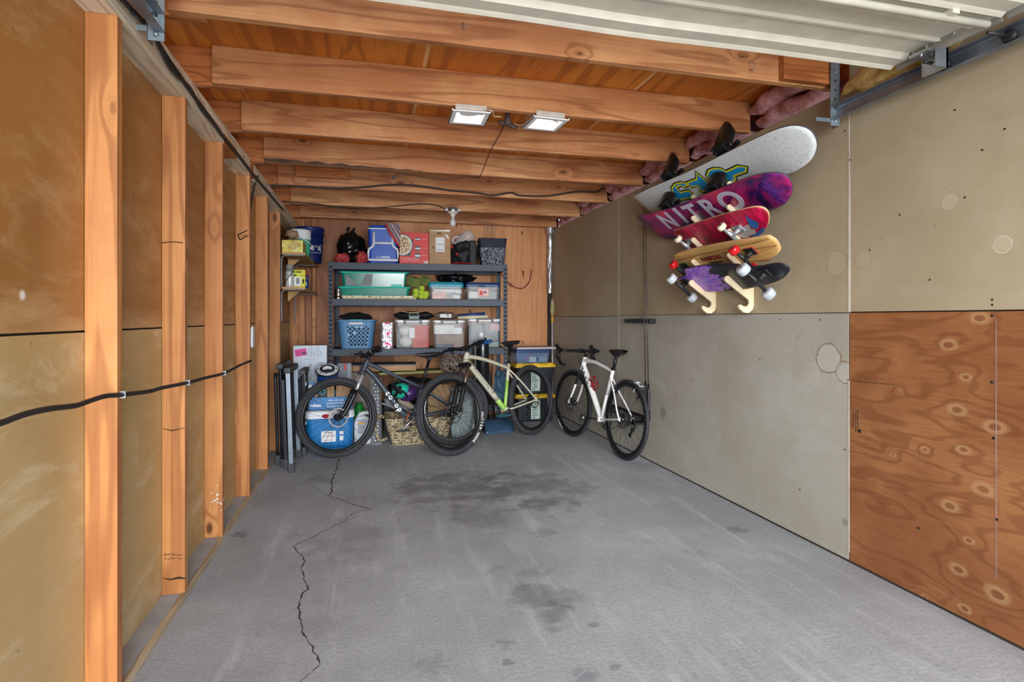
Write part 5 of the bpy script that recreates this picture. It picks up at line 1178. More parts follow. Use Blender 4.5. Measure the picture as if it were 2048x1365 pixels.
disc(mb, c[0]+w_*.02, c[1], w_*.36, h*.36, -.001, 0, clipx=-w_*.499); disc(mb, c[0]+w_*.02, c[1], w_*.33, h*.33, -.002, 1, clipx=-w_*.499); disc(mb, c[0]+w_*.02, c[1], w_*.29, h*.29, -.003, 2, clipx=-w_*.499)
mb.mi = 0; mb.box((-w_*.25,-.002,h*.25), (-w_*.12,-.001,h*.34)); mb.box((-w_*.12,-.002,h*.60), (-w_*.03,-.001,h*.78))
for z_, ht, mi in ((.80,.10,1),(.50,.16,1),(.27,.18,1)):
    disc(mb, w_*.12, h*z_, w_*.11, h*ht*.5, -.001, 0); mb.mi = mi; mb.box((w_*.03,-.003,h*(z_-ht*.22)), (w_*.21,-.002,h*(z_+ht*.12)))
    mb.mi = 3; mb.box((w_*.26,-.002,h*z_), (w_*.44,-.001,h*z_+.002))
mb.mi = 3; mb.text('MULTI-USE PRESSURE COOKER', .0145, T(-w_*.16,-.002,h*.165) @ FR, .0003); mb.text('PARA USO DE COCINA MULTIPLE', .012, T(-w_*.12,-.002,h*.095) @ FR, .0003); mb.box((w_*.33,-.002,h*.02), (w_*.48,-.001,h*.09)); mb.mi = 0
for k in range(6): mb.box((w_*(.34+.02*k),-.003,h*.03), (w_*(.348+.02*k),-.002,h*.08))
def stew():
    n = NT('stew'); v = n.vor(n.obj(), 45); n.col(n.mix(n.mr(n.noise(n.obj(), 60, 3), .4, .6), s2l((120,70,40)), s2l((226,206,160)))); return n.m
mb.build('print', [P('print_dark', (62,58,60), .5), P('print_steel', (214,214,214), .4), stew(), M_LETW], r)
r, w_, h = cardbox('shipping_box', 858.5, 901, 460, .05, ZT_, .28, M_CARD, 'upright brown cardboard box with a white shipping label on the top shelf')
mb = MB(); mb.box((-w_*.20,-.002,h*.36), (w_*.22,-.0005,h*.78)); mb.prism([(w_*.22,h*.86),(w_*.42,h*.72),(w_*.38,h*.86)], -.002, -.0005); mb.mi = 1
for z_ in (.41,.42,.57,.58): 
    for k in range(9): mb.box((-w_*.15+k*w_*.037,-.003,h*z_-.004), (-w_*.135+k*w_*.037,-.002,h*z_+.006))
mb.box((-w_*.12,-.0016,h*.86), (w_*.06,-.0006,h*.93)); mb.box((-w_*.36,-.0016,h*.46), (-w_*.27,-.0006,h*.52)); mb.build('label', [M_LABEL, P('print_brown', (112,84,60), .6)], r)
mb = MB(); tub(mb, [(w_*1.01,.285,h*.965),(w_*1.03,.29,h*1.0),(w_*.96,.27,h*1.02)], .01, 2, .14); mb.jitter(.004, 30); mb.build('tape_wrap', clear('tape', (214,200,180), .5, .1), r)
# clear jug lying tilted
a = shelf_pt(903, .20); b = shelf_pt(948, .20); r = thing('water_jug', 'empty clear plastic jug with blue cap lying over the black bag', 'jug', (a.x, a.y, ZT_), RS)
mb = MB(); X = T(.02, .0, .20) @ RY(52); mb.lathe([(.001,0),(.022,.0),(.022,.03),(.05,.07),(.072,.10),(.075,.16),(.070,.165),(.075,.17),(.075,.25),(.06,.275),(.001,.272)], seg=20, M=X); mb.build('bottle', clear('jug_plastic', (210,222,232), .30, .1), r)
mb = MB(); mb.lathe([(.024,-.02),(.025,.01),(.0001,-.021)], seg=18, M=X); mb.build('cap', P('cap_blue', (30,110,200), .4), r); mb = MB(); mb.tube(smooth_path([X @ Vector((-.03,0,.05)), X @ Vector((-.07,-.02,.04)), X @ Vector((-.085,-.02,.09)), X @ Vector((-.06,-.01,.13))], 4), .010, 8); mb.build('handle', clear('jug_handle', (220,226,232), .8), r)
r, w_, h = slot(902, 962, 478, .02, ZT_, 'backpack', 'black backpack with red zip pulls slumped on the top shelf', 'bag'); m = fit(blob(w_, h, .22, 14, .35, 2.0, 36), w_, h); m.bm.transform(T(0,.15,0)); m.build('pack', P('nylon_black', (26,27,30), .6, bump=.4, bs=12), r)
mb = MB(); mb.box((w_*.12,.02,.0), (w_*.36,.10,h*.96), bev=.02); mb.build('flap', P('nylon_black', (26,27,30), .6), r)
mb = MB(); mb.ball((-w_*.30,.03,h*.42), .016, 10, (1,.6,1)); mb.build('zip_pull', P('red_strap', (196,26,40), .5), r); mb = MB(); mb.ball((-w_*.46,.06,h*.70), .018, 10, (.7,.6,1.2)); mb.build('zip_pull', P('red_strap', (196,26,40), .5), r); mb = MB(); mb.tube(smooth_path([(-w_*.48,.03,h*.03),(-w_*.2,.01,h*.06),(w_*.1,.0,h*.05),(w_*.2,.01,h*.02)], 4), .010, 6, flat=.5); mb.build('red_trim', P('red_strap', (196,26,40), .5), r)
def floral():
    n = NT('floral_print'); o = n.obj(); v = n.vor(o, 32).outputs['Distance']; v2 = n.vor(n.vm('ADD', o, (1,2,3)), 95).outputs['Distance']; s_ = n.n('SeparateXYZ'); n.l(o, s_.inputs[0])
    rng = n.mr(n.math('SINE', n.math('MULTIPLY', v, 16.0)), .1, .5); f = n.math('MAXIMUM', n.math('MULTIPLY', rng, n.mr(v, .1, .6, 1, 0)), n.mr(v2, .2, .32, 1, 0)); f = n.math('MULTIPLY', f, n.mr(s_.outputs[2], .195, .20, 1, 0))
    n.col(n.mix(f, s2l((22,28,48)), s2l((220,224,234)))); n.set(Roughness=.7); return n.m
r, w_, h = slot(958, 1015.5, 476, .03, ZT_, 'tote_bag', 'navy tote bag printed with white flowers, rightmost on the top shelf', 'bag')
mb = MB(); tub(mb, [(w_*.80,.17,0),(w_*.86,.19,h*.3),(w_*.95,.20,h*.8),(w_,.21,h*.98),(w_*.97,.20,h)], .03, True, .12); mb.jitter(.006, 8); mb.build('fabric', floral(), r); mb = MB(); tub(mb, [(w_*.9,.19,h*.9),(w_*.7,.12,h*.93)], .03, 2, .12); mb.build('lining', P('navy_lining', (20,24,40), .8), r)
# --- second shelf
r, w_, h = slot(674, 822, 573.5, .035, Z2_+.035, 'storage_tray', 'shallow translucent teal underbed box under a deeper teal box', 'storage box')
mb = MB(); tub(mb, [(w_*.93,.36,0),(w_*.96,.38,h*.85)], .03, 2, .21); mb.build('tub', M_TEALT, r); mb = MB(); tub(mb, [(w_*.99,.40,h*.83),(w_,.405,h*.9),(w_*.985,.395,h*1.0)], .03, 2, .21); mb.build('lid', M_TEAL, r)
mb = MB(); mb.box((-w_*.40,.10,.004), (w_*.40,.30,h*.7)); mb.jitter(.006, 14); mb.build('contents', P('pale_papers', (190,206,206), .7, var=.2), r); zt_ = Z2_+.035+h
r, w_, h = slot(677, 818, 543.5, .035, zt_+.001, 'storage_tray', 'deep translucent teal underbed box, upper of the two teal boxes', 'storage box')
mb = MB(); tub(mb, [(w_*.90,.36,0),(w_*.94,.38,h*.9)], .03, 2, .21); mb.build('tub', clear('teal_translucent2', (16,134,116), .86), r); mb = MB(); tub(mb, [(w_*.985,.40,h*.90),(w_,.405,h*.96),(w_*.985,.395,h*1.0)], .03, 2, .21); mb.box((w_*.24,.008,.0),(w_*.40,.02,h*.16)); mb.build('lid', M_TEAL, r)
mb = MB(); mb.prism([(-w_*.40,.01),(-w_*.22,.01),(-w_*.40,h*.8)], .016, .018); mb.prism([(-w_*.2,.01),(-w_*.04,.01),(-w_*.02,h*.85),(-w_*.12,h*.85)], .016, .018); mb.build('reflection_sheet', P('reflection_grey', (120,124,128), .5), r)  # grey shapes imitate reflections on the front of the tub
mb = MB(); mb.box((-w_*.38,.03,.01), (w_*.35,.3,h*.7)); mb.build('contents', P('dark_contents', (40,70,66), .7, var=.3), r)
r, w_, h = slot(666, 684.5, 578.5, .02, Z2_, 'steel_can', 'plain silver tin can at the left end of the second shelf', 'can'); mb = MB(); R_ = w_/2
mb.lathe([(R_*.97,0),(R_,.004),(R_*.97,.012),(R_*.98,h*.3),(R_*.95,h*.32),(R_*.98,h*.34),(R_*.98,h*.6),(R_*.95,h*.62),(R_*.98,h*.64),(R_*.98,h*.95),(R_,h*.98),(R_*.9,h)], (0,R_,0), seg=28); mb.build('can_body', M_SILV, r)
def holly():
    n = NT('holly_print'); o = n.obj(); v = n.vor(o, 44); d = v.outputs['Distance']; k = n.noise(o, 40, 2); s_ = n.n('SeparateXYZ'); n.l(v.outputs['Color'], s_.inputs[0])
    col = n.mix(n.mr(n.math('ADD', d, n.math('MULTIPLY', n.math('SUBTRACT', k, .5), .5)), .30, .36, 1, 0), s2l((226,220,206)), n.mix(n.mr(s_.outputs[0], .45, .5), s2l((34,96,52)), s2l((190,34,40)))); n.col(col); return n.m
r, w_, h = slot(685, 832, 586, .008, Z2_, 'gift_box', 'long flat gift box with a holly pattern lid under the teal boxes', 'box'); mb = MB(); mb.box((-w_/2,0,0),(w_*.5,.30,.018)); mb.build('base', P('cream_card', (196,180,144), .7), r); mb = MB(); mb.box((-w_/2-.003,-.003,.018),(w_*.46,.303,.034)); mb.build('lid', holly(), r)
r0 = r
M_FOAM = P('green_foam', (112,130,64), .9, var=.06)
for px, py, sz, rx, rz, back, lb in ((828, 564, .098, 24, 38, .06, 'larger olive green foam block resting on the tennis balls'), (850, 561, .078, 40, 30, .07, 'smaller olive green foam block tipped on its corner')):
    a = shelf_pt(px, back); z = zat(py, dep(a)); r = thing('foam_block', lb, 'foam block', (a.x, a.y, z)); mb = MB(); mb.box((-sz/2,)*3, (sz/2,)*3, RX(rx) @ RZ(rz) @ RY(18), bev=.003); mb.build('block', M_FOAM, r)
M_BALL = P('tennis_felt', (176,206,36), .95, bump=.3, bs=200, var=.04)
BL = ['tennis ball at the top of the heap on the second shelf', 'tennis ball at the upper left of the heap', 'tennis ball in the middle of the heap', 'tennis ball at the lower left of the heap', 'tennis ball at the bottom front of the heap', 'tennis ball at the right of the heap', 'tennis ball at the bottom right of the heap']
for k, (px, py, back) in enumerate(((843.5,577,.07),(831.5,583,.05),(843,585,.025),(831.5,590.5,.03),(842.5,594.5,.005),(852,588,.04),(850.5,595,.05))):
    a = shelf_pt(px, back+.03); z = max(zat(py, dep(a)), Z2_+.033); r = thing('tennis_ball', BL[k], 'ball', (a.x, a.y, z), (k*.7, k*1.1, k*.5), 'tennis balls heaped on the second shelf')
    mb = MB(); mb.ball((0,0,0), .0335, 20); mb.build('felt', M_BALL, r); mb = MB(); cur = []
    for i in range(40):
        t = 2*PI*i/40; x = .75*math.cos(t)+.25*math.cos(3*t); y_ = .75*math.sin(t)-.25*math.sin(3*t); z_ = .866*math.sin(2*t); v = Vector((x, y_, z_)).normalized()*.0334; cur.append(v)
    mb.tube(cur, .0013, 4, True); mb.build('seam', M_LETW, r)
def clearbin(x0, x1, yt, back, zb, dpt, lidm, label, cont, latch=False, lidh=.03, flare=.90, name='storage_bin', sag=False):
    r, w_, h = slot(x0, x1, yt, back, zb, name, label, 'storage bin')
    mb = MB(); hb = h-lidh; tub(mb, [(w_*flare,dpt*.92,0),(w_*(flare+.02),dpt*.93,.006),(w_*.965,dpt*.97,hb)], .03, True, dpt/2); tub(mb, [(w_*.985,dpt*.99,hb-.012),(w_*.985,dpt*.99,hb)], .03, False, dpt/2); mb.build('tub', M_CLEAR, r)
    mb = MB(); tub(mb, [(w_,dpt,hb-.002),(w_,dpt,hb+lidh*.5),(w_*.95,dpt*.95,h)], .03, 2, dpt/2)
    mb.build('lid', lidm, r)
    for i, (cx, cy, cz, sx, sy, sz, m, shape) in enumerate(cont):
        mb = MB()
        if shape == 'b': mb.box((-sx/2*w_,0,0), (sx/2*w_,sy*dpt,sz*hb), T(cx*w_, cy*dpt+.012, cz*hb+.006), bev=.004); mb.jitter(.004, 12, i)
        else: mb.ball((cx*w_, cy*dpt+.012+sy*dpt/2, cz*hb+.006+sz*hb/2), 1, 20, (sx/2*w_, sy*dpt/2, sz*hb/2), amp=.12, seed=i+3)
        mb.build('contents', m, r)
    return r, w_, h
M_PINKC = P('pink_contents', (224,176,166), .7, var=.15); M_GREYC = P('grey_contents', (150,156,156), .7, var=.2); M_WHC = P('white_contents', (220,220,214), .6, var=.1); M_BRC = P('brown_contents', (150,124,104), .7, var=.15); M_DKC = P('slate_contents', (70,84,104), .7, var=.3); M_RDC = P('rust_contents', (196,64,40), .6, var=.1); M_MGC = P('magenta_contents', (206,40,130), .6)
clearbin(857, 928, 564.5, .02, Z2_, .34, M_TLID, 'clear bin with a bowed teal lid on the second shelf', [(0,.1,0,.8,.5,.30,M_PINKC,'b'), (-.2,.05,.3,.4,.4,.3,M_PINKC,'b'), (.15,.1,.05,.3,.3,.5,M_GREYC,'b'), (.05,.2,.45,.8,.5,.35,M_WHC,'b'), (.3,.05,.02,.2,.3,.3,M_WHC,'b')], lidh=.055)
r, w_, h = clearbin(931, 1001, 565, .02, Z2_, .34, M_NAVY, 'clear bin with a navy lid, rightmost on the second shelf', [(0,.2,0,.85,.6,.6,M_GREYC,'b'), (-.25,.05,.1,.3,.3,.5,M_WHC,'b')], lidh=.055)
mb = MB(); mb.box((-w_*.12,-.006,h*.72),(w_*.06,.004,h*.82)); mb.build('latch', M_DKC, r); mb = MB(); mb.box((-w_*.14,.003,h*.18),(w_*.16,.006,h*.62)); mb.mi = 1; mb.box((-w_*.10,.002,h*.25),(w_*.0,.004,h*.5)); mb.mi = 2; mb.ball((w_*.06,.003,h*.42),.014,10,(1,.1,1)); mb.build('printed_card', [P('card_peach', (236,190,176), .6), P('card_red', (206,90,90), .6), P('card_blue', (60,90,170), .6)], r)
r, w_, h = slot(872, 958, 544, .04, zat(567, 6.15), 'bin_liner', 'rumpled black bin liner pushed in above the clear bins', 'bag'); m = fit(blob(w_, h, .26, 21, .5, 3.0, 40, False), w_, h*1.02); m.bm.transform(T(0,.16,-.006)); m.build('sack', M_BAG, r)
# --- third shelf
r, w_, h = slot(672.5, 751, 639.5, .03, Z3_, 'laundry_basket', 'blue plastic laundry basket with diamond holes on the third shelf', 'basket')
mb = MB(); D_ = .30
def bw(z): t = z/h; return (w_*(.80+.16*t)), (D_*(.82+.16*t))
tub(mb, [(*bw(0),0),(*bw(h*.5),h*.5),(*bw(h*.95),h*.95)], .06, True, D_/2); tub(mb, [(w_*.97,D_*.98,h*.93),(w_*1.03,D_*1.03,h*.95),(w_*1.02,D_*1.02,h*.99),(w_*.95,D_*.95,h)], .06, False, D_/2)
mb.build('tub', M_LBLUE, r)
mb = MB(); rnd = random.Random(4)
for j in range(10):
    z = h*(.14+.067*j); n_ = 5
    for i in range(n_):
        x = (-.5+(i+.5)/n_+(.0 if j % 2 else .5/n_))*w_*(.46+.03*j*.5)+w_*.02; t = z/h; yf = D_/2-bw(z)[1]/2-.0015; sz = .0105 if j % 2 else .014
        lit = rnd.random() < .16 and j > 4; mb.mi = 1 if lit else 0  # a few upper holes coloured white as if lit
        mb.prism([(x-sz,z),(x-sz*.3,z+sz*.75),(x+sz*.3,z+sz*.75),(x+sz,z),(x+sz*.3,z-sz*.75),(x-sz*.3,z-sz*.75)], yf-.0006, yf+.002)
mb.build('holes', [P('hole_dark', (18,20,26), .9, var=0), M_WHC], r)
mb = MB(); z = h*.86; yf = D_/2-bw(z)[1]/2; mb.box((-w_*.18,yf-.008,h*.83),(w_*.18,yf+.002,h*.90), bev=.004); mb.build('handle_slot', M_WHC, r); mb = MB(); mb.box((-w_*.16,yf-.010,h*.955),(w_*.16,yf+.01,h*1.0), bev=.003); mb.build('handle_trim', P('mint_trim', (90,190,186), .5), r)
bpz = Z3_+h
r, w_, h = slot(675, 744, 624, .06, bpz-.03, 'clothes_pile', 'black clothes heaped in the blue laundry basket', 'clothes'); m = fit(blob(w_, h, .22, 31, .2, 2, 30), w_, h); m.bm.transform(T(0,.12,0)); m.build('pile', P('black_cloth', (14,15,18), .95, bump=.3, bs=10), r)
def foilwrap():
    n = NT('foil_wrap'); o = n.obj(); a = n.noise(n.vm('MULTIPLY', o, (9,9,4)), 2.2, 3, .6, 2.0); col = n.mix(n.mr(n.math('SINE', n.math('MULTIPLY', a, 60.0)), .3, .7), s2l((226,226,232)), s2l((90,74,84)))
    b = n.noise(n.vm('ADD', o, (4,4,4)), 16, 2); col = n.mix(n.mr(b, .56, .62), col, s2l((206,40,96))); n.col(col); n.set(Roughness=.2, Metallic=.6); n.bump(a, .6, .02); return n.m
r, w_, h = slot(760, 788, 645.5, .03, Z3_, 'wrapped_present', 'silver and red foil wrapped roll standing on the third shelf', 'present'); mb = MB(); tub(mb, [(w_*.92,.10,0),(w_*.86,.09,.02),(w_*.92,.10,h*.5),(w_*.96,.10,h*.9),(w_*1.0,.09,h)], .03, 2, .06); mb.jitter(.008, 9); mb.build('foil', foilwrap(), r)
M_LATCH = P('latch_grey', (48,50,54), .4)
for (x0, x1, yt, lb, ct) in ((788.5, 862, 640, 'clear latching bin with a rust red item, left of three on the third shelf', [(.22,.02,0,.45,.5,.82,M_RDC,'b'), (-.18,.1,.0,.42,.4,.45,M_WHC,'s'), (-.2,.08,.42,.40,.4,.42,M_WHC,'s'), (-.02,.0,.35,.16,.02,.4,M_LABEL,'b'), (0,.5,0,.9,.4,.7,M_GREYC,'b')]),
        (864.5, 933, 640.5, 'clear latching bin with papers and a magenta scrap, middle of three', [(-.15,.05,.0,.55,.4,.12,M_DKC,'b'), (.0,.05,.0,.3,.2,.12,M_MGC,'b'), (-.1,.1,.12,.6,.4,.35,M_BRC,'b'), (-.15,.02,.5,.6,.3,.35,M_WHC,'b'), (.12,.02,.5,.5,.02,.25,M_LABEL,'b'), (.3,.2,0,.3,.4,.6,M_BRC,'b')]),
        (935.5, 1003.5, 638, 'clear latching bin of pale odds and ends, right of three on the third shelf', [(-.2,.2,0,.5,.5,.8,M_GREYC,'b'), (.2,.05,0,.45,.4,.2,P('sage_contents', (120,150,140), .6),'b'), (.2,.1,.25,.4,.4,.6,M_GREYC,'b'), (-.1,.0,.38,.12,.02,.15,M_LABEL,'b'), (.3,.05,.6,.3,.3,.25,P('dusty_pink', (196,160,160), .6),'b')])):
    r, w_, h = clearbin(x0, x1, yt, .02, Z3_, .36, clear('clear_lid', (214,218,222), .55), lb, ct, lidh=.018, flare=.86)
    mb = MB(); mb.box((-w_*.24,-.012,h-.014), (w_*.24,.012,h+.004), bev=.003)
    for s_ in (-1,1): mb.box((s_*w_*.22-.012,-.014,h-.045), (s_*w_*.22+.012,-.004,h-.006), bev=.003)
    mb.build('latch', M_LATCH, r)
zt3 = zat(640, 6.02)
r, w_, h = slot(786, 870, 622, .05, zt3+.002, 'duffel_bag', 'black duffel bag with a tan strap on top of the left clear bin', 'bag'); m = fit(blob(w_, h, .22, 41, .2, 2, 34), w_, h); m.bm.transform(T(0,.14,0)); m.build('bag_body', P('nylon_black', (26,27,30), .6), r)
mb = MB(); mb.tube(smooth_path([(-w_*.30,.05,h*.96),(-w_*.1,.02,h*.80),(w_*.1,.02,h*.84),(w_*.25,.05,h*1.0)], 5), .008, 6, flat=.6); mb.build('strap', P('tan_strap', (206,170,110), .7), r); mb = MB(); mb.box((-w_*.12,.018,h*.06),(w_*.12,.03,h*.40), T(0,0,0)); mb.tube([(-w_*.12,.03,h*.4),(-w_*.10,.04,h*.75),(w_*.08,.04,h*.75),(w_*.12,.03,h*.4)], .006, 6); mb.build('grey_handle', P('grey_green', (146,166,160), .7), r)
r, w_, h = slot(868, 922, 624, .04, zt3+.002, 'paper_bag', 'crumpled brown paper bag with a white label over the middle clear bin', 'bag'); m = fit(blob(w_, h, .2, 44, .45, 3, 30), w_, h); m.bm.transform(T(0,.12,0)); m.build('bag_body', P('kraft', (122,100,84), .8, bump=.4, bs=14), r); mb = MB(); mb.box((-w_*.28,.004,h*.25),(w_*.14,.014,h*.70)); mb.build('label', M_LABEL, r)
for i, (x0, x1, yt, yb_, m_, lb) in enumerate(((918, 972, 630, 634, P('roll_blue', (36,60,120), .5), 'dark blue wrapping paper roll over the right clear bin'), (916, 975, 633, 639, P('roll_cream', (214,204,180), .7), 'cream wrapping paper roll over the right clear bin'))):
    a = shelf_pt(x0, .06); b = shelf_pt(x1, .03); z0 = zt3+.022+.0*i; z1 = z0+(.045 if i == 0 else .012); r = thing('paper_roll', lb, 'paper roll', (a.x, a.y, z0)); mb = MB(); mb.cyl((a.x, a.y+.05*(1-i), z0+.02*(1-i)), (b.x, b.y+.05*(1-i), z1), .019, seg=18); mb.build('roll', m_, r, world=True); mb = MB(); q = Vector((b.x, b.y+.05*(1-i), z1)); mb.cyl(q, q+Vector((.002,0,0)), .013, seg=14); mb.build('core', M_WHC, r, world=True)
# ================================================================ SMALL CORNER SHELVES
def cyl_thing(name, x, y, z, prof, mats, label, cat, seg=28, names=('can_body',)):
    r = thing(name, label, cat, (x, y, z)); return r
zu = 1.7945; zl = 1.4825
r = thing('blue_bucket', 'dark blue bucket with white letters at the far end of the upper corner shelf', 'bucket', (-.605, 6.42, zu))
mb = MB(); mb.lathe([(.118,0),(.12,.006),(.142,.30),(.150,.302),(.150,.312),(.144,.315),(.145,.335),(.152,.338),(.152,.365),(.148,.37),(.14,.37),(.135,.30),(.112,.01)], seg=40, cap=False); mb.lathe([(.0001,.008),(.112,.008)], cap=False); mb.build('pail', P('bucket_blue', (16,34,92), .35, coat=.2, var=.04), r)
mb = MB()
for i, ch in enumerate("LOWE'S"):
    an = math.radians(-118+i*15.5); X = T(0,0,.145) @ Matrix.Rotation(an+PI/2, 4, 'Z') @ T(0,-.1315,0) @ RX(90); mb.text(ch, .062, X, .0008, 1.0, .002)
for z in (.098,.192):
    mb.tube([(.131*math.cos(math.radians(t)), .131*math.sin(math.radians(t)), z) for t in range(-128,-28,4)], .0022, 5)
mb.cyl((.131*math.cos(math.radians(-28)),.131*math.sin(math.radians(-28)),.098), (.133*math.cos(math.radians(-28)),.133*math.sin(math.radians(-28)),.192), .0022, seg=5); mb.build('lettering', M_LETW, r)
mb = MB(); mb.tube(smooth_path([(.152,0,.30),(.17,-.04,.24),(.14,-.10,.18),(.06,-.14,.165),(-.03,-.15,.20),(-.11,-.12,.27),(-.152,0,.30)], 5), .0028, 6); mb.build('wire_handle', M_ZINC, r)
r = thing('ice_pail', 'green pail with a white lid and white strap handle on the upper corner shelf', 'pail', (-.655, 6.02, zu))
mb = MB(); mb.lathe([(.075,0),(.09,.06),(.095,.20),(.095,.205)], seg=30); mb.build('pail', P('mint_green', (70,190,146), .4), r)
mb = MB(); mb.lathe([(.099,.19),(.10,.195),(.10,.27),(.096,.285),(.08,.29),(.0001,.29)], seg=30); mb.build('lid', M_WP, r)
mb = MB(); mb.tube(smooth_path([(-.06,-.085,.25),(-.02,-.11,.22),(.05,-.10,.18),(.10,-.06,.15)], 5), .011, 6, flat=.5); mb.build('strap_handle', M_WP, r)
r = thing('wrapped_package', 'yellow printed box in a clear plastic bag, nearest on the upper corner shelf', 'package', (-.66, 5.60, zu))
def yprint():
    n = NT('yellow_print'); o = n.obj(); a = n.noise(n.vm('MULTIPLY', o, (10,10,22)), 1.6, 5, .7, 1.5); n.col(n.mix(n.mr(a, .5, .58), s2l((214,200,70)), n.mix(n.mr(n.noise(o, 20, 2), .45, .55), s2l((190,90,40)), s2l((236,226,170))))); n.set(Roughness=.35); return n.m
mb = MB(); mb.box((-.095,-.12,.004),(.085,.14,.115), bev=.003); mb.build('box_body', yprint(), r)
m = blob(.20, .17, .28, 50, .35, 2.5, 28); m = fit(m, .205, .165); m.build('plastic_bag', clear('bag_plastic', (190,160,130), .30, .15), r); mb = MB(); mb.ball((-.02,-.02,.18), .045, 16, (1.2,.8,.8), amp=.5); mb.build('bag_neck', P('twisted_plastic', (150,120,96), .5), r)
# spray cans and box on the lower one
def spray(name, x, y, z, R_, h, caph, bodym, capm, label, tag_=None, cap2=False):
    r = thing(name, label, 'spray can', (x, y, z)); mb = MB(); hb = h-caph; mb.lathe([(R_*.94,0),(R_,.004),(R_,hb-.012),(R_*.93,hb-.004),(R_*.7,hb)], seg=28); mb.build('can_body', bodym, r)
    mb = MB(); q = R_*(.93 if not cap2 else .55); mb.lathe([(q,hb-.004),(q,h-.006),(q*.93,h),(.0001,h)] if not cap2 else [(R_*.75,hb-.004),(R_*.7,hb+caph*.4),(R_*.62,hb+caph*.6),(R_*.6,h),(.0001,h)], seg=24); mb.build('cap', capm, r)
    return r
r = spray('spray_can', -.693, 5.52, zl, .036, .205, .055, P('can_white', (204,206,206), .3, .2), P('cap_grey', (130,132,132), .4), 'white spray paint can with a grey cap on the lower corner shelf')
mb = MB(); mb.tube([(.0365*math.cos(math.radians(t)),.0365*math.sin(math.radians(t)), .05+.0009*(t+140)) for t in range(-140,-20,8)], .004, 5); mb.text('LACQUER', .014, T(-.002,-.0365,.108) @ FR, .0006); mb.build('label', P('can_black', (40,40,40), .4), r)
r = thing('battery_box', 'lime yellow battery pack box on the lower corner shelf', 'box', (-.620, 5.60, zl)); mb = MB(); mb.box((-.062,-.03,0),(.055,.05,.165), bev=.002); mb.build('carton', P('lime_box', (214,216,40), .5, var=.03), r)
mb = MB(); mb.box((-.05,-.0325,.015),(.02,-.031,.10)); mb.mi = 1; mb.box((-.02,-.0335,.035),(-.012,-.032,.09)); mb.box((-.005,-.0335,.035),(.003,-.032,.09)); mb.box((.032,-.0325,.04),(.046,-.031,.08)); mb.text('ONE+', .022, T(.0,-.0325,.145) @ FR, .0006, 1.1, .001); mb.box((-.056,-.0325,.135),(-.036,-.031,.155)); mb.text('PACK', .015, T(.035,-.0325,.115) @ FR, .0005); mb.box((-.05,-.0325,.108),(-.02,-.031,.12)); mb.build('print', [M_LABEL, M_INK], r)
r = spray('lubricant_can', -.578, 5.72, zl, .030, .165, .036, P('can_blue', (24,44,130), .3), P('cap_red', (206,40,36), .4), 'blue and yellow lubricant can with a red cap on the lower corner shelf', cap2=True)
mb = MB(); mb.tube([(.0306*math.cos(math.radians(t)),.0306*math.sin(math.radians(t)),.094) for t in range(-130,-20,8)], .017, 6, flat=.08, up=(0,0,1)); mb.mi = 1; mb.text('WD', .022, T(.004,-.0325,.096) @ FR, .0008, 1, .001); mb.mi = 2; mb.box((-.012,-.0312,.03),(.016,-.030,.06)); mb.build('label', [P('can_yellow', (232,208,36), .4), P('can_blue2', (24,36,110), .4), M_LABEL], r)
# ================================================================ ON THE FLOOR BELOW AND BESIDE THE SHELVES
def fslot(x0, x1, ytop, Y, zb, name, label, cat, rot=0, group=None):
    a = at_y(x0, HY, Y); b = at_y(x1, HY, Y); c = (a+b)/2; return thing(name, label, cat, (c.x, Y, zb), math.radians(rot), group), (b-a).length, zat(ytop, dep((c.x, Y)))-zb
r, w_, h = fslot(586.5, 653.5, 691.5, 6.02, 0, 'tall_carton', 'tall white carton with a pink sticker standing left of the shelves', 'box')
mb = MB(); mb.box((-w_/2,0,0),(w_/2,.14,h), bev=.003); mb.build('carton', M_WCARD, r)
mb = MB(); X = T(-w_*.28,-.002,h*.925) @ RY(-8); mb.box((-.055,-.0005,-.035),(.055,.0006,.035), X); mb.build('pink_sticker', P('pink_sticker', (224,60,150), .5, var=0), r)
mb = MB()
for k in range(7): mb.box((-w_*.10+k*.022,-.0015,h*.885),(-w_*.10+k*.022+.003,-.0005,h*.885+.05+.03*((k*7)%3)))
mb.tube([(-w_*.18,-.001,h*.85),(w_*.25,-.001,h*.85),(w_*.25,-.001,h*.96)], .0012, 4); mb.box((-.045,-.0012,.004),(.0,-.0004,.007), X); mb.box((-.04,-.0012,-.010),(.01,-.0004,-.007), X); mb.box((.015,-.0012,-.022),(.045,-.0004,.002), X); mb.build('print', P('print_grey2', (70,74,84), .6), r)
mb = MB(); q = [(w_*.0+.016*math.cos(a_), -.001, h*.72+.10*math.sin(a_)) for a_ in [j*PI/12 for j in range(24)]]; mb.tube(q, .0014, 4, True); mb.box((-.006,-.002,h*.72-.07),(.006,-.0005,h*.72+.07)); mb.build('handle_hole', P('grey_plastic', (150,156,166), .5), r)
r, w_, h = fslot(612, 702, 764, 5.86, .50, 'glove_carton', 'open blue and brown carton of gloves on the blue cooler', 'box', 2)
r.location.y = 5.52
a = at_y(612, HY, 5.52); b = at_y(705, HY, 5.52); w_ = (b-a).x; r.location.x = (a.x+b.x)/2; zc0 = zat(819, dep(r.location)); zc1 = zat(795, dep(r.location)); zc2 = zat(765, dep(r.location)); r.location.z = zc0
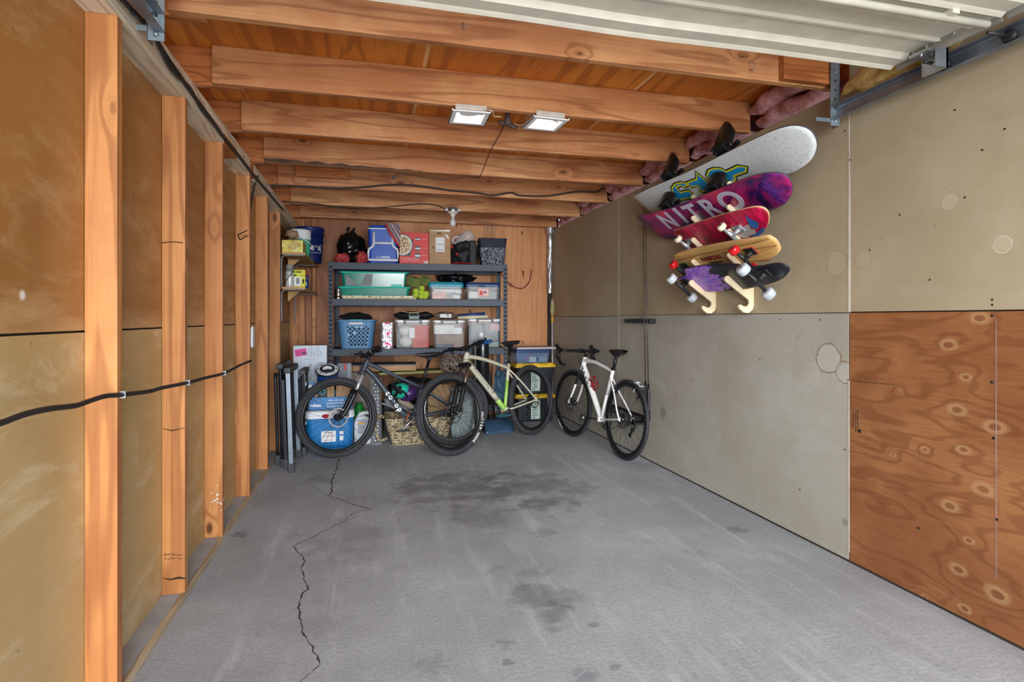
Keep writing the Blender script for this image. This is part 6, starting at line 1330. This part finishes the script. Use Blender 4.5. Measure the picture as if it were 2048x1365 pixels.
mb = MB(); hh = zc1-zc0; mb.box((-w_/2,0,0),(w_/2,.004,hh)); mb.box((-w_/2,0,0),(-w_/2+.004,.26,hh+.07)); mb.box((w_/2-.004,0,0),(w_/2,.26,hh)); mb.box((-w_/2,.256,0),(w_/2,.26,hh+.03)); mb.box((-w_/2,0,0),(w_/2,.26,.004)); mb.box((-w_/2,.01,hh),(-w_/2+.075,.014,zc2-zc0)); mb.mi = 1; mb.box((-w_/2+.075,.05,hh*.2),(w_*.10,.054,zc2-zc0-.01)); mb.box((w_*.14,.05,hh*.2),(w_*.46,.054,zc2-zc0-.03)); mb.build('carton', [M_CBLUE2, M_CARD], r)
mb = MB(); mb.text('vulcan', .040, T(-w_*.30,-.001,hh*.36) @ FR, .0005, 1, .0015); mb.text('NITRILE GLOVES', .019, T(w_*.14,-.001,hh*.72) @ FR, .0004, 1, .0004); mb.text('GANTS EN NITRILE', .019, T(w_*.14,-.001,hh*.47) @ FR, .0004, 1, .0004); mb.text('GUANTES DE NITRILO', .019, T(w_*.17,-.001,hh*.22) @ FR, .0004, 1, .0004)
mb.lathe([(.001,.008),(.018,.008)], (-w_/2+.036,0,zc2-zc0-.035), 'Y', 16, cap=False); mb.text('100', .026, T(-w_/2+.036,.008,zc2-zc0-.085) @ FR, .0006, 1, .001); mb.build('print', M_LETW, r)
mb = MB(); mb.box((-w_*.26,.045,.03),(-w_*.05,.09,hh+.075)); mb.build('phone_box', P('black_card', (26,28,32), .5), r)
mb = MB(); mb.lathe([(.02,-.001),(.026,-.001)], (-w_*.155,.044,hh+.045), 'Y', 20, cap=False); mb.build('blue_ring', P('ring_blue', (40,170,210), .4), r)
r, w_, h = fslot(611, 708, 819, 5.44, 0, 'floor_cooler', 'bright blue cooler with a white lid behind the front wheel', 'cooler', 3)
hh = zat(833, dep(r.location))+.0; h = zc0-.002
mb = MB(); tub(mb, [(w_*.92,.32,0),(w_*.95,.34,.03),(w_,.36,h*.80)], .05, 2, .18); mb.build('body', M_CBLUE2, r)
mb = MB(); tub(mb, [(w_*1.01,.37,h*.80),(w_*1.03,.38,h*.82),(w_*1.03,.38,h*.87),(w_*1.0,.37,h*.88),(w_*1.02,.375,h*.90),(w_*1.02,.375,h*.98),(w_*.96,.35,h)], .05, 2, .18); mb.build('lid', M_WP, r)
mb = MB(); mb.box((-w_*.18,-.006,h*.20),(w_*.12,.004,h*.48)); mb.box((w_*.20,-.006,h*.38),(w_*.28,.004,h*.46)); mb.box((w_*.20,-.006,h*.22),(w_*.28,.004,h*.34)); mb.build('sticker', M_LABEL, r)
mb = MB(); mb.text('COLDER', .028, T(-w_*.03,-.0062,h*.35) @ FR, .0005); mb.tube(smooth_path([(-w_*.12,-.0065,h*.43),(-w_*.06,-.0065,h*.45),(0,-.0065,h*.43),(w_*.05,-.0065,h*.44)], 4), .003, 4); mb.box((-w_*.12,-.0068,h*.24),(w_*.06,-.0060,h*.25)); mb.build('sticker_print', P('sticker_red', (150,40,60), .5), r)
mb = MB(); mb.ball((-w_*.08,-.01,h*.87), .022, 14, (1.6,1,.8), amp=.4); mb.build('red_tag', P('red_tag', (196,30,44), .5), r)
r = thing('tape_reel', 'black and white reel standing tilted on a blue tin beside the white carton', 'reel', tuple(at_y(655, 765, 5.75)))
d_ = dep(r.location); z0 = r.location.z; mb = MB(); mb.lathe([(.088,0),(.094,.01),(.097,.08),(.099,.085)], seg=32); mb.build('tin', P('tin_blue', (28,70,150), .4), r)
X = T(0,-.01,.115) @ RX(28); mb = MB(); mb.lathe([(.045,-.02),(.095,-.02),(.10,-.016),(.10,.016),(.095,.02),(.045,.02),(.045,-.02)], seg=36, cap=False, M=X); mb.build('flange', P('reel_white', (206,210,214), .4), r)
mb = MB(); mb.lathe([(.046,-.022),(.068,-.0225),(.068,.0225),(.046,.022)], seg=30, cap=False, M=X); mb.lathe([(.0001,-.012),(.046,-.012)], seg=24, cap=False, M=X)
for k in range(8): a_ = k*PI/4; mb.lathe([(.0001,.0235),(.008,.0235)], (.083*math.cos(a_),.083*math.sin(a_),-.003), seg=8, M=X)
mb.tube([(.102*math.cos(j*PI/16), .102*math.sin(j*PI/16), .0) for j in range(32)], .008, 6, True, X); mb.build('rim', M_BLK, r)
mb = MB(); mb.tube(smooth_path([(-.05,.02,.19),(-.10,.0,.17),(-.12,.0,.10),(-.10,.0,.06)], 4), .002, 5); mb.build('wire', M_BLK, r)
r, w_, h = fslot(675, 703, 727, 5.98, .42, 'grey_carton', 'grey carton with a small red mark behind the reel', 'box'); zz0 = .40; h = zat(727, dep(r.location))-.40; r.location.z = .40
mb = MB(); mb.box((-w_/2,0,0),(w_/2,.12,h), bev=.002); mb.build('carton', P('grey_card', (112,116,124), .5), r); mb = MB(); mb.box((-w_*.04,-.001,h*.80),(w_*.12,0,h*.99)); mb.mi = 1; mb.text('V', .03, T(-w_*.28,-.001,h*.84) @ FR, .0004); mb.mi = 2; mb.box((w_*.2,-.001,h*.35),(w_*.48,.0,h*.98)); mb.build('print', [P('mark_red', (196,40,56), .5, var=0), M_LETW, P('pale_panel', (150,156,170), .5)], r)
r, w_, h = fslot(672, 832, 741, 6.02, .50, 'flat_carton', 'long flat brown carton with a dark top laid under the third shelf', 'box', -4)
z1 = zat(732, dep(r.location)); z0 = zat(743, dep(r.location)); r.location.z = z0; mb = MB(); mb.box((-w_/2,0,0),(w_/2,.34,z1-z0), bev=.002); mb.mi = 1; mb.box((-w_/2+.002,.002,z1-z0),(w_/2-.002,.338,z1-z0+.012)); mb.build('carton', [M_CARD, P('slate_card', (62,68,78), .5)], r); zfc = z0
r, w_, h = fslot(700, 748, 745, 6.03, 0, 'tall_brown_carton', 'tall plain taupe carton behind the ornament tube', 'box'); h = min(h, zfc-.004); mb = MB(); mb.box((-w_/2,0,0),(w_/2,.25,h), bev=.002); mb.build('carton', P('taupe_card', (142,126,116), .7), r)
mb = MB(); mb.tube(smooth_path([(-w_*.1,-.001,h*.60),(w_*.05,-.001,h*.55),(w_*.2,-.001,h*.46),(w_*.3,-.001,h*.36)], 4), .008, 5, flat=.3); mb.build('white_stroke', M_LETW, r)
r = thing('cleaner_jug', 'white jug with a green top half hidden by the grey bike wheel', 'jug', tuple(at_z(726, 889, 0)), .1); d_ = dep(r.location); hj = zat(828, d_)
mb = MB(); tub(mb, [(.15,.11,0),(.158,.12,.02),(.158,.12,hj*.72),(.12,.10,hj*.84),(.05,.05,hj*.92),(.05,.05,hj*.95)], .03, 2, .07); mb.build('body', M_WP, r); mb = MB(); mb.tube(smooth_path([(-.05,.06,hj*.80),(-.02,.0,hj*1.0),(.05,.0,hj*1.02),(.075,.03,hj*.86)], 5), .017, 10); mb.build('handle', M_WP, r)
mb = MB(); mb.box((-.05,.006,.10),(.06,.010,.24)); mb.build('label', P('jug_label', (170,178,190), .5), r); mb = MB(); mb.box((-.05,.004,.19),(.02,.008,.205)); mb.build('label_band', P('band_yellow', (224,160,40), .5), r)
r = thing('green_bottle', 'green plastic bottle behind the white jug, seen through the spokes', 'bottle', (at_z(718, 880, 0).x, at_z(718, 880, 0).y+.12, 0)); d_ = dep(r.location)
mb = MB(); h = zat(806, d_); mb.lathe([(.05,0),(.055,.02),(.055,h*.7),(.045,h*.85),(.03,h*.92),(.03,h)], seg=20); mb.build('body', P('green_plastic', (30,150,60), .35), r)
# clear tube of silver baubles
q = at_z(752, 889, 0); r = thing('bauble_tube', 'clear upright tube holding silver baubles in front of the shelves', 'tube', (q.x, q.y+.05, 0)); d_ = dep(r.location); ht = zat(757, d_); R_ = 11.3*d_/F
mb = MB(); mb.lathe([(R_,0),(R_,ht)], seg=30, cap=False); mb.build('sleeve', clear('tube_plastic', (220,226,232), .16, .05), r); mb = MB(); mb.lathe([(.0001,0),(R_,0),(R_,.006)], seg=30, cap=False); mb.build('end_cap', M_WP, r)
rb_ = .0195; proto = None; lay = int((ht-.02)/(rb_*1.72)); cnt = 0
for k in range(lay):
    for j in range(3):
        a_ = j*2*PI/3+(k % 2)*PI/3+.3; rad = R_-rb_-.002; p = (r.location.x+rad*.62*math.cos(a_)*1.05, r.location.y+rad*.62*math.sin(a_)*1.05, .008+rb_+k*rb_*1.72)
        if math.sin(a_+.0) > .75: continue
        if proto is None:
            proto = thing('silver_bauble', 'silver bauble inside the clear upright tube', 'bauble', p, 0, 'silver baubles in the clear tube'); mb = MB(); mb.ball((0,0,0), rb_, 14); mb.build('ball', P('bauble_silver', (206,210,216), .18, 1, var=.1), proto)
        else: dup(proto, p)
        cnt += 1
# wicker basket with shoes
def wicker(name, c1, c2, sc=1.0):
    n = NT(name); o = n.obj(); s_ = n.n('SeparateXYZ'); n.l(o, s_.inputs[0])
    ang = n.math('ADD', s_.outputs[0], n.math('MULTIPLY', s_.outputs[1], .8)); wob = n.noise(o, 18, 3)
    wob2 = n.noise(n.vm('ADD', o, (3,5,7)), 26, 3); u = n.math('SINE', n.math('ADD', n.math('MULTIPLY', ang, 95.0*sc), n.math('MULTIPLY', wob, 22.0))); v = n.math('SINE', n.math('ADD', n.math('MULTIPLY', s_.outputs[2], 260.0*sc), n.math('MULTIPLY', wob2, 13.0)))
    f = n.math('ADD', n.math('MULTIPLY', n.math('MULTIPLY', u, v), .6), n.math('MULTIPLY', v, .4)); col = n.mix(n.mr(f, -.8, .3), s2l(c1), s2l(c2)); col = n.mix(n.mr(n.noise(o, 60, 4), .4, .7, 0, .5), col, s2l(tuple(int(x*.6) for x in c2))); n.col(col); n.set(Roughness=.85); n.bump(f, .9, .012); return n.m
M_WICK = wicker('wicker_seagrass', (104,86,62), (206,186,150))
q0 = at_z(785, 894, 0); q1 = at_z(868, 890, 0); r = thing('wicker_basket', 'woven seagrass basket with rope handles behind the bicycle cranks', 'basket', (q0.x, q0.y, 0), .0)
wb_ = .66; hbk = zat(838, dep(q0))
mb = MB(); V = []; Fc = []; nx = 14
secs_ = [(.0,-.0,wb_*.78),(.03,-.01,wb_*.80),(hbk*.5,-.04,wb_*.88),(hbk*.97,-.07,wb_*.98),(hbk,-.066,wb_*.975),(hbk*.95,-.05,wb_*.93),(hbk*.3,-.02,wb_*.80)]
for (z, x0, ww) in secs_:
    qq = rr(ww, .34+.10*z/hbk if z > 0 else .34, .06); V += [(x0+ww/2+x, .21+y, z) for x, y in qq]; n_ = len(qq)
for i in range(len(secs_)-1):
    for k in range(n_): j = (k+1) % n_; Fc.append((i*n_+k, i*n_+j, (i+1)*n_+j, (i+1)*n_+k))
Fc.append(tuple(range(n_))[::-1]); Fc.append(tuple((len(secs_)-1)*n_+k for k in range(n_)))
mb._add(V, Fc); 
bmesh.ops.subdivide_edges(mb.bm, edges=mb.bm.edges, cuts=2, use_grid_fill=True); mb.jitter(.005, 14)
mb.build('weave', M_WICK, r)
mb = MB(); X = T(-.075,.16,hbk*.80); mb.tube(smooth_path([X @ Vector(v) for v in ((0,.0,.04),(-.04,-.03,.06),(-.085,-.06,.0),(-.07,-.07,-.10),(-.035,-.05,-.165),(.03,-.02,-.16))], 6), .014, 8); mb.jitter(.003, 60); mb.build('rope_handle', M_WICK, r)
mb = MB(); mb.box((.36,-.012,hbk*.34),(.42,-.004,hbk*.60), T(0,0,0) @ RY(0)); mb.build('hang_tag', P('dark_tag', (70,66,70), .5), r)
# shoes poking out of the basket
for i, (px, py, rot, c, lb) in enumerate(((786, 806, 35, (150,156,160), 'grey sneaker poking out of the left of the wicker basket'), (814, 808, -30, (176,160,140), 'tan slipper lying in the middle of the wicker basket'))):
    p = at_y(px, py, q0.y+.2); r = thing('shoe', lb, 'shoe', tuple(p+Vector((0,0,-.05)))); mb = MB(); X = RZ(rot) @ RY(25)
    def sh(u, v, M_=X):
        x = -.12+.25*u; wd = .036*(math.sin(PI*min(max(u*.92+.05,.03),.97))**.4); hh_ = (.075-.05*max(0,(u-.35))/.65)*math.sin(PI*min(max(u,.02),.98))**.3; a = 2*PI*v
        return M_ @ Vector((x, wd*math.cos(a), .04+hh_*.5*math.sin(a)+(.0)))
    mb.sheet(sh, 18, 14); mb.build('upper', P('shoe%d' % i, c, .7), r); mb = MB(); mb.box((-.12,-.036,-.008),(.125,.036,.012), X, bev=.008); mb.build('sole', M_GREYC, r)
# bike helmet
p = at_y(802, 782, 5.62); r = thing('bike_helmet', 'teal and purple bike helmet hung behind the grey bike frame', 'helmet', tuple(p), (0,0,math.radians(-25)))
def dome(mb, R_, X, seg=26, amp=0):
    mb.sheet(lambda u, v: (R_*math.sin(v*PI*.55)*math.cos(2*PI*u)*1.05, R_*math.sin(v*PI*.55)*math.sin(2*PI*u)*.86, R_*math.cos(v*PI*.55)), seg, 12, X)
X = RX(100) @ RZ(20); mb = MB(); dome(mb, .088, X); o = mb.build('shell', P('helmet_teal', (36,190,160), .35), r); md = o.modifiers.new('s','SOLIDIFY'); md.thickness = .01
mb = MB(); dome(mb, .098, T(.055,.05,-.03) @ RX(100) @ RZ(20)); o = mb.build('rear_shell', P('helmet_purple', (70,44,104), .35), r); 
mb = MB(); mb.box((-.014,-.105,-.05),(.014,-.07,.06), RY(30)); mb.box((-.05,-.105,-.012),(.05,-.07,.012), T(0,0,.01) @ RY(30)); mb.tube(smooth_path([(-.09,-.02,.07),(-.02,-.095,.05),(.06,-.08,.0),(.08,-.03,-.06)], 5), .010, 6); mb.build('vents', P('helmet_black', (20,22,26), .5), r)
mb = MB(); mb.tube([(.094*math.cos(j*PI/16),.0,.094*math.sin(j*PI/16)) for j in range(32)], .009, 6, True, T(-.01,.03,.01)); mb.build('visor_rim', P('helmet_dark', (26,60,60), .3), r)
# dark bag behind helmet
r, w_, h = fslot(775, 900, 755, 6.0, .40, 'camping_bag', 'black fabric bag lying behind the helmet and grey seat post', 'bag'); r.location.z = .30; h = zat(757, dep(r.location))-.30
m = fit(blob(w_, h, .3, 61, .25, 2.4, 34), w_, h); m.bm.transform(T(0,.2,0)); m.build('bag_body', P('nylon_black', (26,27,30), .6), r)
mb = MB(); mb.box((-.26,0,0),(.26,.3,.29)); mb.xf(T(r.location.x-.1, r.location.y+.05, 0)); mb.build('plastic_crate', P('dark_crate', (44,46,52), .6), label='dark crate under the black bag behind the wicker basket', cat='crate', bevel=.006)
r = thing('olive_panel', 'olive green flat panel lying under the long flat brown carton', 'board', tuple(at_y(845, 745, 6.1))); mb = MB(); mb.box((-.45,0,-.012),(.42,.3,.012), RY(-1)); mb.build('panel', P('olive_board', (150,150,84), .6), r)
# rattan balls
for i, (px, py, rad, yy, lb) in enumerate(((903, 731, .125, 6.12, 'large twig ball decoration left of the black case'), (921, 741, .10, 6.22, 'second twig ball behind the cream bike fork'))):
    p = at_y(px, py, yy); r = thing('twig_ball', lb, 'ball', tuple(p)); 
    mb = MB(); rnd = random.Random(i)
    for k in range(46):
        ax = Vector((rnd.gauss(0,1), rnd.gauss(0,1), rnd.gauss(0,1))).normalized(); u_ = ax.orthogonal().normalized(); v_ = ax.cross(u_); oo = rnd.uniform(-.5,.5)
        mb.tube([ax*oo*rad+(u_*math.cos(t*PI/12)+v_*math.sin(t*PI/12))*rad*math.sqrt(1-oo*oo) for t in range(24)], .0038, 4, True)
    mb.build('twigs', P('twig_brown', (156,140,126), .9), r); mb = MB(); mb.ball((0,0,0), rad*.94, 20); mb.build('core', P('twig_core', (44,36,30), .95), r)
# black hard case standing up
p = at_z(965, 905, 0); r = thing('cylinder_case', 'tall glossy black cylinder case standing in front of the shelves', 'case', (at_y(965, HY, 6.0).x, 6.0, 0)); d_ = dep(r.location); ht = zat(679, d_); R_ = 13*d_/F
mb = MB(); mb.lathe([(R_*1.0,0),(R_*1.0,ht-.06),(R_*.93,ht-.025),(R_*.7,ht-.006),(.0001,ht)], seg=32); mb.build('case_body', P('case_black', (22,24,28), .3, coat=.3), r); mb = MB(); mb.box((-R_*1.35,-.03,.1),(-R_*.95,.06,ht*.96), bev=.01); mb.build('strap_panel', M_BLK, r)
# blue tarpaulin
r, w_, h = fslot(988, 1026, 745, 6.06, .25, 'blue_tarp', 'crumpled dark blue tarpaulin stuffed behind the cream bike frame', 'tarp'); r.location.z = .245; h = zat(742, dep(r.location))-.245
m = fit(blob(w_, h, .16, 71, .5, 3, 34), w_, h); m.bm.transform(T(0,.14,0)); m.build('cloth', P('tarp_blue', (66,100,122), .55, bump=.7, bs=10, var=.25), r)
mb = MB(); mb.box((-.012,0,0),(.012,.03,.55), RY(3)); mb.xf(T(at_y(985,HY,6.1).x, 6.12, .24)); mb.build('wood_offcut', M_CARDD, label='thin wooden offcut standing by the blue tarpaulin', cat='offcut')
# grey containers seen through the wheels
p = at_z(930, 887, 0); r = thing('grey_container', 'grey green plastic container seen through the overlapping wheels', 'container', (p.x, p.y+.22, 0)); d_ = dep(r.location); 
mb = MB(); tub(mb, [(.17,.16,0),(.20,.18,.03),(.24,.2,.28),(.22,.18,.40),(.14,.12,.46)], .04, 2, .08); mb.build('body', P('sage_grey', (128,140,140), .5), r)
r = thing('water_bottle', 'narrow grey steel bottle left of the grey green container', 'bottle', (p.x-.19, p.y+.18, 0)); mb = MB(); mb.lathe([(.05,0),(.055,.01),(.055,.20),(.035,.24),(.03,.27),(.0001,.272)], seg=24); mb.build('body', P('steel_grey', (110,124,132), .35, .5), r)
r, w_, h = fslot(856, 900, 768, 5.80, 0, 'kraft_carton', 'open kraft carton standing behind the overlapping wheels', 'box'); mb = MB(); mb.box((-w_/2,0,0),(w_/2,.15,h), bev=.002); mb.build('carton', M_CARD, r); mb = MB(); mb.box((-w_/2,-.08,h-.004),(w_/2,.0,h), T(0,0,0) @ RX(0)); mb.build('flap', M_CARD, r)
r, w_, h = fslot(900, 950, 775, 6.0, 0, 'grey_board_box', 'flat grey box leaning behind the grey green container', 'box'); mb = MB(); mb.box((-w_/2,0,0),(w_/2,.06,h), bev=.004); mb.build('carton', P('grey_board', (120,126,126), .6), r)
# snow shovel / boot tray at the right foot of the shelves
r = thing('shovel', 'dark blue plastic snow shovel blade resting on the floor by the cream bike', 'shovel', tuple(at_z(985, 868, 0)))
def sv(u, v): return (-.02+.32*u, .16-.20*v+.05*u, .02+.20*(v-.0)*(1-v)*1.6+.12*(1-v)**2)
mb = MB(); mb.sheet(sv, 10, 10); mb.bm.transform(T(-.06,0,-.018)); o = mb.build('blade', P('shovel_blue', (44,70,92), .35), r); md = o.modifiers.new('s','SOLIDIFY'); md.thickness = .004
mb = MB(); mb.tube([(.06,.16,.12),(.03,.30,.55),(.01,.42,.98)], .014, 10); mb.build('shaft', M_BLK, r)
# black totes with yellow lids
def tote(zb, h, Y, label, x0=1031, x1=1113):
    r, w_, _ = fslot(x0, x1, 700, Y, zb, 'black_tote', label, 'tote'); mb = MB(); tub(mb, [(w_*.84,.36,0),(w_*.86,.37,.01),(w_*.93,.40,h-.03)], .03, 2, .22)
    for s_ in (-.42,-.28,.28,.42): mb.box((s_*w_*.93-.012,.012,.02),(s_*w_*.93+.012,.03,h-.05))
    mb.build('tub', M_TOTE, r)
    mb = MB(); tub(mb, [(w_*1.0,.43,h-.045),(w_*1.0,.43,h-.02),(w_*.97,.41,h-.012),(w_*.93,.38,h)], .03, 2, .22)
    for s_ in (-.40,0,.34): mb.box((s_*w_-.035,-.004,h-.018),(s_*w_+.035,.05,h+.004), bev=.004)
    mb.build('lid', M_YLID, r)
    mb = MB(); mb.box((-w_*.12,.008,h*.10),(w_*.10,.014,h*.88)); mb.build('label', P('tote_label', (200,214,206), .5), r); mb = MB()
    for k in range(9): mb.box((-w_*.10,.006,h*(.16+.07*k)),(-w_*.10+w_*(.08+.1*((k*5)%3)/3),.009,h*(.18+.07*k)))
    mb.box((-w_*.12,.0065,h*.80),(w_*.10,.009,h*.88)); mb.text('27', .035, T(0,.006,h*.70) @ FR, .0005, 1, .001); mb.build('label_print', P('label_green', (36,86,70), .5), r)
    return r, w_
Yt = 6.30
d_ = 6.30*CT+1.8*ST; zl1 = zat(790, d_); zl2 = zat(728, d_)
tote(0, zl1, Yt, 'black tote with a yellow lid, lower one of the stack in the right corner')
tote(zl1+.003, zl2-zl1-.003, Yt, 'black tote with a yellow lid, upper one of the stack in the right corner')
r, w_, h = fslot(1031, 1103, 699, Yt+.02, zl2+.005, 'clear_box', 'clear box with a navy lid on top of the black totes', 'storage bin')
mb = MB(); tub(mb, [(w_*.88,.34,0),(w_*.96,.38,h*.72)], .03, True, .20); mb.build('tub', clear('blue_clear', (120,156,196), .45), r); mb = MB(); tub(mb, [(w_,.40,h*.72),(w_,.40,h*.88),(w_*.97,.39,h)], .03, 2, .20); mb.build('lid', M_NAVY, r)
mb = MB(); mb.box((-.06,.02,.0),(.06,.2,.06), T(.02,.03,.008)); mb.mi = 1; mb.tube([(-w_*.25,.04,.02),(-w_*.02,.05,h*.6)], .012, 6); mb.mi = 2; mb.box((w_*.1,.05,.01),(w_*.4,.2,h*.5)); mb.build('contents', [M_WHC, P('red_item', (190,50,60), .5), M_GREYC], r)
r2, w2, h2 = fslot(1034, 1112, 694, Yt+.02, zl2+.006+h, 'flat_board', 'thin pale board laid on the clear box in the right corner', 'board'); mb = MB(); mb.box((-w2/2,-.01,0),(w2/2,.36,.022), bev=.002); mb.build('board', P('pale_board', (190,182,178), .6), r2)
# ================================================================ FOLDED CHAIRS AT THE LEFT WALL
M_TUBG = P('chair_grey_tube', (128,138,150), .35, .5); M_TUBB = P('chair_black_tube', (34,36,42), .4, .4); M_CFAB = P('chair_fabric', (40,44,56), .8, bump=.2); M_CAP = P('chair_cap', (46,48,54), .5)
def chair(X0, Y0, Y1, H_, label, squaretube, tubm, tilt, lowz=0, arm=True):
    r = thing('folded_chair', label, 'folding chair', (X0, Y0, 0)); 
    def rail(x, y, z0, z1, m, rad):
        mb = MB()
        if squaretube: mb.box((x-rad, y-rad, z0+.05),(x+rad, y+rad, z1), bev=.003)
        else: mb.tube(smooth_path([(x, y, z0+.03), (x, y, z1-.05), (x, y+.015, z1-.01), (x, y+.05, z1)], 4), rad, 10)
        mb.xf(T(X0,0,0) @ RY(tilt) @ T(-X0,0,0)); mb.build('leg', m, r, world=True)
        mb = MB(); mb.box((x-rad*1.45, y-rad*1.45, z0),(x+rad*1.45, y+rad*1.45, z0+.07), bev=.005); mb.xf(T(X0,0,0) @ RY(tilt) @ T(-X0,0,0)); mb.build('foot_cap', M_CAP, r, world=True)
    rail(X0, Y0, lowz, H_-.07, tubm, .016 if squaretube else .012); rail(X0, Y1, lowz, H_-.10, tubm, .016 if squaretube else .012)
    rail(X0-.045, Y0+.05, lowz+.02, H_-.14, M_TUBB, .012); rail(X0-.045, Y1-.05, lowz+.02, H_-.14, M_TUBB, .012)
    mb = MB(); mb.sheet(lambda u, v: (X0-.022+.012*math.sin(PI*u)+.003*noise.noise(Vector((u*5,v*9,1))), Y0+.02+(Y1-Y0-.04)*u, .20+(H_-.32)*v), 14, 14); mb.xf(T(X0,0,0) @ RY(tilt) @ T(-X0,0,0)); o = mb.build('fabric', M_CFAB, r, world=True); md = o.modifiers.new('s','SOLIDIFY'); md.thickness = .006
    if arm:
        mb = MB(); mb.box((X0-.03, Y0-.02, H_-.09),(X0+.022, Y1+.02, H_-.045), bev=.012); mb.xf(T(X0,0,0) @ RY(tilt) @ T(-X0,0,0)); mb.build('armrest', M_CAP, r, world=True)
    return r
c0 = at_z(583, 945, 0)
chair(c0.x, c0.y, c0.y+.48, .86, 'folded camp chair with grey square legs, foremost of those at the left wall', True, M_TUBG, -2.0)
chair(c0.x-.085, c0.y+.17, c0.y+.66, .88, 'folded chair with slim dark round tubes, nearest the studs', False, M_TUBB, -1.5)
r = chair(c0.x+.045, c0.y+.47, c0.y+.80, .80, 'folded chair with navy fabric and white piping, beside the white carton', False, M_TUBB, -1, .02)
mb = MB()
for z in (.28, .62): mb.tube([(c0.x+.055, c0.y+.50, z),(c0.x+.055, c0.y+.60, z+.03)], .004, 5)
mb.build('piping', M_LETW, r, world=True)
